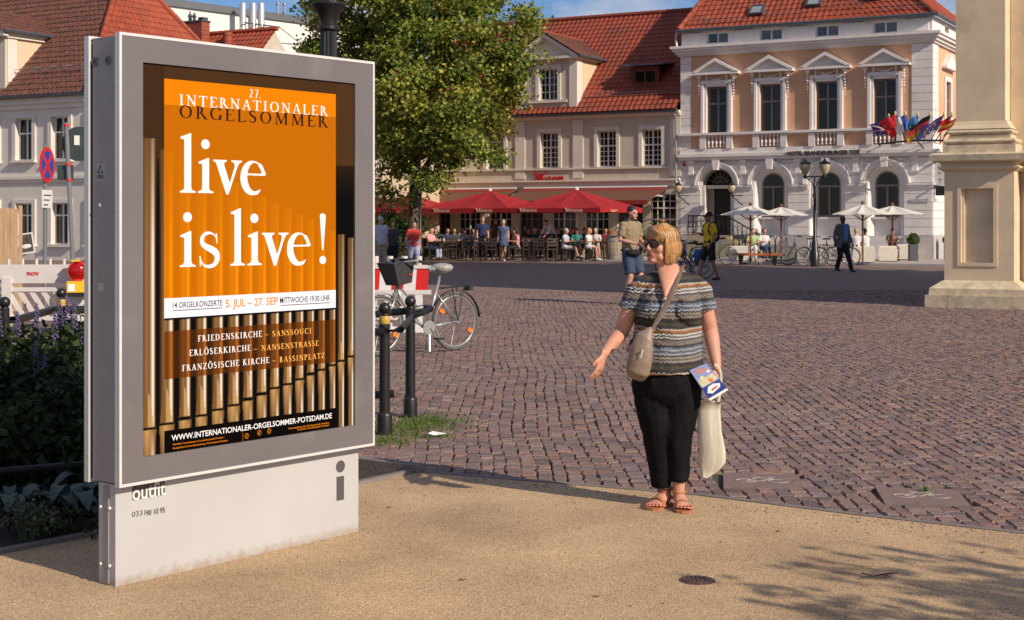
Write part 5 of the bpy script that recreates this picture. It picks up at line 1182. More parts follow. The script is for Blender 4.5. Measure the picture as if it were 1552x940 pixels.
bar('rail', [P4+Vector((-.4, -.2, .80)), P4+Vector((.06, .06, .80)), P3+Vector((-.07, -.03, .80)), P3+Vector((.07, -.02, .80)), P3+Vector((.7, .15, .80)), P3+Vector((1.5, .3, .80))], .025, .036, 'upper black iron rail across the back of the flower bed')
bar('rail', [P4+Vector((.0, .0, .40)), P3+Vector((-.0, .0, .40)), P3+Vector((1.5, .3, .40))], .02, .03, 'middle black iron rail behind the purple flowers')
bar('rail', [(-4.4, 7.1, .24), (-2.6, 8.1, .245), (-2.1, 8.35, .25)], .012, .02, 'thin low black rail inside the dark flower bed')

# street lamps
def twin_lamp(px, Y, ztop, lab):
    P = Vector(((px-CX)/FPX*Y, Y, 0)); o = thing('street_lamp', lab, 'street lamp', P, R(-6), 'twin globe street lamps'); h = ztop
    MB().lathe([(.16, -.02), (.16, .5), (.12, .55), (.10, .9), (.065, .95), (.055, h-1.0), (.045, h-.8), (.08, h-.78), (.04, h-.7), (.03, h-.45)], 12).obj('pole', m_black, o, smooth='auto')
    g = MB(); g.tube([(-.34, 0, h-.42), (.34, 0, h-.42)], .025, 6); g.tube([(-.30, 0, h-.44), (-.08, 0, h-.66), (0, 0, h-.9)], .022, 6); g.tube([(.30, 0, h-.44), (.08, 0, h-.66), (0, 0, h-.9)], .022, 6); g.tube([(0, -.02, h-1.0), (-.08, -.02, h-1.12), (0, -.02, h-1.2)], .02, 5); g.obj('crossarm', m_black, o)
    for s in (-1, 1):
        MB().lathe([(.05, h-.36), (.11, h-.30), (.19, h-.12), (.20, h-.02), (.15, h+.05)], 16, c=(s*.34, 0, 0)).obj('globe', m_globe, o, smooth=True)
        MB().lathe([(.22, h+.03), (.17, h+.09), (.07, h+.13), (.03, h+.2), (.01, h+.23)], 14, c=(s*.34, 0, 0)).obj('cap', m_black, o, smooth='auto')
        MB().lathe([(.04, h-.5), (.07, h-.44), (.05, h-.36)], 10, c=(s*.34, 0, 0)).obj('socket', m_black, o, smooth='auto')
twin_lamp(1235, 51.6, 3.62, 'black street lamp with two milky globes in front of the hotel')
twin_lamp(637, 57.2, 3.42, 'black street lamp with two milky globes beside the linden trunk')
# old candelabra behind the kiosk
P = Vector(((498-CX)/FPX*11.8, 11.8, 0)); o = thing('candelabra', 'fluted dark iron candelabra rising behind the kiosk top', 'street lamp', P)
g = MB(); n = 28; V = []
for z in (0, 3.22): 
    for k in range(n): a = 2*PI*k/n; rr = (.068 if z else .085)*(1 if k % 2 else .86); V.append((rr*math.cos(a), rr*math.sin(a), z))
g.add(V, [(k, (k+1) % n, n+(k+1) % n, n+k) for k in range(n)]); g.obj('fluted_shaft', m_black, o)
zc = CAMH+(HY-78)*11.8/FPX
MB().lathe([(.07, 3.16), (.088, 3.175), (.088, 3.20), (.072, 3.215), (.075, 3.25), (.092, 3.30), (.13, 3.35), (.142, 3.375), (.135, 3.39), (.09, 3.40)], 24).obj('capital', m_black, o, smooth='auto')
MB().lathe([(.10, 0), (.13, .1), (.10, .3), (.09, .5)], 20).obj('foot', m_black, o, smooth='auto')
g = MB(); g.lathe([(.05, 3.401), (.04, 3.5), (.14, 3.55), (.14, 3.58)], 16); g.tube([(-.4, 0, 3.6), (.4, 0, 3.6)], .02, 6); g.obj('lantern_support', m_black, o)
MB().lathe([(.12, 3.59), (.2, 3.8), (.17, 4.0), (.05, 4.12)], 16).obj('globe', m_globe, o, smooth=True)

# construction barrier with warning lamps
m_plast = mat('white_plastic', (.62, .58, .55), .5, var=.06, vs=4); m_sred = mat('signal_red', (.60, .015, .015), .45, var=.05); m_swhite = mat('signal_white', (.70, .69, .67), .45, var=.04)
def barrier(x0, x1, Y, lab, style):
    P = Vector(((x0-CX)/FPX*Y, Y, 0)); w = (x1-x0)/FPX*Y; o = thing('construction_barrier', lab, 'barrier', P, 0, 'barriers round the roadworks')
    if style == 0:
        MB().box(0, w, -.02, .02, .72, .99).obj('top_board', m_plast, o)
        g = MB(); g.box(0, w, -.03, .03, .60, .66); g.box(0, w, -.03, .03, .18, .24); g.obj('rail', m_plast, o)
        n = int(w/.17)
        for k in range(n): MB().prism([(.17*k+.02, .241), (.17*k+.10, .241), (.17*k-.12, .599), (.17*k-.20, .599)], -.015, .015).obj('slat', m_plast, o)
        for k in range(int(w/.20)):
            MB().lathe([(.022, .99), (.022, 1.07)], 8, c=(.1+.2*k, 0, 0)).obj('peg', m_plast, o)
        for xx in (.62, w-.55): MB().box(xx, xx+.13, -.07, .03, .1, .80).obj('post', m_plast, o); MB().box(xx-.1, xx+.25, -.35, .35, 0, .1).obj('foot', mat('black_rubber', (.03, .03, .03), .8), o)
        lettering('FINOW', .075, m_sred, o, (.965, -.024, .83), width=.18, bold=.003); 
    else:
        for k in range(5):
            a = w*k/5; MB().prism([(a, .68), (a+w/5, .68), (a+w/5+.02, .97), (a+.02, .97)], -.02, .02).obj('stripe', (m_sred, m_swhite)[k % 2], o)
        g = MB(); g.box(-.02, w+.05, -.035, .035, .971, 1.02); g.box(-.02, w+.05, -.035, .035, .62, .679); g.obj('rail', m_plast, o)
        for k in range(4): MB().lathe([(.035, 1.02), (.045, 1.06), (.045, 1.14)], 10, c=(w*(k+.6)/4.2, 0, 0)).obj('peg', m_plast, o, smooth='auto')
        for k in range(4): MB().box(w*k/4+.04, w*k/4+.14, -.03, .03, .10, .619).obj('post', m_swhite if k % 2 else m_plast, o)
        g = MB(); g.tube([(.15, -.04, .45), (.4, -.06, .45), (.5, -.06, .35), (.4, -.06, .28), (.15, -.04, .28)], .02, 6); g.obj('handle', m_plast, o)
        for k in range(5): MB().box(w*k/5, w*(k+1)/5-.002, -.02, .02, .10, .18).obj('stripe', (m_swhite, m_sred)[k % 2], o)
    return o
barrier(-60, 170, 21.0, 'white plastic roadworks barrier with slanting slats left of the kiosk', 0)
barrier(556, 648, 19.8, 'red and white striped roadworks barrier right of the kiosk behind the bicycle', 1)
m_rlens = mat('red_lens', (.45, .005, .005), .08, var=.1, transl=.3, coat=.5); m_yel = mat('yellow_plastic', (.80, .45, .01), .4, var=.05)
def warn_lamp(px, py, Y, lab):
    p = at(px, py, Y); o = thing('warning_lamp', lab, 'warning lamp', p, R(15), 'red warning lamps on the barrier')
    MB().box(-.15, .15, -.09, .09, 0, .16).obj('battery_box', m_yel, o); MB().box(-.14, .13, -.10, .10, -.06, -.001).obj('holder', m_black, o)
    MB().box(-.13, -.04, -.094, -.091, .02, .12).obj('sticker', MATS['white_paper'], o)
    MB().lathe([(.07, 0), (.11, .02), (.13, .05), (.13, .09), (.10, .12), (.04, .14)], 18, c=(0, .07, .30), M=Matrix.Rotation(R(90), 4, 'X')).obj('lens', m_rlens, o, smooth=True)
    g = MB(); g.box(-.05, .05, -.05, .05, .161, .19); g.lathe([(.10, 0), (.145, .005), (.145, .035), (.10, .04)], 18, c=(0, .02, .30), M=Matrix.Rotation(R(90), 4, 'X')); g.obj('lens_ring', m_sred, o); g = MB(); g.box(-.09, .02, -.05, .05, .44, .465); g.obj('hook', m_yel, o)
warn_lamp(118, 443, 20.8, 'red warning lamp on a yellow box on the white barrier, the nearer one'); warn_lamp(136, 432, 23.0, 'red warning lamp half hidden behind the kiosk edge')
# timber hoarding, planks
ho = thing('timber_hoarding', 'pale new timber hoarding at the left edge', 'hoarding', at(-60, HY, 26)-Vector((0, 0, CAMH)), 0)
m_plank = mat('raw_pine', (.50, .33, .19), .8, var=.25, vs=3, stretch=(10, 10, .8))
zt_ = CAMH+(HY-316)*26/FPX
for k in range(8): MB().box(.128*k+.003, .128*(k+1)-.003, rnd.uniform(-.008, .004), .03, .0, zt_+rnd.uniform(-.01, .01)).obj('plank', m_plank, ho)
MB().box(1.03, 1.08, .03, .09, 0, zt_+.05).obj('post', m_plank, ho)
# signs
def pole(g, p, q, r): g.tube([p, q], r, 8)
P = Vector(((68-CX)/FPX*24.3, 24.3, 0)); s1_ = thing('no_stopping_sign', 'round red and blue no stopping sign on a grey pole left of the kiosk', 'traffic sign', P, R(84))
g = MB(); pole(g, (0, 0, 0), (0, 0, 2.9), .03); g.obj('pole', m_zinc, s1_)
zc = CAMH+(HY-250)*24.3/FPX
def disc(r, y0, y1, n=28): return [(r*math.cos(2*PI*k/n), r*math.sin(2*PI*k/n)) for k in range(n)]
g = MB(); g.prism([(x, z+zc) for x, z in disc(.30, 0, 0)], -.045, -.035); g.obj('disc', m_sred, s1_)
for k in range(4): 
    a0, a1 = 45+90*k+9, 135+90*k-9; pts = [(.055*math.cos(R(45+90*k+45)), zc+.055*math.sin(R(45+90*k+45)))]+[(.235*math.cos(R(a0+(a1-a0)*j/8)), zc+.235*math.sin(R(a0+(a1-a0)*j/8))) for j in range(9)]
    MB().prism(pts, -.048, -.0455).obj('blue_field', mat('signal_blue', (.02, .05, .32), .4, var=.05), s1_)
MB().box(-.2, .2, -.045, -.035, zc-.72, zc-.42).obj('supplementary_plate', m_frame, s1_); 
for k in range(3): MB().box(-.15+.0*k, .15-.06*k, -.047, -.0455, zc-.52-.08*k, zc-.50-.08*k).obj('plate_line', m_ink, s1_)
P = Vector(((115-CX)/FPX*22.6, 22.6, 0)); s2_ = thing('leaning_sign_pole', 'leaning steel pole with red clamps carrying the dark backs of signs', 'traffic sign', P, 0)
top = Vector((-.15, 0, CAMH+(HY-186)*22.6/FPX)); g = MB(); pole(g, (0, 0, 0), top, .035); g.obj('pole', m_zinc, s2_)
def lp(z): return Vector((top.x*z/top.z, 0, z))
for py in (190, 249, 273): z = CAMH+(HY-py)*22.6/FPX; MB().lathe([(.045, -.02), (.045, .02)], 10, c=lp(z)).obj('clamp', m_sred, s2_)
z = CAMH+(HY-218)*22.6/FPX; c = lp(z)
MB().prism([(x*.87+c.x+.17, zz*.87+z) for x, zz in disc(.31, 0, 0)], .04, .055).obj('sign_back', mat('dark_sign_back', (.045, .06, .055), .4, var=.15), s2_)
MB().box(c.x+.10, c.x+.18, .02, .039, z-.02, z+.13).obj('sticker', MATS['white_paper'], s2_)
z = CAMH+(HY-263)*22.6/FPX; MB().box(-.30, -.06, .03, .08, z-.10, z+.13).obj('plate_back', MATS['dark_sign_back'], s2_)
# menu board
p = gp(45, 391); p = Vector(((47-CX)/FPX*44, 44, 0)); o = thing('menu_board', 'tilted white framed menu board left of the kiosk', 'menu board', p, R(5)); z0 = CAMH+(HY-384)*44/FPX
g = MB(); 
for bx in ((-.24, -.20, 0, .62), (.20, .24, 0, .62), (-.20, .20, 0, .04), (-.20, .20, .58, .62)): g.box(bx[0], bx[1], -.02, .02, bx[2]+z0, bx[3]+z0)
g.obj('frame', m_frame, o); MB().box(-.2, .2, -.005, .01, z0+.04, z0+.58).obj('picture', mat('dark_menu_print', (.08, .06, .05), .6, var=.6, vs=7), o)
g = MB(); g.ball((0, -.01, z0+.22), .15, 10, 6, (1, .1, .45)); g.obj('picture_motif', m_frame, o); g = MB(); g.tube([(-.22, .02, z0), (-.2, .05, 0)], .02, 5); g.tube([(.22, .02, z0), (.2, .05, 0)], .02, 5); g.obj('leg', m_lead, o)
o.rotation_euler = (0, R(-9), R(5))

# parasols
m_pred = mat('red_parasol_cloth', (.42, .018, .025), .7, var=.10, vs=1.5, transl=.22); m_pcream = mat('cream_parasol_cloth', (.74, .70, .64), .75, var=.05, transl=.2)
m_pole = mat('reddish_wood_pole', (.20, .065, .035), .5, var=.2)
def parasol(C0, half, zr, za, rot, mt, lab, grp, val, seg=4, poler=.04, names=None, polem=None):
    o = thing('parasol', lab, 'parasol', (C0[0], C0[1], 0), rot, grp)
    n = 8 if seg == 4 else seg; P = []
    if seg == 4: P = [(-half, -half), (0, -half), (half, -half), (half, 0), (half, half), (0, half), (-half, half), (-half, 0)]
    else: P = [(half*math.cos(2*PI*k/seg), half*math.sin(2*PI*k/seg)) for k in range(seg)]
    g = MB(); N = 5
    for k in range(n):
        a, c = P[k], P[(k+1) % n]; V = []
        for i in range(N+1):
            t = i/N; z = za-(za-zr)*t; sag = .05*math.sin(PI*t)
            for j in range(4):
                u = j/3; x = (a[0]+(c[0]-a[0])*u)*t; y = (a[1]+(c[1]-a[1])*u)*t; V.append((x, y, z-sag*math.sin(PI*u)-.03*t*math.sin(PI*u)))
        g.add(V, [(i*4+j, i*4+j+1, i*4+4+j+1, i*4+4+j) for i in range(N) for j in range(3)])
    g.obj('canopy', mt, o, smooth=False)
    if val:
        g = MB()
        for k in range(n):
            a, c = P[k], P[(k+1) % n]; V = []
            for j in range(5): u = j/4; x = a[0]+(c[0]-a[0])*u; y = a[1]+(c[1]-a[1])*u; V += [(x*1.004, y*1.004, zr-.03*math.sin(PI*u)), (x*1.0, y*1.0, zr-val+.02*math.sin(PI*u))]
            g.add(V, [(2*j, 2*j+2, 2*j+3, 2*j+1) for j in range(4)])
        g.obj('valance', mt, o)
    MB().lathe([(poler, 0), (poler, za-.02), (poler*1.8, za), (poler*2.0, za+.07), (poler*.6, za+.12)], 8).obj('pole', polem or m_pole, o, smooth='auto')
    g = MB()
    for k in range(n): g.tube([(P[k][0]*.98, P[k][1]*.98, zr-.02), (0, 0, za-.05)], .012, 4); g.tube([(P[k][0]*.5, P[k][1]*.5, (zr+za)/2-.07), (0, 0, zr-.25)], .012, 4)
    g.obj('ribs', polem or m_pole, o)
    MB().lathe([(.32, 0), (.32, .07), (.06, .1)], 12).obj('foot', m_lead, o)
    return o
up = Vector((2.72, 61.0)); dv = Vector((FA.x, FA.y))
m_clet = mat('cream_lettering', (.75, .60, .45), .6, var=0)
for k, lab in ((0, 'large red parasol with white lettering on the right of the terrace'), (1, 'large red parasol with white lettering in the middle of the terrace'), (2, 'large red parasol behind the linden trunk'), (2.62, 'large red parasol half hidden behind the right edge of the kiosk')):
    c = up-dv*4.2*k+Vector((0, 1.5 if k == 2 else (-1.5 if k > 2 else 0))); o = parasol(c, 2.08, 2.16, 2.92, FR, m_pred, lab, 'red terrace parasols', .20, polem=m_frame, poler=.045)
    if k != 2:
        for xx in (-1.55, .55) if k < 2 else (.4,): 
            lettering('MATADOR', .15, m_clet, o, (xx, -2.11, 1.995), width=.78, bold=.003); g = MB(); g.tube([(xx-.02, -2.11, 2.15), (xx+.02, -2.11, 2.09), (xx+.14, -2.11, 2.09), (xx+.18, -2.11, 2.15)], .014, 4); g.obj('horn_emblem', m_clet, o)
        g = MB(); xs0 = 2.11
        g.tube([(xs0, -1.2+.09*j, 2.05+.03*math.sin(j*2.1)) for j in range(9)], .012, 4); g.tube([(xs0, -1.1+.1*j, 1.99+.008*j) for j in range(5)], .008, 4); g.obj('script_lettering', m_clet, o)
for px, Y, rx, zr, za, lab in ((1137.5, 54.2, 1.16, 1.86, 2.20, 'cream parasol farthest left in front of the hotel, above the bench'), (1184, 57.5, 1.12, 1.85, 2.18, 'cream parasol second from the left in front of the hotel'), (1307.5, 53.5, 1.14, 1.87, 2.24, 'cream parasol behind the man in the dark suit'), (1352.5, 56.5, 1.25, 1.89, 2.22, 'cream parasol farthest right in front of the hotel')):
    parasol(((px-CX)/FPX*Y, Y), rx, zr, za, R(22), m_pcream, lab, 'cream hotel parasols', 0, seg=8, poler=.035)

# wicker boxes and sofas
m_wick = mat('cream_wicker', (.76, .71, .63), .8, var=.22, vs=14, bump=.4, bs=60, stretch=(1, 1, 4)); m_wickg = mat('grey_wicker', (.20, .19, .18), .8, var=.25, vs=14, bump=.4, bs=60, stretch=(1, 1, 4))
def wicker(x0, x1, yb, yt, mt, lab, Y=None, sofa=True):
    Y = Y or FPX*CAMH/(yb-HY); w = (x1-x0)/FPX*Y; h = (yb-yt)/FPX*Y; x = (x0-CX)/FPX*Y; o = thing('wicker_armchair', lab, 'armchair', (x, Y, 0), R(-12), 'wicker armchairs of the hotel terrace')
    n = 9
    for k in range(n):
        t = k/(n-1); bul = .03*math.sin(PI*t); MB().box(-bul, w+bul, -bul, .08, .08+(h-.08)*k/n+.004, .08+(h-.08)*(k+1)/n-.004).obj('wicker_band', mt, o)
    g = MB(); g.box(.01, w-.01, .02, .07, .08, h); g.box(0, .10, .08, .8, .08, h*.95); g.box(w-.10, w, .08, .8, .08, h*.95); g.box(.1, w-.1, .081, .78, .08, h*.55); g.obj('body', mt, o)
    MB().box(.11, w-.11, .12, .76, h*.55+.001, h*.55+.12).obj('cushion', m_frame, o)
    for xx in (.04, w-.08): MB().box(xx, xx+.05, .0, .05, 0, .08).obj('leg', m_lead, o)
    MB().box(.02, w-.02, .083, .085, h-.0, h+.0001+.02).obj('top_edge', mt, o)
wicker(1294, 1324.5, 400, 374, m_wick, 'cream wicker armchair just right of the suited man'); wicker(1332, 1358.5, 398.5, 373.5, m_wick, 'cream wicker armchair, middle one of the three at right'); wicker(1360.5, 1390, 395.5, 371, m_wick, 'cream wicker armchair rightmost below the round box tree')
wicker(1104, 1140, 397.5, 373.5, m_wick, 'cream wicker armchair behind the left end of the bench'); wicker(1157, 1187, 393, 371.5, m_wickg, 'dark grey wicker armchair behind the middle of the bench'); wicker(1187.5, 1206, 398, 373, m_wickg, 'grey wicker armchair right of the bench end')
# bench
Y = 54.0; o = thing('bench', 'long backless bench with orange brown slats and dark legs before the hotel', 'bench', ((1109-CX)/FPX*Y, Y, 0), R(-6)); w = 79/FPX*Y
m_bw = mat('orange_bench_wood', (.42, .12, .04), .5, var=.2, vs=5, stretch=(1, 8, 8))
for k in range(3): MB().box(0, w, -.2+.14*k, -.08+.14*k, .34, .42).obj('slat', m_bw, o)
for xx in (.28, w-.42): g = MB(); g.prism([(xx, 0), (xx+.1, 0), (xx+.15, .339), (xx-.05, .339)], -.18, .18); g.obj('leg', m_black, o)
# low iron fence
o = thing('iron_fence', 'low iron hoop fence behind the hotel terrace seats', 'fence', at(1112, HY, 60.5)-Vector((0, 0, CAMH)), FR); 
for k in range(9):
    g = MB(); xx = .26*k; g.tube([(xx, 0, .05), (xx, 0, .85), (xx+.04, 0, .98), (xx+.11, 0, 1.02), (xx+.18, 0, .98), (xx+.22, 0, .85), (xx+.22, 0, .05)], .018, 5); g.obj('hoop', m_black, o)
# topiary balls in tall pots
m_box = leaf_mat('boxwood_leaves', .2)
def topiary(px, py, Y, r, lab):
    c = at(px, py, Y); o = thing('topiary', lab, 'potted plant', (c.x, c.y, 0), 0, 'round box trees in tall planters')
    foliage('foliage', o, [((0, 0, c.z), (r, r, r), 1)], 3000, .035, [(.06, .13, .015), (.10, .18, .02)], 5, shell=.97, mt=m_box, jit=.02, spread=.5)
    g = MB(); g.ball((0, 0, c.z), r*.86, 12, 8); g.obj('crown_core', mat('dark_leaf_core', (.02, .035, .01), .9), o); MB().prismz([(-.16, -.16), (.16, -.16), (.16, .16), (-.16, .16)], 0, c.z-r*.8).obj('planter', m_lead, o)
topiary(1384, 363, 57.0, .225, 'round clipped box tree right of the cream parasols'); topiary(1438, 363, 59.5, .225, 'round clipped box tree half hidden by the gate pillar')
# flags on a bracket at the hotel corner
fk = thing('flag_bracket', 'curved black iron bracket holding the flags on the hotel corner', 'bracket', fl(HWd+.0, 0, 4.80), FR)
g = MB(); pts = [fl(HWd, 0)]*0
def cor(a): return (-.55+1.5*math.cos(R(a))*1.0, -.45+1.1*math.sin(R(a)), 0)
arcp = [(-2.1, -.35, 0), (-1.3, -.75, .05), (-.4, -.95, .08), (.5, -.75, .06), (1.0, -.1, 0), (1.1, 1.0, 0)]
g.tube(arcp, .04, 6); g.tube([(p[0]*1.0, p[1], p[2]+.62) for p in arcp[1:]], .022, 5)
for p in arcp: g.tube([p, (p[0], p[1]*.9, p[2]+.62)], .018, 4)
g.tube([(-2.1, -.35, 0), (-2.1, 0, -.1)], .03, 5); g.tube([(-.4, -.95, .08), (-.3, -.1, -.25)], .03, 5); g.obj('arch', m_black, fk)
def fmat(name, col): return mat('flag_'+name, col, .75, var=.04, transl=.35)
FC = {'r': fmat('red', (.62, .02, .03)), 'w': fmat('white', (.78, .77, .76)), 'b': fmat('blue', (.03, .06, .36)), 'k': fmat('black', (.01, .01, .01)), 'y': fmat('yellow', (.80, .45, .03)), 'lb': fmat('light_blue', (.10, .35, .75)), 'g': fmat('green', (.02, .28, .08)), 'eu': fmat('slate_blue', (.09, .10, .33))}
flags = [(1365, 205, 1347, 176, 'union', 1.0, 'red white and blue crossed flag at the left end of the flag bracket'), (1372, 212, 1357, 172, 'red', .8, 'plain red flag beside the crossed flag'), (1385, 215, 1372, 172, 'tric', 1.0, 'blue white and red tricolour flag on the hotel corner'), (1388, 215, 1391, 173, 'lb', .6, 'light blue flag behind the tricolour'), (1400, 215, 1410, 173, 'de', 1.05, 'black red and gold flag in the middle of the bracket'), (1410, 215, 1431, 173, 'eu', 1.1, 'slate blue flag with a ring of yellow stars'), (1417, 215, 1443, 174, 'pl', .8, 'red and white flag right of the blue starred flag'), (1424, 218, 1455, 175, 'es', .8, 'red and yellow flag near the gate pillar'), (1430, 220, 1459, 184, 'it', .7, 'green white and red flag partly hidden by the gate pillar')]
for i, (bx_, by_, tx_, ty_, kind, ln, lab) in enumerate(flags):
    Yb = 58.5+.0*i; a = at(bx_, by_, Yb); t = at(tx_, ty_, Yb-.7-(i % 2)*.25); o = thing('flag', lab, 'flag', a, 0, 'flags on the hotel corner'); d = (t-a)
    g = MB(); g.tube([(0, 0, 0), d], .022, 5); g.obj('pole', m_lead, o); g = MB(); g.ball(d, .05, 6, 5, (1, 1, 2)); g.obj('finial', mat('gilt', (.7, .5, .2), .4), o)
    # cloth hangs from the upper half of the pole and drifts left and down
    hoist = .55*ln*1.3; L_ = .95*ln; dn = d.normalized()
    def cp_(u, v):                           # u along fly 0..1, v along the hoist 0..1 downwards
        p = d*.97-dn*hoist*v*1.0; sg = -1
        p = p+Vector((sg*L_*u*.80, .10*math.sin(u*7+i), -L_*u*.42*(1+.2*math.sin(u*5+i))))+Vector((0, .05*math.sin(v*5+u*6), 0)); return p
    def patch(name, u0, u1, v0, v1, mt, off=0.):
        g = MB(); V = []; N = 5
        for p in range(N+1):
            for q in range(4): c = cp_(u0+(u1-u0)*p/N, v0+(v1-v0)*q/3); V.append((c.x, c.y-off, c.z))
        g.add(V, [(p*4+q, p*4+q+1, p*4+5+q, p*4+4+q) for p in range(N) for q in range(3)]); g.obj(name, mt, o, smooth=True)
    if kind == 'union':
        patch('cloth', 0, 1, 0, 1, FC['b']); 
        g = MB()
        for (u0, v0, u1, v1, w, mm_, off) in ((0, 0, 1, 1, .055, 'w', .012), (0, 1, 1, 0, .055, 'w', .016), (.5, 0, .5, 1, .08, 'w', .02), (0, .5, 1, .5, .08, 'w', .024), (0, 0, 1, 1, .02, 'r', .028), (0, 1, 1, 0, .02, 'r', .030), (.5, 0, .5, 1, .045, 'r', .034), (0, .5, 1, .5, .045, 'r', .038)):
            g = MB(); pts = [cp_(u0+(u1-u0)*k/7, v0+(v1-v0)*k/7)-Vector((0, off, 0)) for k in range(8)]; g.loft(pts, [(w, .004)]*8, side=(0, .1, 1) if abs(u1-u0) > .1 else (1, 0, 0), n=4); g.obj('cross_stripe', FC[mm_], o)
    elif kind in ('tric', 'it'):
        for k, c in enumerate(('b', 'w', 'r') if kind == 'tric' else ('r', 'w', 'g')): patch('stripe', (0, .3, .66)[k] if kind == 'tric' else k/3, (.3, .66, 1)[k] if kind == 'tric' else (k+1)/3, 0, 1, FC[c])
    elif kind in ('de', 'pl', 'es'):
        cs = {'de': 'kry', 'pl': 'rw', 'es': 'ryr'}[kind]
        for k, c in enumerate(cs): patch('stripe', 0, 1, k/len(cs), (k+1)/len(cs), FC[c])
    elif kind == 'eu':
        patch('cloth', 0, 1, 0, 1, FC['eu']); g = MB()
        for k in range(12): c = cp_(.5+.24*math.cos(k*PI/6), .5+.32*math.sin(k*PI/6)); g.ball((c.x, c.y-.02, c.z), .028, 5, 4)
        g.obj('star_ring', FC['y'], o)
    else: patch('cloth', 0, 1, 0, 1, FC['r' if kind == 'red' else 'lb'])

# ================================================================== BICYCLES
m_tyre = mat('tyre_rubber', (.10, .095, .09), .8, var=.2); m_silver = mat('silver_frame_paint', (.42, .42, .42), .3, metal=.5, var=.05); m_spoke = mat('spoke_steel', (.5, .5, .5), .35, metal=.7, var=0); m_refl = mat('orange_reflector', (.85, .20, .02), .3, var=0); m_blk = mat('black_plastic', (.02, .02, .022), .5, var=.1)
def bicycle(lab, loc, rz, frame_m, basket=False, cover=False, lite=False, pannier=None, sc=1., group=None, lean=0.):
    o = thing('bicycle', lab, 'bicycle', loc, rz, group); o.rotation_euler = (lean, 0, rz); o.scale = (sc, sc, sc); r = .345; wb_ = 1.10
    for cx in (0, -wb_):                     # rear wheel at 0, front wheel toward -x
        w = empty_part('wheel', o, (cx, 0, r)); n = 32
        g = MB(); g.tube([((r-.018)*math.cos(2*PI*k/n), 0, (r-.018)*math.sin(2*PI*k/n)) for k in range(n)], .019, 8, closed=True); g.obj('tyre', m_tyre, w, smooth=True)
        g = MB(); g.tube([((r-.045)*math.cos(2*PI*k/n), 0, (r-.045)*math.sin(2*PI*k/n)) for k in range(n)], .010, 6, closed=True); g.obj('rim', m_silver, w, smooth=True)
        g = MB()
        for k in range(18 if lite else 30): a = 2*PI*k/(18 if lite else 30)+.1; s = 1 if k % 2 else -1; g.tube([(.02*math.cos(a+s*1.2), s*.025, .02*math.sin(a+s*1.2)), ((r-.05)*math.cos(a), 0, (r-.05)*math.sin(a))], .0016 if not lite else .003, 3)
        g.obj('spokes', m_spoke, w); MB().lathe([(.022, -.045), (.03, -.03), (.02, 0), (.03, .03), (.022, .045)], 10, M=Matrix.Rotation(R(90), 4, 'X')).obj('hub', m_silver, w)
        if not lite:
            for a in (2.6, -.5): MB().box(-.022, .022, -.02, .02, -.035, .035).obj('reflector', m_refl, w, loc=((r-.10)*math.cos(a), 0, (r-.10)*math.sin(a)), rot=(0, -a+PI/2, 0))
        g = MB(); g.loft([((r+.025)*math.cos(a)+cx, 0, r+(r+.025)*math.sin(a)) for a in (np.linspace(.1, 2.6, 14) if cx == 0 else np.linspace(.6, 2.9, 12))], [(.004, .024)]*(14 if cx == 0 else 12), side=(0.001, 0, 1), n=6); g.obj('mudguard', m_blk if not cx else frame_m, o, smooth=True)
    bb = (-.43, 0, .29); st_ = (-.62, 0, .80); 
    g = MB(); g.tube([bb, (-.24, 0, .84)], .016, 8); g.tube([(-.30, 0, .70), (.0, .04, r)], .010, 6); g.tube([(-.30, 0, .70), (.0, -.04, r)], .010, 6); g.tube([bb, (0, .04, r)], .011, 6); g.tube([bb, (0, -.04, r)], .011, 6)
    g.tube([bb, (-.58, 0, .36), (-.78, 0, .60), (-.86, 0, .78)], .018, 8); g.tube([(-.37, 0, .46), (-.60, 0, .56), (-.80, 0, .76), (-.865, 0, .82)], .013, 8) ; g.obj('frame', frame_m, o, smooth=True)
    g = MB(); 
    for s in (-.045, .045): g.tube([(-.885, s*.6, .70), (-.95, s, .56), (-wb_, s, r)], .012, 6)
    g.tube([(-.88, 0, .70), (-.845, 0, .98)], .016, 8); g.obj('fork', frame_m, o, smooth=True)
    g = MB(); g.tube([(-.845, 0, .97), (-.90, 0, 1.04)], .014, 6); g.tube([(-.62, -.29, 1.04), (-.78, -.27, 1.08), (-.88, -.15, 1.06), (-.90, 0, 1.04), (-.88, .15, 1.06), (-.78, .27, 1.08), (-.62, .29, 1.04)], .011, 6); g.obj('handlebar', m_silver, o, smooth=True)
    for s in (-.29, .29): g = MB(); g.tube([(-.76, s*.95, 1.075), (-.60, s, 1.035)], .018, 8); g.obj('grip', m_blk, o)
    g = MB(); g.tube([(-.25, 0, .82), (-.225, 0, .93)], .013, 6); g.obj('seat_post', m_silver, o)
    g = MB(); g.loft([(-.40, 0, .965), (-.33, 0, .97), (-.24, 0, .975), (-.15, 0, .985), (-.08, 0, .98)], [(.02, .02), (.035, .03), (.07, .035), (.105, .045), (.06, .03)], side=(0, 1, 0), n=10); g.obj('saddle', mat('saddle_cover', (.33, .32, .30), .35, var=.3, vs=18, bump=.6, bs=30) if cover else m_blk, o, smooth=True)
    if cover: MB().lathe([(.05, .90), (.12, .95), (.14, .99), (.11, 1.02), (.03, 1.035)], 14, c=(-.2, 0, 0)).obj('saddle_cover', MATS['saddle_cover'], o, smooth=True)
    g = MB(); g.lathe([(.085, -.005), (.085, .005)], 16, c=(bb[0], -.05, bb[2]), M=Matrix.Rotation(R(90), 4, 'X')); g.tube([bb, (bb[0]+.02, -.06, bb[2]), (bb[0]+.10, -.07, bb[2]-.13)], .010, 6); g.tube([bb, (bb[0]-.02, .06, bb[2]), (bb[0]-.10, .07, bb[2]+.13)], .010, 6); g.obj('crank', m_silver, o)
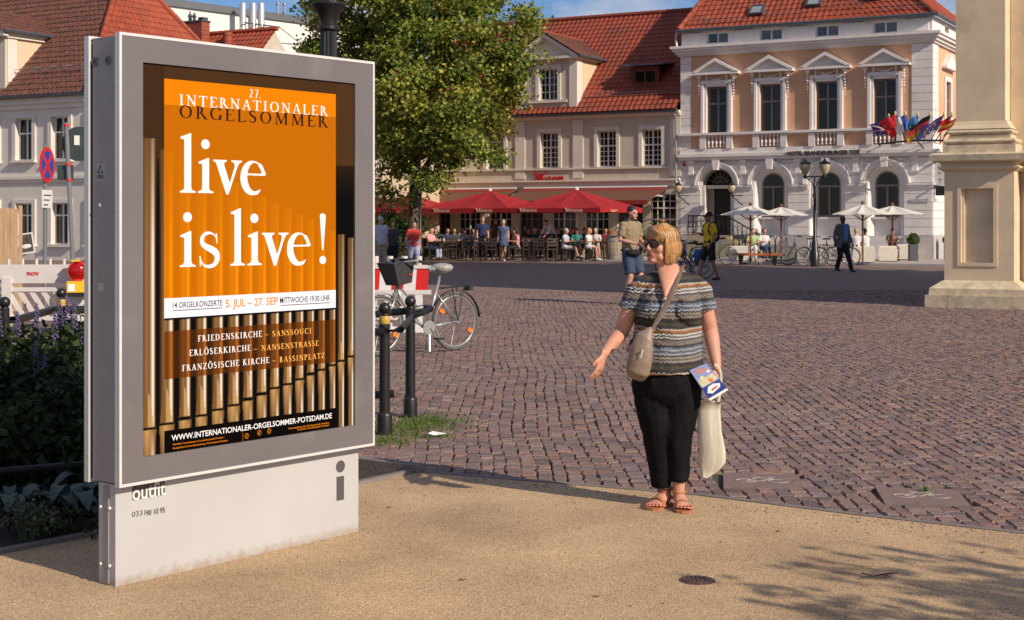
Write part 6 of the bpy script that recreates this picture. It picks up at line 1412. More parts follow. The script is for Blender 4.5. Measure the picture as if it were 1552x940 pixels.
    for q in ((bb[0]+.10, -.11, bb[2]-.13), (bb[0]-.10, .11, bb[2]+.13)): MB().box(q[0]-.05, q[0]+.05, q[1]-.04, q[1]+.04, q[2]-.012, q[2]+.012).obj('pedal', m_blk, o)
    g = MB(); g.tube([(-.22, -.06, .74), (.18, -.06, .76), (.18, .06, .76), (-.22, .06, .74)], .007, 5, closed=True); g.tube([(.08, -.06, .76), (.0, -.05, r)], .007, 5); g.tube([(.08, .06, .76), (.0, .05, r)], .007, 5); g.tube([(-.1, -.06, .75), (.0, -.05, r)], .007, 5); g.tube([(-.22, 0, .745), (.18, 0, .762)], .006, 5); g.obj('rack', m_blk, o)
    MB().box(.17, .23, -.05, .05, .70, .77).obj('rear_light', m_blk, o); MB().box(.20, .235, -.025, .025, .705, .73).obj('rear_reflector', m_sred, o)
    g = MB(); g.tube([(-.40, .02, .30), (-.34, .12, .02), (-.30, .12, .005)], .010, 6); g.tube([(-.40, -.02, .30), (-.46, -.10, .02)], .010, 6); g.obj('kickstand', m_silver, o)
    if basket:
        b_ = empty_part('basket', o, (-.84, 0, .88), (0, R(-10), 0)); b_.scale = (.85, .85, .85); mb = mat('dark_mesh_basket', (.035, .033, .035), .7, var=.3, vs=20)
        g = MB(); q = [(-.17, -.19, .22), (.17, -.19, .22), (.17, .19, .22), (-.17, .19, .22), (-.11, -.14, -.08), (.11, -.14, -.08), (.11, .14, -.08), (-.11, .14, -.08)]; g.add(q, [(4, 5, 6, 7), (0, 1, 5, 4), (1, 2, 6, 5), (2, 3, 7, 6), (3, 0, 4, 7)]); g.obj('mesh_body', mb, b_)
        g = MB(); g.tube(q[:4], .010, 5, closed=True); [g.tube([q[k], q[k+4]], .006, 4) for k in range(4)]; g.tube(q[4:], .006, 4, closed=True); g.obj('rim', m_blk, b_)
        MB().box(.06, .12, -.176, -.170, .02, .04).obj('red_tag', m_sred, b_); MB().box(-.04, .04, -.04, .04, .17, .26).obj('bell', m_blk, b_)
    if pannier:
        g = MB(); g.loft([(-.1, -.15, .40), (-.1, -.15, .72), (-.1, -.15, .80)], [(.14, .07), (.17, .09), (.10, .05)], side=(1, 0, 0), n=10); g.obj('pannier', pannier, o, smooth=True)
    return o
B0 = gp(690, 531); bicycle('silver city bicycle with dark front basket and grey saddle cover, leaning by the bollards', (B0.x, B0.y, 0), R(41), m_silver, basket=True, cover=True, sc=1.06)
m_gf = mat('green_frame_paint', (.10, .30, .12), .4); m_bf = mat('black_frame_paint', (.02, .02, .025), .3); m_pan = mat('blue_pannier', (.01, .10, .45), .6, var=.2)
Yq = 52.5; X_ = lambda px, Y: (px-CX)/FPX*Y
bicycle('silver bicycle nearest the hotel street lamp, leaning left', (X_(1262, Yq), Yq, 0), R(12), m_silver, lite=True, group='bicycles parked at the hotel lamp')
bicycle('dark bicycle parked behind the silver one at the hotel lamp', (X_(1240, 52.9), 52.9, 0), R(-4), m_bf, lite=True, group='bicycles parked at the hotel lamp')
bicycle('black framed bicycle partly hidden behind the suited man', (X_(1282, 52.8), 52.0, 0), R(-14), m_bf, lite=True, group='bicycles parked at the hotel lamp')
bicycle('green bicycle behind the man in the yellow shirt', (X_(1099, 54.0), 53.4, 0), R(8), m_gf, lite=True, group='bicycles left of the bench'); tag(MB().box(-.35, .05, -.16, .16, .78, .93).obj('bicycle_bag', m_frame, None), 'white box bag on the green bicycle carrier', 'bag').location = (X_(1091, 53.4)-.0, 53.3, 0)
bicycle('dark bicycle with a blue pannier left of the yellow shirt man', (X_(1060, 42.5), 42.5, 0), R(20), m_bf, lite=True, pannier=m_pan)
bicycle('black bicycle seen between the woman and the yellow shirt man', (X_(1070, 40.6), 40.6, 0), R(38), m_bf, lite=True)

# ================================================================== FLOWER BED
def plant(name, lab, x, y, h, w, n, size, cols, seed, grp, spikes=0, cat='plant'):
    o = thing(name, lab, cat, (x, y, 0), 0, grp); r = random.Random(seed); bl = []
    for k in range(7): a = r.uniform(0, 6.28); rr = r.uniform(0, w*.55); bl.append(((rr*math.cos(a), rr*math.sin(a), h*r.uniform(.35, .72)), (w*.42, w*.42, h*.28), 1))
    foliage('foliage', o, bl, n, size, cols, seed, shell=.2)
    g = MB()
    for k in range(9): a = r.uniform(0, 6.28); rr = r.uniform(0, w*.5); g.tube([(rr*.3*math.cos(a), rr*.3*math.sin(a), 0), (rr*math.cos(a), rr*math.sin(a), h*.8)], .006, 4)
    g.obj('stems', mat('green_stem', (.06, .10, .03), .7), o)
    for k in range(spikes):
        a = r.uniform(0, 6.28); rr = r.uniform(0, w*.5); x0, y0 = rr*math.cos(a), rr*math.sin(a); zt = h*r.uniform(.95, 1.22); g = MB(); g.tube([(x0, y0, h*.6), (x0+.02, y0, zt)], .004, 4)
        for q in range(26): t = q/26; an = q*2.4; z = zt-.20+.20*t; rr2 = .020*(1-t*.6); g.ball((x0+.02+rr2*math.cos(an), y0+rr2*math.sin(an), z), .009*(1.2-t*.6), 5, 3)
        g.obj('flower_spike', mat('violet_petals', (.16, .12, .26), .7, var=.3, vs=40, transl=.2), o)
    return o
bedg = [(.022, .042, .010), (.034, .06, .014), (.016, .03, .008), (.045, .075, .018)]
pl_ = [(105, 470, 10.6, .95, 5), (60, 475, 10.2, .92, 4), (20, 478, 9.9, .92, 3), (130, 480, 9.9, .85, 3), (85, 500, 9.4, .80, 3), (35, 505, 9.1, .78, 2), (115, 520, 8.9, .68, 2), (-15, 500, 9.2, .8, 1), (150, 500, 10.4, .8, 2), (70, 560, 8.6, .55, 1), (10, 560, 8.5, .55, 1), (120, 600, 8.5, .42, 1), (175, 520, 10.9, .7, 1)]
desc = ['tallest purple salvia against the yellow banded bollard', 'purple salvia below the middle of the rail', 'purple salvia at the far left of the bed', 'purple salvia touching the kiosk edge', 'leafy salvia in the middle of the bed', 'leafy salvia left of the bed middle', 'low leafy salvia beside the kiosk side', 'leafy salvia cut by the left photograph edge', 'salvia mostly hidden behind the kiosk', 'short dark salvia in the shaded middle', 'short dark salvia at the shaded left edge', 'lowest shaded salvia next to the kiosk side', 'salvia hidden behind the kiosk body']
for k, (px, py, Y, h, ns) in enumerate(pl_): plant('salvia', desc[k], X_(px, Y), Y, h, .55, 2600, .055, bedg, 20+k, 'purple salvias in the flower bed', ns if k < 4 else max(0, ns-1))
m_hosta = mat('hosta_leaf', (.07, .10, .085), .5, var=.2, vs=8, transl=.15)
def hosta(lab, x, y, n, seed, sc):
    o = thing('hosta', lab, 'plant', (x, y, 0), 0, 'grey green hostas in the shade'); r = random.Random(seed)
    for k in range(n):
        a = r.uniform(0, 6.28); L_ = sc*r.uniform(.7, 1.15); w = L_*.36; up_ = r.uniform(.55, 1.1); g = MB(); V = []; N = 6
        for i in range(N+1):
            t = i/N; ww = w*math.sin(PI*min(1, t*.93+.05))**.8; rr = L_*(.25+t*.75); z = .03+sc*up_*.75*math.sin(min(1.0, t*.8+.25)*PI*.62)-sc*.5*t*t*.7
            for u in (-1, -.5, 0, .5, 1): V.append((rr, u*ww*.5, z+abs(u)*.012))
        g.add(V, [(i*5+j, i*5+j+1, i*5+5+j+1, i*5+5+j) for i in range(N) for j in range(4)]); g.tube([(0, 0, 0), (L_*.25, 0, .03+sc*up_*.55)], .006, 4); g.xf(Matrix.Rotation(a, 4, 'Z')); g.obj('leaf', m_hosta, o, smooth=True)
hosta('large grey green hosta next to the kiosk base', X_(112, 7.75), 7.75, 15, 1, .30); hosta('grey green hosta second from the kiosk', X_(68, 7.7), 7.7, 13, 2, .27); hosta('grey green hosta at the left edge of the bed', X_(14, 7.6), 7.6, 12, 3, .27); hosta('grey green hosta half behind the kiosk base', X_(150, 8.2), 8.2, 12, 4, .28)
plant('edging_plant', 'small pale flowering edging plant nearest the sandy path', X_(40, 7.35), 7.35, .22, .35, 700, .02, [(.10, .12, .07), (.2, .21, .17), (.04, .06, .02)], 61, 'low edging plants'); plant('edging_plant', 'small dark edging plant between hostas and path', X_(85, 7.55), 7.55, .14, .4, 600, .025, bedg, 62, 'low edging plants')
plant('potted_shrub', 'green shrub behind the olive shirt man by the terrace corner', X_(988, 55.5), 55.5, 1.7, .7, 1500, .09, [(.06, .14, .02), (.10, .2, .03)], 71, None)
for k, (px, Y, lab) in enumerate(((585, 58, 'green bush under the linden left of its trunk'), (612, 60, 'green bush touching the linden trunk'), (665, 62.5, 'low green bush behind the pink shirt guest'))): plant('bush', lab, X_(px, Y), Y, 2.1 if k < 2 else 1.1, 1.1, 2200, .12, [(.05, .10, .015), (.09, .14, .02)], 80+k, 'bushes round the terrace')
# out of frame: trees added beyond the gate to shade the square
added_shade_tree(22.4, 30.6, 6.0, 8.0, 19.5, 9000, 31, 'tall unseen tree added for shade beyond the town gate, left of the row', .75)
added_shade_tree(27.5, 26.5, 6.0, 6.0, 17.5, 9000, 32, 'tall unseen tree added for shade beyond the town gate, middle of the row', .75)
added_shade_tree(19.5, 35.5, 5.0, 5.0, 11.5, 7000, 33, 'unseen tree added for shade close behind the town gate', .7)
added_shade_tree(33.0, 20.5, 6.5, 6.0, 17.5, 8000, 34, 'tall unseen tree added for shade beyond the town gate, right of the row', .75)
st = thing('street_tree', 'young street tree whose branches shade the right corner of the path', 'tree', (7.0, 1.4, 0))
r = random.Random(8); tb_ = []
for k in range(120):
    u_ = r.random(); c_ = 5.25+1.75*r.random() if k < 60 else r.uniform(5.1, 6.5); a_ = -3.95+1.5*r.random()**.8+max(0, c_-6.4)*.9 if k < 60 else r.uniform(-3.0, -2.0); zt2 = r.uniform(3.0, 3.8); hh = r.uniform(.35, .85)
    pa = a_+1.7325*zt2; px_, py_ = pa*.745+c_*.667, -pa*.667+c_*.745
    for q in range(4): tb_.append(((px_-7.0+r.uniform(-.04, .04), py_-1.4+r.uniform(-.04, .04), zt2-hh*(q+.5)/4), (.022, .022, hh/5), 1))
foliage('crown', st, tb_, 7600, .05, greens, 41, shell=.2, spread=.28, per=8)
g = MB(); limb(g, [(.4, -.2, -.05), (.4, -.2, 1.8), (.3, 0, 3.9)], .09, .03); r = random.Random(5)
for k in range(16): a = R(r.uniform(80, 200)); L_ = r.uniform(.6, 1.6); limb(g, [(.35, -.1, 2.9+k*.05), (.35+L_*.5*math.cos(a), L_*.5*math.sin(a), 3.5+k*.03), (.35+L_*math.cos(a), L_*math.sin(a), 3.6+r.uniform(-.1, .2))], .02, .005)
g.obj('trunk', m_bark, st, smooth=True)
# ================================================================== PEOPLE
def V3(*a): return Vector(a)
def live(o, vox, sm=3, fac=.5, folds=None):
    md = o.modifiers.new('remesh', 'REMESH'); md.mode = 'VOXEL'; md.voxel_size = vox; md.use_smooth_shade = True
    if sm: s = o.modifiers.new('smooth', 'SMOOTH'); s.iterations = sm; s.factor = fac
    if folds:
        d = o.modifiers.new('folds', 'DISPLACE'); tx = bpy.data.textures.get('folds%g' % folds[1]) or bpy.data.textures.new('folds%g' % folds[1], 'CLOUDS'); tx.noise_scale = folds[1]; tx.noise_depth = 2; d.texture = tx; d.strength = folds[0]; d.mid_level = .5; d.texture_coords = 'LOCAL'
    return o
m_skin = mat('fair_skin', (.52, .27, .185), .5, var=.08, vs=9, spec=.35); m_tan = mat('tanned_skin', (.34, .16, .10), .5, var=.08, vs=9, spec=.35); m_brown = mat('dark_skin', (.10, .05, .035), .5, var=.08, spec=.35)
def cloth(name, col, var=.10, vs=6, rough=.85): return mat(name, col, rough, var=var, vs=vs, bump=.25, bs=9)
def limb_pts(a, b, n): return [a.lerp(b, i/n) for i in range(n+1)]
def hand(g, w, d, side, s=1., curl=.5, palmn=None, spread=1.):
    """palm, four unequal bent fingers and a thumb; d = direction of the hand, side = toward the thumb"""
    d = d.normalized(); side = (side-d*side.dot(d)).normalized(); nrm = d.cross(side) if palmn is None else palmn
    p1 = w+d*.085*s
    g.loft([w-d*.02*s, w+d*.02*s, w+d*.055*s, p1, p1+d*.006*s], [(.024*s, .018*s), (.030*s, .017*s), (.040*s, .016*s), (.040*s, .014*s), (.030*s, .009*s)], side=side, n=10)
    for k, (o_, L_) in enumerate(((.030, .068), (.0105, .078), (-.0095, .072), (-.029, .056))):
        b = p1+side*o_*s-d*.006*s; r = .0088*s; c = curl*(1+.12*k); dd = (d+side*(.5-k/3)*.22*spread).normalized()
        q1 = b+dd*L_*.45*s+nrm*L_*.18*c*s; q2 = q1+(dd*(1-.55*c)+nrm*c*.9).normalized()*L_*.32*s; q3 = q2+(dd*(1-1.0*c)+nrm*c*1.1).normalized()*L_*.26*s
        g.loft([b, q1, q2, q3], [r, r*.98, r*.9, r*.7], side=side, n=8)
    t0 = w+d*.028*s+side*.026*s; t1 = t0+(side*.75+d*.75+nrm*.25).normalized()*.036*s; t2 = t1+(side*.25+d+nrm*.35*curl*2).normalized()*.030*s
    g.loft([t0-side*.012*s, t0, t1, t2], [.013*s, .013*s, .0105*s, .008*s], side=nrm, n=8)
def J_base(H=1.70):
    s = H/1.70
    return {k: Vector(v)*s for k, v in dict(pel=(0, 0, .93), wai=(0, 0, 1.07), che=(0, 0, 1.28), ush=(0, 0, 1.40), nek=(0, 0, 1.47), hed=(0, -.01, 1.595), sL=(-.175, 0, 1.385), sR=(.175, 0, 1.385), eL=(-.215, .02, 1.11), eR=(.215, .02, 1.11), wL=(-.225, -.06, .86), wR=(.225, -.06, .86),
       hL=(-.09, 0, .90), hR=(.09, 0, .90), kL=(-.095, -.015, .49), kR=(.095, -.015, .49), aL=(-.095, .01, .085), aR=(.095, .01, .085), fL=(-.02, -1, 0), fR=(.02, -1, 0), gz=(0, -1, 0)).items()}
def figure(lab, loc, rz, H=1.70, J=None, up=None, fat=1., skin=None, top=None, sleeve=.6, bottom=None, leg=1., shoes=None, hair=None, hairst='short', vox=.016, skirt=False, group=None, collar=False, jacket=None, belly=0., bust=0., face=True, hands=(.5, .5)):
    s = H/1.70; j = J_base(H)
    for k, v in (J or {}).items(): j[k] = Vector(v)*s if k not in ('gz', 'fL', 'fR') else Vector(v)
    skin = skin or m_skin; o = thing('person', lab, 'person', loc, rz, group); f = fat
    gz = j['gz'].normalized(); sd_ = gz.cross(Vector((0, 0, 1))); sd_ = sd_.normalized(); hd = j['hed']
    tor = [(j['pel']-V3(0, 0, .07*s), .145, .115), (j['pel'], .165, .125), (j['wai'], .14, .11), (j['che']-V3(0, 0, .06*s), .155, .115), (j['che']+V3(0, 0, .04*s), .168, .112), (j['ush'], .15, .085), (j['ush']+V3(0, 0, .045*s), .085, .06)]
    def torso(g, e=0., z0=None):
        pts = [p for p, a, b in tor]; rad = []
        for i, (p, a, b) in enumerate(tor):
            ff = f if i < 6 else 1
            rad.append(((a*ff)*s+e, (b*ff+(belly if i in (1, 2, 3) else 0))*s+e))
        pts = [p-V3(0, (belly*.6 if i in (1, 2, 3) else 0)*s, 0) for i, p in enumerate(pts)]
        g.loft(pts, rad, side=(j['sR']-j['sL']), n=14)
        if bust:
            for q in (-1, 1): g.ball(j['che']+(j['sR']-j['sL']).normalized()*.078*q*s+V3(0, -.075*s*f, -.02*s), bust*s+e, 12, 8, (1, .95, 1))
    # body
    g = MB(); torso(g, -.004)
    g.loft([j['ush'], j['nek'], j['nek'].lerp(hd, .5)], [.062*s, .053*s, .052*s], side=(1, 0, 0), n=10)
    def B(c, r, sc): 
        k0 = len(g.v); g.ball((0, 0, 0), r, 14, 10, sc)
        M = Matrix((tuple(sd_), tuple(-gz), (0, 0, 1))).transposed()
        for i in range(k0, len(g.v)): g.v[i] = tuple(M @ Vector(g.v[i])+c)
    gs = gz
    B(hd+V3(0, 0, .022*s)-gs*.012*s, .098*s, (.80, .98, .92)); B(hd+gs*.018*s-V3(0, 0, .035*s), .075*s, (.84, .88, 1.05)); B(hd+gs*.052*s-V3(0, 0, .085*s), .034*s, (1.0, .9, .75))
    if face:
        g.loft([hd+gs*.080*s+V3(0, 0, .02*s), hd+gs*.102*s-V3(0, 0, .016*s), hd+gs*.088*s-V3(0, 0, .028*s)], [.009*s, .014*s, .012*s], side=sd_, n=8)
        B(hd+gs*.078*s+V3(0, 0, .032*s), .05*s, (1.1, .35, .25)); 
        for q in (-1, 1): B(hd+sd_*.077*s*q-gs*.008*s-V3(0, 0, .005*s), .026*s, (.35, .8, 1.2)); B(hd+sd_*.036*s*q+gs*.058*s-V3(0, 0, .028*s), .026*s, (1, .8, 1))
    for q in 'LR':
        sh, el, wr = j['s'+q], j['e'+q], j['w'+q]
        g.loft([sh+V3(0, 0, .01*s), sh.lerp(el, .25), sh.lerp(el, .7), el, el.lerp(wr, .3), el.lerp(wr, .75), wr], [.050*s*f, .050*s*f, .042*s*f, .038*s*f, .040*s*f, .029*s, .024*s], side=(0, 1, .1), n=10)
        tw = -1 if q == 'R' else 1
        hand(g, wr, (wr-el)*.8+V3(0, 0, -.05), V3(tw*.3, -1, 0), s, curl=hands[0 if q == 'L' else 1])
        hp, kn, an = j['h'+q], j['k'+q], j['a'+q]
        g.loft([hp+V3(0, 0, .03*s), hp.lerp(kn, .25), hp.lerp(kn, .7), kn, kn.lerp(an, .3), kn.lerp(an, .7), an, an-V3(0, 0, .04*s)], [.085*s*f, .083*s*f, .062*s*f, .052*s*f, .056*s*f, .042*s, .034*s, .035*s], side=(1, 0, .1), n=10)
        fd = j['f'+q].normalized(); g.loft([an-fd*.05*s-V3(0, 0, .055*s), an+fd*.02*s-V3(0, 0, .04*s), an+fd*.10*s-V3(0, 0, .06*s), an+fd*.165*s-V3(0, 0, .068*s)], [(.026*s, .022*s), (.036*s, .032*s), (.040*s, .022*s), (.028*s, .012*s)], side=fd.cross(V3(0, 0, 1)), n=8)
    live(g.obj('body', skin, o), vox)
    if top:
        g = MB(); torso(g, .014*s)
        for q in 'LR':
            sh, el, wr = j['s'+q], j['e'+q], j['w'+q]
            if sleeve > 0:
                if sleeve <= 1: g.loft([sh-(sh-j['ush'])*.25+V3(0, 0, .012*s), sh, sh.lerp(el, sleeve*.5), sh.lerp(el, sleeve)], [.052*s*f, .064*s*f, .062*s*f, .066*s*f-.004*sleeve], side=(0, 1, .1), n=12)
                else: g.loft([sh-(sh-j['ush'])*.25+V3(0, 0, .012*s), sh, sh.lerp(el, .5), el, el.lerp(wr, .5), el.lerp(wr, min(.97, sleeve-1))], [.055*s*f, .068*s*f, .062*s*f, .056*s*f, .050*s*f, .042*s], side=(0, 1, .1), n=12)
        live(g.obj('jacket' if jacket else 'shirt', top, o), vox, folds=(.035, .11))
    if bottom:
        g = MB(); g.loft([p for p, a, b in tor[:3]], [((a*f)*s+.012*s, (b*f+belly*.8)*s+.012*s) for p, a, b in tor[:3]], side=(j['sR']-j['sL']), n=14)
        if skirt:
            kc = (j['kL']+j['kR'])/2; pc = j['pel']; g.loft([pc, pc.lerp(kc, .4), pc.lerp(kc, leg)], [(.175*s*f, .135*s*f), (.19*s*f, .16*s*f), (.21*s*f, .18*s*f)], side=(1, 0, 0), n=14)
        else:
            for q in 'LR':
                hp, kn, an = j['h'+q], j['k'+q], j['a'+q]
                if leg <= .5: L_ = leg*2; g.loft([hp+V3(0, 0, .05*s), hp.lerp(kn, L_*.4), hp.lerp(kn, L_)], [.098*s*f, .098*s*f, .088*s*f], side=(1, 0, .1), n=12)
                else: L_ = (leg-.5)*2; g.loft([hp+V3(0, 0, .05*s), hp.lerp(kn, .3), kn, kn.lerp(an, L_*.5), kn.lerp(an, L_)], [.098*s*f, .096*s*f, .074*s*f, .066*s*f, .064*s*f], side=(1, 0, .1), n=12)
        live(g.obj('skirt' if skirt else ('shorts' if leg <= .5 else 'trousers'), bottom, o), vox, folds=(.03, .10))
    if shoes:
        for q in 'LR':
            an = j['a'+q]; fd = j['f'+q].normalized(); g = MB()
            g.loft([an-fd*.065*s-V3(0, 0, .05*s), an-fd*.01*s-V3(0, 0, .035*s), an+fd*.08*s-V3(0, 0, .05*s), an+fd*.17*s-V3(0, 0, .058*s), an+fd*.19*s-V3(0, 0, .065*s)], [(.030*s, .032*s), (.043*s, .045*s), (.050*s, .036*s), (.042*s, .026*s), (.024*s, .012*s)], side=fd.cross(V3(0, 0, 1)), n=10)
            live(g.obj('shoe', shoes, o), vox*.8, 2)
    if hair:
        g0 = g; g = MB()
        def BH(c, r, sc):
            k0 = len(g.v); g.ball((0, 0, 0), r, 14, 10, sc); M = Matrix((tuple(sd_), tuple(-gz), (0, 0, 1))).transposed()
            for i in range(k0, len(g.v)): g.v[i] = tuple(M @ Vector(g.v[i])+c)
        if hairst == 'short': BH(hd+V3(0, 0, .034*s)-gs*.022*s, .101*s, (.83, .97, .90)); BH(hd-V3(0, 0, .01*s)-gs*.05*s, .08*s, (.86, .7, .9))
        elif hairst == 'cap': BH(hd+V3(0, 0, .050*s)-gs*.022*s, .100*s, (.90, 1.0, .82)); g.loft([hd+gs*.06*s+V3(0, 0, .055*s), hd+gs*.145*s+V3(0, 0, .045*s)], [(.07*s, .014*s), (.055*s, .010*s)], side=sd_, n=10)
        elif hairst == 'long':
            BH(hd+V3(0, 0, .035*s)-gs*.028*s, .108*s, (.88, .95, .92)); g.loft([hd-gs*.05*s, hd-gs*.065*s-V3(0, 0, .12*s), hd-gs*.06*s-V3(0, 0, .2*s)], [(.08*s, .05*s), (.085*s, .045*s), (.05*s, .03*s)], side=sd_, n=12)
            for q in (-1, 1): g.loft([hd+sd_*q*.07*s+V3(0, 0, .04*s), hd+sd_*q*.088*s-gs*.01*s-V3(0, 0, .06*s), hd+sd_*q*.08*s-gs*.02*s-V3(0, 0, .13*s)], [.028*s, .026*s, .015*s], n=8)
        elif hairst == 'bald': BH(hd-V3(0, 0, .0*s)-gs*.048*s, .078*s, (.93, .72, .7))
        live(g.obj('cap' if hairst == 'cap' else 'hair', hair, o), vox*.8, 2)
    if face and vox < .02:
        for q in (-1, 1): MB().ball(hd+sd_*.032*s*q+gs*.078*s+V3(0, 0, .012*s), .011*s, 8, 6).obj('eye', MATS['dark_eye'], o, smooth=True)
        g = MB(); g.loft([hd+gs*.083*s-sd_*.022*s-V3(0, 0, .056*s), hd+gs*.092*s-V3(0, 0, .055*s), hd+gs*.083*s+sd_*.022*s-V3(0, 0, .056*s)], [.003*s, .006*s, .003*s], n=6); g.obj('mouth', MATS['lip'], o, smooth=True)
    return o
mat('dark_eye', (.02, .015, .012), .3, var=0); mat('lip', (.34, .09, .07), .5, var=0)
hk, hg, hb, hw_ = [mat(n, c, .55, var=.3, vs=30) for n, c in (('black_hair', (.015, .012, .01)), ('grey_hair', (.38, .37, .36)), ('brown_hair', (.07, .035, .018)), ('fair_hair', (.42, .26, .11)))]
c_olive = cloth('olive_cotton', (.26, .20, .12)); c_jean = cloth('blue_denim', (.035, .055, .10)); c_yel = cloth('yellow_cotton', (.80, .50, .02)); c_blk = cloth('black_cloth', (.010, .010, .012), var=.3); c_grey = cloth('grey_jacket_cloth', (.11, .12, .14)); c_ltb = cloth('light_blue_cotton', (.10, .22, .50)); c_red = cloth('coral_red_cotton', (.65, .07, .05)); c_wht = cloth('white_cotton', (.60, .58, .57)); c_char = cloth('charcoal_cotton', (.045, .045, .05)); c_khaki = cloth('khaki_cotton', (.32, .26, .19)); c_pink = cloth('pink_cotton', (.70, .30, .32)); c_navy = cloth('navy_cotton', (.015, .03, .09)); c_lil = cloth('lilac_trousers', (.36, .37, .52)); c_teal = cloth('teal_cotton', (.02, .18, .16)); c_str = cloth('pale_striped_cotton', (.42, .46, .55)); c_dress = cloth('patterned_blue_dress', (.07, .10, .20), var=.6, vs=16); c_brn = cloth('brown_leather', (.07, .035, .02), rough=.5)
c_wshoe = cloth('white_shoe', (.6, .6, .6)); c_bshoe = cloth('black_shoe', (.012, .012, .012), rough=.4)
def PX(px, Y): return ((px-CX)/FPX*Y, Y, 0)
# man in the olive shirt
om = figure('bearded man in olive t-shirt and blue denim shorts walking behind the woman', PX(956, 28.4), R(38), 1.90, dict(kL=(-.10, -.10, .49), aL=(-.12, .02, .085), kR=(.09, -.16, .50), aR=(.10, -.22, .085), eL=(-.24, .02, 1.12), wL=(-.08, -.24, 1.05), eR=(.24, .02, 1.12), wR=(.12, -.25, 1.02), hed=(.0, -.05, 1.59), gz=(.1, -1, -.25)), top=c_olive, sleeve=.75, bottom=c_jean, leg=.46, shoes=c_bshoe, hair=hk, vox=.014, fat=1.04)
g = MB(); g.ball((0, -.085, 1.685), .060, 12, 8, (1.05, .85, .75)); live(g.obj('beard', hb, om), .012, 2)
g = MB(); g.loft([(-.20, -.10, 1.00), (-.08, -.19, 1.0), (.08, -.19, 1.0)], [(.05, .06), (.06, .07), (.04, .05)], side=(0, 0, 1), n=10); g.tube([(-.21, 0, 1.05), (-.12, -.15, 1.05), (.12, -.15, 1.05), (.21, 0, 1.05), (.12, .15, 1.05), (-.12, .15, 1.05)], .018, 6, closed=True)
wbag = g.obj('waist_bag', c_blk, None, smooth=True); wbag.location = om.location; wbag.rotation_euler = om.rotation_euler; tag(wbag, 'black waist bag worn by the man in the olive t-shirt', 'bag')
# yellow shirt man with phone
ym = figure('man in yellow t-shirt, black cap and black shorts looking at his phone', PX(1075, 39.0), R(-62), 1.84, dict(kL=(-.10, -.16, .50), aL=(-.11, -.22, .085), kR=(.09, .03, .49), aR=(.09, .20, .11), eL=(-.22, -.02, 1.14), wL=(-.10, -.27, 1.20), eR=(.23, .05, 1.12), wR=(.20, -.12, .92), hed=(0, -.04, 1.59), gz=(0, -1, -.3)), top=c_yel, sleeve=.7, bottom=c_blk, leg=.47, shoes=c_bshoe, hair=c_blk, hairst='cap', vox=.016, skin=m_tan)
g = MB(); g.loft([(0, .13, 1.06), (0, .20, 1.14), (0, .22, 1.34), (0, .15, 1.52)], [(.13, .05), (.15, .09), (.15, .08), (.08, .04)], side=(1, 0, 0), n=12)
for q in (-.13, .13): g.tube([(q, .15, 1.5), (q, .02, 1.585), (q, -.11, 1.5), (q*1.05, -.13, 1.35), (q*1.1, -.03, 1.2), (q, .12, 1.12)], .02, 6)
bp = g.obj('backpack', c_blk, None, smooth=True); bp.location = ym.location; bp.rotation_euler = ym.rotation_euler; tag(bp, 'black backpack on the man in the yellow t-shirt', 'backpack')
ph = MB().box(-.035, .035, -.004, .004, -.07, .07).obj('phone', m_blk, None); ph.location = ym.matrix_basis @ Vector((-.10, -.40, 1.36)); ph.rotation_euler = (R(-50), 0, R(-62)); tag(ph, 'dark phone held by the man in the yellow t-shirt', 'phone')
# suited man
sm_ = figure('bald man in grey jacket, blue shirt and black trousers walking in shade', PX(1277, 46.3), R(28), 1.79, dict(kL=(-.09, .0, .49), aL=(-.11, .14, .10), kR=(.09, -.14, .50), aR=(.11, -.28, .085), eL=(-.25, .06, 1.12), wL=(-.27, .03, .88), eR=(.25, .02, 1.12), wR=(.27, -.10, .88)), top=c_grey, sleeve=1.95, bottom=c_blk, leg=1.0, shoes=c_bshoe, hair=c_blk, hairst='bald', skin=m_brown, jacket=True, fat=1.12, vox=.018)
g = MB(); g.prism([(-.055, 1.0), (.055, 1.0), (.075, 1.48), (.03, 1.52), (-.03, 1.52), (-.075, 1.48)], -.178, -.12); g.obj('blue_shirt', c_ltb, sm_)
g = MB(); 
for q in (-1, 1): g.loft([(q*.16, -.02, 1.02), (q*.175, -.02, .85), (q*.185, -.01, .78)], [(.07, .145), (.07, .15), (.06, .14)], side=(1, 0, 0), n=10)
live(g.obj('jacket_skirt', c_grey, sm_), .018)
# three walkers left
figure('woman in coral red top and pale trousers with a shoulder strap', PX(627, 47.0), R(22), 1.60, dict(kL=(-.09, .05, .49), aL=(-.11, .22, .12), kR=(.10, -.13, .5), aR=(.13, -.22, .085), eL=(-.25, .05, 1.11), wL=(-.27, -.05, .87), hed=(0, -.03, 1.59)), top=c_red, sleeve=.7, bottom=c_lil, leg=.97, shoes=c_wshoe, hair=hb, vox=.02, fat=1.22, bust=.07)
figure('woman in charcoal top walking between the grey haired man and the red top', PX(595, 45.5), R(20), 1.62, dict(eR=(.26, .0, 1.11), wR=(.24, -.16, .98)), top=c_char, sleeve=.6, bottom=c_blk, leg=.98, shoes=c_bshoe, hair=hb, hairst='long', vox=.02, fat=1.2, bust=.07)
figure('grey haired man in pale striped shirt and khaki trousers beside the kiosk', PX(576, 44.5), R(35), 1.76, dict(hed=(0, -.05, 1.58), gz=(.1, -1, -.3)), top=c_str, sleeve=.75, bottom=c_khaki, leg=.98, shoes=c_bshoe, hair=hg, vox=.02, fat=1.12)
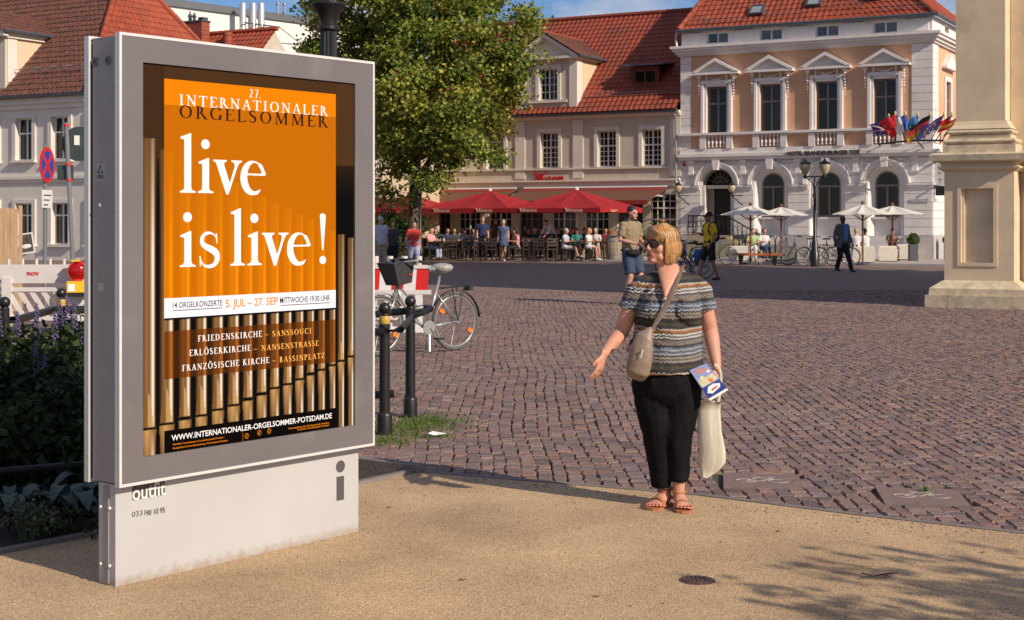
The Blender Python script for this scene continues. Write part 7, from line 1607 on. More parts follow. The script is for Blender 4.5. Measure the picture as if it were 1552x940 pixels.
# standing at the terrace
figure('standing man in navy t-shirt under the middle red parasol', PX(731.5, 59.5), R(8), 1.78, dict(), top=c_navy, sleeve=.7, bottom=c_blk, leg=.97, shoes=c_bshoe, hair=mat('reddish_hair', (.30, .10, .04), .6, var=.2), vox=.022)
figure('woman in a blue patterned dress walking past the terrace tables', PX(763, 58.6), R(-12), 1.66, dict(kL=(-.07, .04, .49), aL=(-.08, .15, .11), kR=(.08, -.08, .5), aR=(.09, -.14, .085)), top=c_dress, sleeve=.4, bottom=c_dress, leg=.72, skirt=True, shoes=c_wshoe, hair=hg, vox=.022, fat=1.05, bust=.06)
figure('dark haired woman in brown top standing behind the navy t-shirt man', PX(751, 61.5), R(5), 1.74, dict(), top=c_brn, sleeve=.3, bottom=c_blk, leg=.97, hair=hk, hairst='long', vox=.024)
figure('waiter in white shirt bending over a terrace table', PX(838, 60.2), R(-55), 1.78, dict(che=(0, -.16, 1.26), ush=(0, -.24, 1.36), nek=(0, -.29, 1.41), hed=(0, -.38, 1.48), sL=(-.175, -.24, 1.35), sR=(.175, -.24, 1.35), eL=(-.2, -.36, 1.12), wL=(-.15, -.50, .96), eR=(.2, -.36, 1.12), wR=(.15, -.5, .96)), top=c_wht, sleeve=1.5, bottom=c_blk, leg=.98, shoes=c_bshoe, hair=hk, vox=.024)
# seated guests, chairs and tables
SIT = dict(pel=(0, 0, .50), wai=(0, 0, .64), che=(0, -.02, .85), ush=(0, -.03, .97), nek=(0, -.05, 1.04), hed=(0, -.08, 1.165), sL=(-.175, -.03, .955), sR=(.175, -.03, .955), eL=(-.22, -.10, .72), eR=(.22, -.10, .72), wL=(-.12, -.33, .76), wR=(.12, -.33, .76), hL=(-.09, -.02, .50), hR=(.09, -.02, .50), kL=(-.11, -.44, .50), kR=(.11, -.44, .50), aL=(-.11, -.46, .085), aR=(.11, -.42, .085))
m_chair = mat('dark_brown_chair', (.035, .02, .014), .5, var=.2); m_table = mat('dark_table', (.05, .03, .022), .45, var=.2)
def make_chair():
    t = thing('terrace_chair', 'dark brown wooden terrace chair', 'chair')
    MB().box(-.22, .22, -.22, .22, .42, .46).obj('seat', m_chair, t)
    g = MB()
    for z in (.56, .68, .80): g.box(-.19, .19, .20, .225, z, z+.08)
    g.obj('backrest', m_chair, t)
    for x in (-.2, .2): MB().box(x-.02, x+.02, -.21, -.17, 0, .42).obj('leg', m_chair, t); MB().box(x-.02, x+.02, .19, .23, 0, .92).obj('leg', m_chair, t)
    return t
CH0 = make_chair(); used = [False]
def chair(x, y, rz, lab):
    o = CH0 if not used[0] else dup(CH0); used[0] = True; o.location = (x, y, .05); o.rotation_euler = (0, 0, rz); tag(o, lab, 'chair', 'terrace chairs'); return o
TB = None
def table(px, Y, lab):
    global TB
    if TB is None:
        t = thing('terrace_table', lab, 'table'); MB().box(-.38, .38, -.38, .38, .70, .74).obj('table_top', m_table, t)
        for x in (-.33, .33):
            for y in (-.33, .33): MB().box(x-.025, x+.025, y-.025, y+.025, 0, .70).obj('leg', m_table, t)
        TB = t
    else: t = dup(TB)
    x = (px-CX)/FPX*Y; t.location = (x, Y, .05); t.rotation_euler = (0, 0, FR); tag(t, lab, 'table', 'terrace tables')
    for k, (dx, dy) in enumerate(((-.15, -.1), (.12, .05))):
        g = MB(); g.lathe([(.03, 0), (.035, .09), (.03, .12)], 8); u_ = g.obj('drinking_glass', m_frame if k else m_globe, None, smooth=True); u_.location = (x+dx, Y+dy, .79); tag(u_, ('tall' if k else 'amber')+' glass on the '+lab, 'glass')
    return t
def sitter(px, Y, rz, lab, top, bottom, hair, hairst='short', skin=None, fat=1., J=None, sleeve=.7, leg=.97, H=1.7, clab=None, group=None):
    d = dict(SIT); d.update(J or {}); x = (px-CX)/FPX*Y
    figure(lab, (x, Y, .05), rz, H, d, top=top, sleeve=sleeve, bottom=bottom, leg=leg, shoes=c_bshoe if leg > .6 else c_wshoe, hair=hair, hairst=hairst, skin=skin, vox=.024, fat=fat, group=group)
    if clab: chair(x, Y, rz, clab)
sitter(652, 58.6, R(55), 'seated woman in pink shirt and lilac trousers at the left end', c_pink, c_lil, hw_, J=dict(gz=(.5, -.6, .35)), fat=1.1, clab='chair under the woman in pink shirt and lilac trousers')
sitter(688, 61.0, R(10), 'seated guest in charcoal top at the second table from the left', c_char, c_blk, hk, clab='chair of the guest in charcoal top, second table from left')
sitter(704, 62.4, R(-30), 'seated guest in pale striped shirt left of the navy t-shirt man', c_str, c_jean, hb, clab='chair of the striped shirt guest left of the navy man')
sitter(783, 59.3, R(-62), 'seated woman in bright pink shirt left of the bending waiter', c_pink, c_blk, hk, 'long', J=dict(gz=(0, -1, -.3)), clab='chair under the bright pink shirt guest')
sitter(800, 61.8, R(20), 'dark clothed guest seated behind the bright pink shirt', c_char, c_blk, hk, clab='chair of the dark clothed guest behind the pink shirt')
sitter(822, 62.0, R(-25), 'guest in brown top seated left of the bending waiter', c_brn, c_jean, hk, clab='chair of the guest in brown left of the waiter')
sitter(856, 58.2, R(62), 'grey haired guest in pale top and grey skirt with crossed legs', c_str, c_wht, hg, leg=.4, J=dict(kL=(-.02, -.44, .56), aL=(.06, -.56, .22)), clab='chair under the grey haired guest with crossed legs', sleeve=.5)
sitter(866, 60.6, R(38), 'guest in navy top seated behind the grey haired guest', c_navy, c_jean, hb, clab='chair of the navy top guest behind the grey haired one')
sitter(874, 59.4, R(-5), 'guest in teal green top seated next to the white top', c_teal, c_blk, hk, skin=m_tan, clab='chair under the guest in the teal green top')
sitter(891, 58.2, R(58), 'fair haired woman in white top and bare legs seated right', c_wht, c_wht, hw_, 'long', leg=.3, sleeve=.4, clab='chair under the fair haired woman in white top'); 
sitter(903, 60.0, R(-18), 'white haired man in white shirt seated near the barrel', c_wht, c_khaki, hg, clab='chair under the white haired man near the barrel')
sitter(917, 61.0, R(12), 'guest in dark red top seated beside the barrel', mat('dark_red_cotton', (.18, .02, .02), .85), c_khaki, hk, clab='chair under the guest in dark red beside the barrel')
sitter(1141, 56.3, R(-10), 'guest in green top seated under the cream parasols', cloth('pale_green_cotton', (.38, .5, .22)), c_wht, hb, group=None); sitter(1157, 56.8, R(18), 'guest in white top seated right of the green top guest', c_wht, c_jean, mat('auburn_hair', (.28, .06, .02), .6))
sitter(1297, 56.0, R(160), 'fair haired guest seen from behind in the wicker armchair', c_wht, c_wht, hw_); sitter(1312, 56.3, R(-150), 'dark haired guest leaning back beside the fair haired one', c_wht, c_wht, hk)
sitter(1352, 57.6, R(0), 'guest with auburn hair seated below the rightmost cream parasol', c_brn, c_brn, MATS['auburn_hair'])
for k, (px, Y, rz, tp_, hr) in enumerate(((677, 60.5, 30, c_navy, hk), (719, 61.5, -20, c_char, hb), (770, 61.9, 15, c_brn, hk), (812, 60.9, -40, c_navy, hg), (829, 62.6, 25, c_char, hk), (846, 61.8, -15, c_blk, hb), (660, 62.0, 0, c_char, hk), (885, 61.9, 30, c_char, hk), (741, 63.2, -10, c_brn, hb))):
    sitter(px, Y, R(rz), ('dark clothed guest in the back row between the left tables', 'back row guest right behind the striped shirt guest', 'back row guest in brown behind the woman in the dress', 'back row guest in navy behind the pink shirt', 'back row guest in charcoal under the right parasol pole', 'back row guest in black behind the waiter', 'back row guest in charcoal at the far left', 'back row guest behind the fair haired woman', 'rear guest in brown behind the navy t-shirt man')[k], tp_, c_blk, hr, fat=1.08)
for px, Y, lab in ((668, 58.3, 'table before the woman in the pink shirt'), (696, 60.0, 'table of the charcoal and striped guests'), (741, 59.0, 'table between the navy man and the dress'), (797, 59.5, 'table right of the bright pink shirt'), (845, 59.2, 'table under the bending waiter'), (873, 58.2, 'table before the grey haired guest'), (909, 58.8, 'table beside the wine barrel'), (728, 62.5, 'rear table behind the navy shirt man')): table(px, Y, lab)
for px, Y, rz, lab in ((712, 58.4, 170, 'empty chair left of the navy t-shirt man'), (725, 58.2, 190, 'empty chair in front of the navy t-shirt man'), (745, 57.9, 175, 'empty chair left of the woman in the dress'), (800, 58.0, 185, 'empty chair before the table right of pink shirt'), (818, 57.8, 170, 'empty chair facing the waiter table'), (834, 58.0, 200, 'empty chair below the bending waiter'), (684, 58.6, 185, 'empty chair right of the pink shirt woman table'), (808, 60.3, 60, 'empty chair behind the pink shirt table')): chair((px-CX)/FPX*Y, Y, R(rz), lab)
# wine barrel with plants
p = PX(930, 58.6); o = thing('wine_barrel', 'pale oak wine barrel at the right end of the terrace', 'barrel', (p[0], p[1], .05)); m_oak = mat('weathered_oak', (.30, .23, .17), .8, var=.25, vs=4, stretch=(6, 6, .5))
for k in range(16):
    g = MB(); a0, a1 = 2*PI*k/16+.02, 2*PI*(k+1)/16-.02; V = []
    for i in range(7): t = i/6; r_ = .27+.075*math.sin(PI*t); V += [(r_*math.cos(a0), r_*math.sin(a0), .98*t), (r_*math.cos(a1), r_*math.sin(a1), .98*t)]
    g.add(V, [(2*i, 2*i+1, 2*i+3, 2*i+2) for i in range(6)]); g.obj('stave', m_oak, o)
for z, r_ in ((.06, .29), (.22, .325), (.74, .327), (.90, .295)): MB().lathe([(r_, z), (r_+.012, z), (r_+.012, z+.05), (r_, z+.05)], 20).obj('hoop', m_zinc, o, smooth='auto')
MB().lathe([(.40, .98), (.40, 1.01), (.1, 1.015)], 20).obj('top', m_oak, o, smooth='auto')
tag(MB().lathe([(.14, 0), (.18, .16), (.15, .17)], 12).obj('bowl', cloth('terracotta', (.30, .10, .05)), None, smooth='auto'), 'small terracotta bowl on the wine barrel', 'bowl').location = (p[0]-.1, p[1], 1.07)
# menu card easel seen as the bright spot behind the guests
# ================================================================== THE WOMAN IN FRONT
def blouse_mat():
    m = bpy.data.materials.new('zigzag_blouse'); m.use_nodes = True; n = m.node_tree.nodes; l = m.node_tree.links.new; p = n['Principled BSDF']; p.inputs['Roughness'].default_value = .85; p.inputs['Specular IOR Level'].default_value = .2
    t = n.new('ShaderNodeTexCoord'); s = n.new('ShaderNodeSeparateXYZ'); l(t.outputs['Object'], s.inputs[0])
    def M(op, a, b=None, c=None):
        q = n.new('ShaderNodeMath'); q.operation = op
        for i, v in enumerate((a, b, c)):
            if v is None: continue
            if isinstance(v, (int, float)): q.inputs[i].default_value = v
            else: l(v, q.inputs[i])
        return q.outputs[0]
    wn = n.new('ShaderNodeTexNoise'); wn.inputs['Scale'].default_value = 5; l(t.outputs['Object'], wn.inputs[0])
    u = M('ADD', s.outputs[0], M('MULTIPLY', s.outputs[1], .8)); zig = M('PINGPONG', u, .011)
    z = M('ADD', s.outputs[2], M('MULTIPLY', M('SUBTRACT', wn.outputs['Fac'], .5), .035)); z = M('ADD', z, M('MULTIPLY', M('ABSOLUTE', s.outputs[0]), -.06))
    zz = M('ADD', z, M('MULTIPLY', zig, .75))
    fr = M('FRACT', M('DIVIDE', M('SUBTRACT', 1.270+.246*4, zz), .246))
    r = n.new('ShaderNodeValToRGB'); r.color_ramp.interpolation = 'CONSTANT'; e = r.color_ramp.elements
    stops = [(0, (.55, .52, .46)), (.035, (.42, .16, .04)), (.085, (.12, .08, .05)), (.11, (.62, .60, .57)), (.155, (.02, .02, .022)), (.18, (.62, .60, .58)), (.22, (.06, .06, .065)), (.26, (.24, .20, .17)), (.37, (.035, .035, .04)), (.42, (.15, .18, .24)), (.47, (.45, .46, .50)), (.50, (.13, .16, .22)), (.56, (.42, .42, .45)), (.60, (.05, .05, .06)), (.64, (.34, .28, .23)), (.69, (.09, .08, .08)), (.72, (.36, .32, .28)), (.77, (.04, .037, .033)), (.85, (.085, .07, .05)), (.92, (.035, .035, .038))]
    e[0].position = 0; e[0].color = (*stops[0][1], 1); e[1].position = stops[1][0]; e[1].color = (*stops[1][1], 1)
    for ps, c in stops[2:]: x = e.new(ps); x.color = (*c, 1)
    l(fr, r.inputs[0])
    hat = M('GREATER_THAN', M('FRACT', M('DIVIDE', M('ADD', u, M('MULTIPLY', zz, .6)), .0125)), .56)
    mx_ = n.new('ShaderNodeMix'); mx_.data_type = 'RGBA'; l(M('MULTIPLY', hat, .80), mx_.inputs[0]); l(r.outputs[0], mx_.inputs[6]); mx_.inputs[7].default_value = (.03, .03, .034, 1); l(mx_.outputs[2], p.inputs['Base Color'])
    bz = n.new('ShaderNodeTexNoise'); bz.inputs['Scale'].default_value = 11; bz.inputs['Detail'].default_value = 3; mp_ = n.new('ShaderNodeMapping'); mp_.inputs['Scale'].default_value = (1, 1, 1.8); l(t.outputs['Object'], mp_.inputs[0]); l(mp_.outputs[0], bz.inputs[0])
    bn = n.new('ShaderNodeBump'); bn.inputs['Strength'].default_value = .7; bn.inputs['Distance'].default_value = .03; l(bz.outputs[0], bn.inputs['Height']); l(bn.outputs[0], p.inputs['Normal'])
    return m
wskin = mat('ruddy_skin', (.56, .27, .185), .48, var=.10, vs=14, bump=.08, bs=60, spec=.4)  # the woman's own, slightly ruddier skin tone
wo_ = thing('person', 'woman with blond bob, sunglasses and zigzag blouse walking in the foreground', 'person', ((1015-CX)/FPX*8.22, 8.22, 0), 0)
HC = V3(-.050, -.035, 1.488); HF = V3(-.80, -.60, -.03).normalized(); HS = HF.cross(V3(0, 0, 1)).normalized(); HU = HS.cross(HF).normalized()
HM = Matrix(((HS.x, HF.x, HU.x), (HS.y, HF.y, HU.y), (HS.z, HF.z, HU.z)))
def hp_(x, y, z): return HC+HM @ Vector((x, y, z))*.93
def hball(g, c, r, sc=(1, 1, 1), n=14, m_=10):
    k0 = len(g.v); g.ball((0, 0, 0), r*.93, n, m_, sc)
    for i in range(k0, len(g.v)): g.v[i] = tuple(HM @ Vector(g.v[i])+hp_(*c))
g = MB()
# head
secs = [(-.110, .016, .012, .060), (-.103, .030, .024, .054), (-.088, .044, .044, .038), (-.06, .057, .064, .018), (-.03, .066, .080, .006), (0, .071, .090, 0), (.03, .074, .096, -.006), (.06, .072, .096, -.010), (.09, .058, .078, -.012), (.108, .032, .045, -.012), (.115, .008, .012, -.012)]
k0 = len(g.v); V = []
for z, a, b, yc in secs:
    for k in range(20): an = 2*PI*k/20; V.append(hp_(a*math.cos(an), yc+b*math.sin(an), z))
g.add(V, [(i*20+k, i*20+(k+1) % 20, (i+1)*20+(k+1) % 20, (i+1)*20+k) for i in range(len(secs)-1) for k in range(20)]+[tuple(range(19, -1, -1)), tuple(len(V)-20+k for k in range(20))])
def hl(pts, rad, side=(1, 0, 0), n=10): g.loft([hp_(*p) for p in pts], [(a*.93, b*.93) for a, b in rad], side=HM @ Vector(side), n=n)
hl([(0, .086, .026), (0, .102, -.004), (0, .113, -.022), (0, .098, -.034)], [(.009, .010), (.011, .012), (.0155, .013), (.013, .008)])
for q in (-1, 1):
    hball(g, (q*.013, .098, -.028), .010); hball(g, (q*.037, .060, -.022), .030, (1, .9, 1)); hball(g, (q*.034, .046, -.074), .027, (1, .9, .9)); hball(g, (q*.073, -.008, -.006), .026, (.35, .8, 1.2)); hball(g, (q*.028, .078, .028), .018, (1.3, .7, .6))
hball(g, (0, .078, -.094), .020, (1.1, .9, .8)); hball(g, (0, .082, -.055), .024, (1.1, .6, .8)); hball(g, (0, .03, -.098), .035, (1, 1.1, .7))
# neck, torso, limbs
g.loft([V3(-.005, .01, 1.27), V3(-.015, .005, 1.34), HC-V3(-.015, -.03, .06)], [(.076, .062), (.053, .053), (.052, .054)], side=(1, 0, 0), n=14)
g.loft([V3(-.0, 0, .78), V3(0, 0, .95), V3(0, 0, 1.12), V3(0, 0, 1.22), V3(0, .0, 1.275), V3(-.005, .005, 1.325), V3(-.008, .008, 1.362)], [(.17, .13), (.165, .13), (.165, .12), (.160, .10), (.128, .074), (.085, .056), (.062, .056)], side=(1, 0, 0), n=16)
for q in (-1, 1): g.ball((q*.085-.01, -.095, 1.125), .072, 12, 8)
g.loft([V3(-.010, -.028, 1.375), V3(-.012, -.062, 1.335), V3(-.020, -.103, 1.29), V3(-.034, -.144, 1.24), V3(-.046, -.182, 1.195)], [(.056, .03), (.066, .030), (.050, .024), (.026, .018), (.006, .012)], side=(1, 0, 0), n=12)   # chest in the open neckline
SL, EL, WL = V3(-.172, .0, 1.250), V3(-.275, .01, .985), V3(-.385, -.165, .882)
SR, ER, WR_ = V3(.170, .0, 1.247), V3(.236, .03, .995), V3(.256, -.085, .800)
for sh, el, wr in ((SL, EL, WL), (SR, ER, WR_)):
    g.loft([sh, sh.lerp(el, .3), sh.lerp(el, .75), el, el.lerp(wr, .25), el.lerp(wr, .7), wr], [.040, .048, .047, .042, .043, .033, .0255], side=(0, 1, .1), n=14)
hand(g, WL, V3(-.28, -.12, -1), V3(-.55, -1, .25), 1.04, curl=.42, spread=1.7)
GR = V3(-.03, -.03, -1)
hand(g, WR_, V3(-.10, -.12, -1), V3(-.8, -.7, 0), .97, curl=1.05)
AL, AR = V3(-.022, .045, .085), V3(.050, -.010, .090)
for hp0, kn, an, fd, in ((V3(-.10, 0, .75), V3(-.07, -.01, .43), AL, V3(-.55, -.83, 0)), (V3(.09, 0, .75), V3(.045, -.03, .43), AR, V3(.10, -1, 0))):
    g.loft([hp0, hp0.lerp(kn, .5), kn, kn.lerp(an, .35), kn.lerp(an, .8), an, an-V3(0, 0, .045)], [(.10, .10), (.085, .085), (.06, .06), (.058, .062), (.036, .038), (.035, .038), (.036, .04)], side=(1, 0, .1), n=12)
    fd.normalize(); sdv = fd.cross(V3(0, 0, 1))
    g.loft([an-fd*.045-V3(0, 0, .045), an+fd*.02-V3(0, 0, .030), an+fd*.08-V3(0, 0, .052), an+fd*.125-V3(0, 0, .060)], [(.028, .026), (.034, .036), (.042, .026), (.043, .015)], side=sdv, n=12)
    inner = 1 if fd.x < 0 else -1
    for k in range(5):
        off = (.036-.0185*k)*inner; r_ = (.0125, .0095, .009, .0088, .008)[k]; L_ = (.052, .050, .043, .035, .027)[k]; b0 = an+fd*.112-V3(0, 0, .063)-sdv*off*(-1)
        g.loft([b0, b0+fd*L_*.6+V3(0, 0, .003), b0+fd*L_], [r_, r_, r_*.7], side=sdv, n=8)
bd = g.obj('body', wskin, wo_); live(bd, .0062, 4, .5)
# toenails, sandals
m_nail = mat('red_nail_polish', (.55, .02, .03), .2, var=0); m_sand = mat('tan_leather_sandal', (.42, .16, .06), .5, var=.12, vs=20)
for an, fd, nm in ((AL, V3(-.55, -.83, 0).normalized(), 0), (AR, V3(.10, -1, 0).normalized(), 1)):
    sdv = fd.cross(V3(0, 0, 1)); inner = 1 if fd.x < 0 else -1
    sa = empty_part('sandal', wo_)
    g = MB()
    for k in range(5):
        off = (.036-.0185*k)*inner; L_ = (.052, .050, .043, .035, .027)[k]; b0 = an+fd*(.112+L_*.86)-V3(0, 0, .0535)+sdv*off; g.ball(tuple(b0), (.0085, .006, .006, .0055, .005)[k], 8, 5, (1, 1.1, .55))
    g.obj('toenails', m_nail, wo_, kind='stuff')
    g = MB(); z0 = an.z
    outline = []
    for t, w in ((-.062, .012), (-.055, .026), (-.02, .031), (.04, .032), (.09, .042), (.13, .050), (.165, .044), (.182, .020)): outline.append((t, w))
    P = [an+fd*t+sdv*w for t, w in outline]+[an+fd*t-sdv*w for t, w in outline[::-1]]
    g.prismz([(p.x, p.y) for p in P], .001, .014); g.obj('sole', m_sand, sa)
    g = MB(); pts = []
    for k in range(9): a = PI*k/8; pts.append(an+fd*(.098-.01*math.sin(a))+sdv*(.049*math.cos(a))+V3(0, 0, -z0+.012+.048*math.sin(a)))
    g.loft(pts, [(.017, .003)]*9, side=fd, n=6); g.obj('toe_strap', m_sand, sa, smooth='auto')
    g = MB(); pts = [an+fd*(.045*math.cos(a))+sdv*(.042*math.sin(a))+V3(0, 0, .008-.01*math.cos(a)) for a in np.linspace(0, 6.28, 17)[:-1]]; g.loft(pts, [(.006, .003)]*16, side=(0, 0, 1), n=6, closed=True); g.obj('ankle_strap', m_sand, sa, smooth=True)
    g = MB(); hb_ = an-fd*.045; g.tube([hb_+sdv*.01-V3(0, 0, z0-.012), hb_+V3(0, 0, .005)], .005, 5); g.obj('heel_strap', m_sand, sa)
# trousers
g = MB(); g.loft([V3(0, 0, .86), V3(-.012, 0, .80), V3(-.012, .005, .72), V3(-.015, .005, .64), V3(-.015, 0, .58)], [(.185, .15), (.195, .165), (.203, .175), (.195, .165), (.15, .12)], side=(1, 0, 0), n=18)
g.loft([V3(-.098, .0, .70), V3(-.092, -.005, .58), V3(-.070, -.01, .44), V3(-.058, .015, .28), V3(-.045, .035, .115)], [(.112, .135), (.106, .115), (.092, .098), (.070, .082), (.058, .075)], side=(1, 0, 0), n=16)
g.loft([V3(.080, .0, .70), V3(.068, -.015, .58), V3(.044, -.03, .44), V3(.046, -.015, .28), V3(.048, -.004, .150)], [(.108, .135), (.102, .115), (.087, .098), (.069, .078), (.057, .070)], side=(1, 0, 0), n=16)
live(g.obj('trousers', mat('black_trouser_cloth', (.0075, .007, .0085), .85, var=.3, vs=5, bump=.6, bs=6, spec=.12, stretch=(2.2, 2.2, .7)), wo_), .009, 4, folds=(.018, .09))
# blouse with sleeves
bm_ = blouse_mat(); g = MB()
g.loft([V3(-.018, 0, .765), V3(-.018, 0, .84), V3(-.012, 0, .93), V3(-.01, 0, 1.02), V3(-.008, 0, 1.12), V3(-.003, 0, 1.20), V3(0, 0, 1.245), V3(0, .004, 1.29), V3(.0, .010, 1.325), V3(.0, .016, 1.352)], [(.212, .185), (.207, .182), (.198, .170), (.190, .158), (.190, .150), (.190, .128), (.172, .110), (.138, .088), (.100, .066), (.082, .054)], side=(1, 0, 0), n=24)
for q in (-1, 1): g.ball((q*.088-.012, -.100, 1.115), .083, 14, 10, (1.05, .95, 1))
for sh, el, k in ((SL, EL, -1), (SR, ER, 1)): g.loft([V3(k*.07, .005, 1.285), sh-V3(k*.018, 0, -.002), sh.lerp(el, .14)+V3(k*.002, 0, 0), sh.lerp(el, .30), sh.lerp(el, .48)], [(.052, .05), (.062, .064), (.064, .066), (.064, .068), (.067, .071)], side=(0, 1, .1), n=14)
live(g.obj('blouse', bm_, wo_), .0075, 4, folds=(.024, .07))
for sh, el in ((SL, EL), (SR, ER)):
    a_ = sh.lerp(el, .465); b_ = sh.lerp(el, .505); g = MB(); ax = (b_-a_).normalized(); e1 = ax.cross(V3(0, 1, 0)).normalized(); e2 = ax.cross(e1); V = []
    for k in range(28):
        an = 2*PI*k/28; rr = .067+.005*math.sin(k*2.3); V += [a_+e1*(.064*math.cos(an))+e2*(.067*math.sin(an)), b_+e1*(rr*math.cos(an))+e2*(rr*math.sin(an))]
    g.add(V, [(2*k, 2*((k+1) % 28), 2*((k+1) % 28)+1, 2*k+1) for k in range(28)]); g.obj('sleeve_frill', bm_, wo_, smooth=True)
g = MB(); 
for t in (0, .33, .66): p_ = V3(-.045, -.183, 1.19).lerp(V3(-.05, -.20, 1.10), t); g.ball(tuple(p_), .006, 8, 6)
g.obj('button', m_frame, wo_, smooth=True)
# sunglasses, lips
m_lens = mat('brown_sunglass_lens', (.035, .016, .012), .08, var=.1, spec=.9); 
sg_ = empty_part('sunglasses', wo_)
for q in (-1, 1):
    g = MB(); V = [hp_(q*(.035+.0315*math.cos(a)), .104-.022*(.5+.5*math.cos(a))**1.5, .008+.025*math.sin(a)-.003*math.cos(a)) for a in np.linspace(0, 6.283, 25)[:-1]]; c_ = hp_(q*.035, .103, .008)
    g.add([c_]+V, [(0, 1+k, 1+(k+1) % 24) for k in range(24)]); g.obj('lens', m_lens, sg_, smooth=True)
    g = MB(); g.tube(V, .0026, 6, closed=True); g.obj('rim', mat('tortoise_frame', (.03, .012, .008), .25), sg_, smooth=True)
    g = MB(); g.loft([hp_(q*.066, .082, .014), hp_(q*.077, .05, .014), hp_(q*.080, -.01, .010)], [(.005, .002), (.0045, .002), (.003, .002)], side=(0, 0, 1), n=6); g.obj('temple', MATS['tortoise_frame'], sg_)
g = MB(); g.tube([hp_(-.006, .107, .010), hp_(0, .110, .013), hp_(.006, .107, .010)], .0025, 6); g.obj('bridge', MATS['tortoise_frame'], sg_)
m_lip = mat('rose_lip', (.42, .11, .09), .4, var=.05); g = MB()
g.loft([hp_(-.026, .079, -.060), hp_(-.010, .0975, -.054), hp_(0, .099, -.0555), hp_(.010, .0975, -.054), hp_(.026, .079, -.060)], [.002, .0045, .0045, .0045, .002], side=(0, 0, 1), n=8)
g.loft([hp_(-.024, .079, -.063), hp_(-.010, .094, -.0685), hp_(0, .0955, -.070), hp_(.010, .094, -.0685), hp_(.024, .079, -.063)], [.002, .005, .0055, .005, .002], side=(0, 0, 1), n=8); g.obj('lips', m_lip, wo_, smooth=True)
g = MB(); g.loft([hp_(-.018, .086, -.0615), hp_(0, .094, -.062), hp_(.018, .086, -.0615)], [.001, .003, .001], side=(0, 0, 1), n=6); g.obj('mouth_opening', mat('mouth_dark', (.06, .015, .012), .6, var=0), wo_)
# hair: volume and strands
m_hair = mat('blond_hair', (1, 1, 1), .45, var=.15, vs=60, attr=True, spec=.4, stretch=(1, 1, .3))
g = MB()
hball(g, (0, -.020, .032), .106, (.84, .98, .88))
def hl2(pts, rad, side=(1, 0, 0), n=12): g.loft([hp_(*p) for p in pts], [(a*.93, b*.93) for a, b in rad], side=HM @ Vector(side), n=n)
for q in (-1, 1): hl2([(q*.068, -.012, .055), (q*.080, -.022, .0), (q*.076, -.030, -.055), (q*.062, -.034, -.092)], [(.022, .052), (.021, .056), (.021, .050), (.014, .036)])
hl2([(0, -.072, .04), (0, -.084, -.02), (0, -.076, -.07), (0, -.064, -.098)], [(.080, .036), (.086, .036), (.080, .034), (.064, .022)]); hball(g, (0, .014, .052), .094, (.88, .96, .74))
hl2([(.05, .035, .085), (.015, .075, .066), (-.025, .083, .050)], [(.035, .018), (.030, .014), (.016, .008)], side=(0, .5, .8))
mh = g.obj('hair', mat('copper_blond_hair', (.36, .175, .06), .5, var=.4, vs=45, stretch=(1, 1, .25), bump=.4, bs=60), wo_); live(mh, .0065, 2)
r = random.Random(9); g = MB()
def strand(P, w, col):
    V = []; n = len(P)
    for i, p in enumerate(P):
        t = (P[min(i+1, n-1)]-P[max(i-1, 0)]); o_ = p-hp_(0, -.015, 0); sdv = t.cross(o_); sdv = sdv.normalized() if sdv.length > 1e-9 else V3(1, 0, 0)
        ww = w*(1-.55*(i/(n-1))**2); V += [p-sdv*ww/2, p+sdv*ww/2]
    g.col = col; g.add(V, [(2*i, 2*i+1, 2*i+3, 2*i+2) for i in range(n-1)])
def hcol():
    q = r.random(); c = (.52, .29, .11) if q < .42 else ((.68, .47, .24) if q < .64 else ((.34, .13, .035) if q < .88 else (.24, .11, .04))); f = r.uniform(.8, 1.15); return tuple(x*f for x in c)
for i in range(2100):
    th = r.uniform(0, 2*PI); fx, fy = math.sin(th), math.cos(th)          # fy>0 : toward the face
    front = fy > .52
    zend = r.uniform(.036, .062) if front else -.098+r.uniform(-.020, .034)
    if front and fx > .1: zend = r.uniform(.01, .045)
    P = []; off = r.uniform(-.003, .008); n = 8; wv = r.uniform(0, 6.28); wa = r.uniform(.0, .0045); sw = r.uniform(-.05, .05) if not front else r.uniform(-.5, -.15)
    for k in range(n+1):
        t = k/n; z = .128*(1-t)**1+zend*t if front else .128-(.128-zend)*t**.9
        tt = min(1, (.132-z)/.085); R_ = math.sin(tt*PI/2)**.62
        tuck = 1-.16*max(0, (-z-.02)/.08)**1.4 if z < -.02 else 1
        a = th+sw*t; X = math.sin(a)*(.092+off)*R_*tuck; Y = -.018+math.cos(a)*((.108+off) if math.cos(a) > 0 else (.098+off))*R_*tuck
        wq = wa*math.sin(t*9+wv); P.append(hp_(X*(1+wq*4), Y*(1+wq*4), z+.12*max(0, off)*(1-t)+r.uniform(-.001, .001)))
    strand(P, r.uniform(.002, .0045), hcol())
for i in range(170):                        # side-swept fringe over the brow
    a0 = r.uniform(-.01, .05); P = [hp_(.048-r.uniform(0, .02)+0*k-(.085+a0)*t, .045+.062*math.sin(min(1, t*1.15)*PI*.5)-.006*t, .105-.058*t**1.6-r.uniform(0, .004)+a0*.3) for k in range(8) for t in (k/7,)]
    strand(P, r.uniform(.003, .006), hcol())
for i in range(60):                         # flyaway wisps
    a = r.uniform(0, 6.28); P = [hp_(.03*math.sin(a)*t*2.2, -.02+.04*math.cos(a)*t*2, .122+.028*math.sin(t*2.4)+.006*r.random()) for t in (0, .25, .5, .75, 1)]; strand(P, .0016, hcol())
g.obj('hair_strands', m_hair, wo_, smooth=True, kind='stuff')
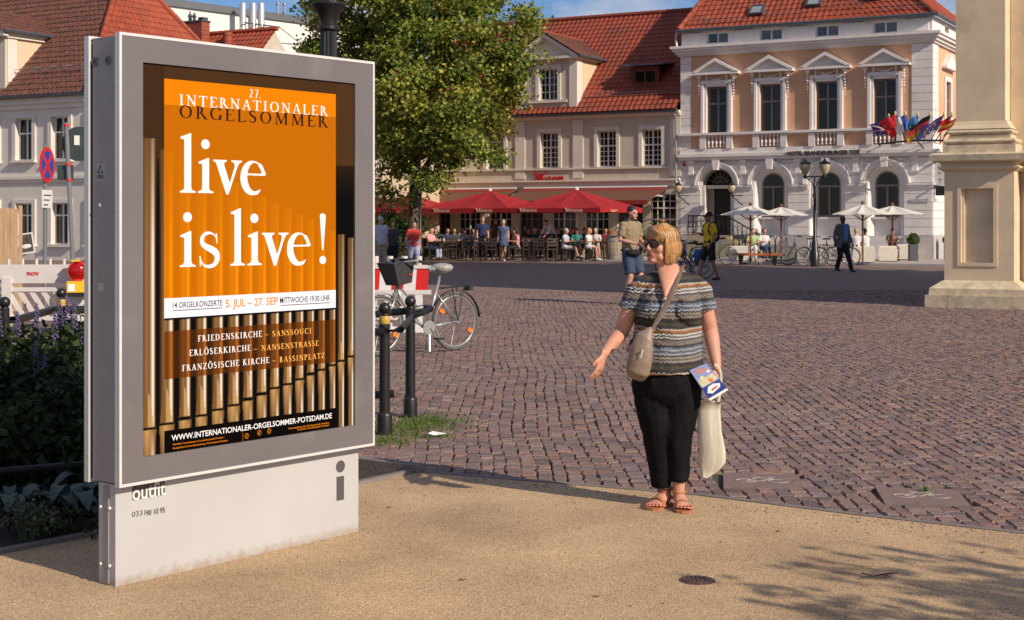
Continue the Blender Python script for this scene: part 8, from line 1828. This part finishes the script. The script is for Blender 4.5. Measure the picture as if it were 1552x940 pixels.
# watch-like bangle none; taupe shoulder bag with strap
m_bag = mat('taupe_leather', (.24, .175, .13), .5, var=.12, vs=9, bump=.5, bs=12)
def wl(px, py, y): return V3((px-1015)/267.6, y, CAMH-(py-HY)/267.6)
bagt = thing('shoulder_bag', 'taupe leather shoulder bag hanging across the woman in the zigzag blouse', 'bag', wo_.location)
g = MB(); secs_ = [(492, 981, .010, .02), (505, 970, .052, .028), (520, 967, .062, .042), (540, 963, .070, .050), (556, 960, .068, .045), (566, 957, .048, .022)]
g.loft([wl(cx_, py, -.255-(.02 if 0 < i < 5 else 0)) for i, (py, cx_, a, b_) in enumerate(secs_)], [(a, b_) for py, cx_, a, b_ in secs_], side=(1, -.25, 0), n=18); live(g.obj('body', m_bag, bagt), .007, 2)
g = MB(); g.loft([wl(958, 527, -.325), wl(966, 524, -.335), wl(974, 519, -.325)], [(.003, .002)]*3, n=6); g.obj('zip', m_zinc, bagt); g = MB(); g.loft([wl(966, 522, -.337), wl(963, 534, -.337)], [(.004, .002), (.003, .002)], n=6); g.obj('zip_pull', m_alu, bagt)
strap_pts = [wl(1041, 407, .05), wl(1036, 402, .01), wl(1031, 406, -.055), wl(1024, 420, -.125), wl(1014, 440, -.185), wl(1003, 462, -.205), wl(992, 480, -.215), wl(982, 495, -.245)]
g = MB(); g.loft(strap_pts, [(.0165, .002)]*5+[(.017, .002), (.016, .002), (.012, .002)], side=(.9, -.35, .3), n=6); g.loft([wl(1041, 407, .05), wl(1030, 440, .135), wl(1000, 490, .175), wl(960, 520, .10), wl(948, 528, -.10), wl(955, 520, -.22)], [(.0165, .002)]*6, side=(0, 0, 1), n=6); g.obj('strap', m_bag, bagt, smooth='auto')
# leaflet in the hand
lf = thing('leaflet', 'folded blue city leaflet held in the left hand of the foreground woman', 'leaflet', wo_.location)
Q = [wl(1040, 557, -.155), wl(1065, 547, -.150), wl(1097, 586, -.165), wl(1070, 602, -.170)]
def lq(u, v, d=0.):
    nrm = (Q[1]-Q[0]).cross(Q[3]-Q[0]).normalized(); nrm = nrm if nrm.y < 0 else -nrm
    return Q[0].lerp(Q[1], u).lerp(Q[3].lerp(Q[2], u), v)+nrm*d
def lpoly(name, uv, mt, d):
    g = MB(); g.add([lq(u, v, d) for u, v in uv], [tuple(range(len(uv)))]); return g.obj(name, mt, lf)
g = MB(); g.add([lq(u, v, d) for d in (0, .003) for u, v in ((0, 0), (1, 0), (1, 1), (0, 1))], [(0, 1, 2, 3), (7, 6, 5, 4), (0, 4, 5, 1), (1, 5, 6, 2), (2, 6, 7, 3), (3, 7, 4, 0)]); g.obj('sheet', mat('periwinkle_print', (.16, .19, .50), .35, var=.05), lf)
lpoly('sky_panel', [(0, 0), (1, 0), (1, .55), (0, .55)], mat('pale_blue_print', (.25, .30, .58), .35, var=.15, vs=30), .0035)
lpoly('navy_panel', [(0, .60), (1, .60), (1, .93), (0, .93)], mat('navy_print', (.02, .04, .25), .35, var=0), .0035)
lpoly('white_edge', [(0, .93), (1, .93), (1, 1), (0, 1)], MATS['white_paper'], .0035)
lpoly('palace_picture', [(.05, .38), (.35, .26), (.5, .36), (.95, .33), (.95, .56), (.05, .58)], mat('pale_yellow_print', (.60, .55, .36), .4, var=.3, vs=60), .0042)
lpoly('building_picture', [(.1, .78), (.3, .64), (.6, .62), (.9, .70), (.8, .80), (.3, .86)], MATS['white_paper'], .0042); lpoly('picture_stripe', [(.35, .74), (.7, .72), (.7, .76), (.35, .79)], m_sred, .0048)
for k, (a_, b_) in enumerate(((.12, .75), (.2, .85))): lpoly('title_line', [(a_, .07+.08*k), (b_, .07+.08*k), (b_, .11+.08*k), (a_, .11+.08*k)], m_po, .0044)
lpoly('round_emblem', [(.80+.09*math.cos(a), .22+.06*math.sin(a)) for a in np.linspace(0, 6.28, 11)[:-1]], MATS['white_paper'], .0044); lpoly('orange_spot', [(.62+.10*math.cos(a), .50+.07*math.sin(a)) for a in np.linspace(0, 6.28, 11)[:-1]], m_refl, .0049)
# tote bag hanging from the wrist
m_tote = mat('natural_canvas', (.74, .68, .56), .9, var=.08, vs=5, bump=.5, bs=9, transl=.25, stretch=(2, 2, .6))
tt_ = thing('tote_bag', 'empty cream canvas tote bag hanging from the wrist of the foreground woman', 'bag', wo_.location)
g = MB(); sec = [(606, 1062, 1089, .010), (620, 1056, 1088, .020), (650, 1055, 1090, .030), (680, 1057, 1096, .036), (697, 1057, 1096, .030), (710, 1059, 1085, .020), (720, 1062, 1070, .008)]
N = 22; V = []
for i, (py, a, b_, dp) in enumerate(sec):
    c_ = wl((a+b_)/2, py, -.08); hw2 = (b_-a)/2/267.6
    for k in range(N): an = 2*PI*k/N; fold = 1+.16*math.sin(3*an+i*.7)+.10*math.sin(7*an); V.append(c_+V3(hw2*math.cos(an), dp*math.sin(an)*fold-.25*hw2*math.cos(an), .012*math.sin(2*an)*(1 if i in (0,) else 0)))
g.add(V, [(i*N+k, i*N+(k+1) % N, (i+1)*N+(k+1) % N, (i+1)*N+k) for i in range(len(sec)-1) for k in range(N)]+[tuple(range(N)), tuple(len(V)-1-k for k in range(N))]); g.obj('body', m_tote, tt_, smooth=True)
g = MB(); g.loft([wl(1085, 608, -.09), wl(1089, 585, -.09), wl(1089, 566, -.10), wl(1085, 553, -.125), wl(1078, 549, -.135), wl(1074, 553, -.12), wl(1074, 560, -.06), wl(1078, 590, -.05), wl(1066, 612, -.07)], [(.008, .002)]*9, side=(.5, 0, .8), n=6); g.loft([wl(1087, 608, -.06), wl(1091, 580, -.05), wl(1091, 562, -.06), wl(1086, 553, -.05)], [(.008, .002)]*4, side=(.5, .8, 0), n=6); g.obj('strap', m_tote, tt_, smooth='auto')
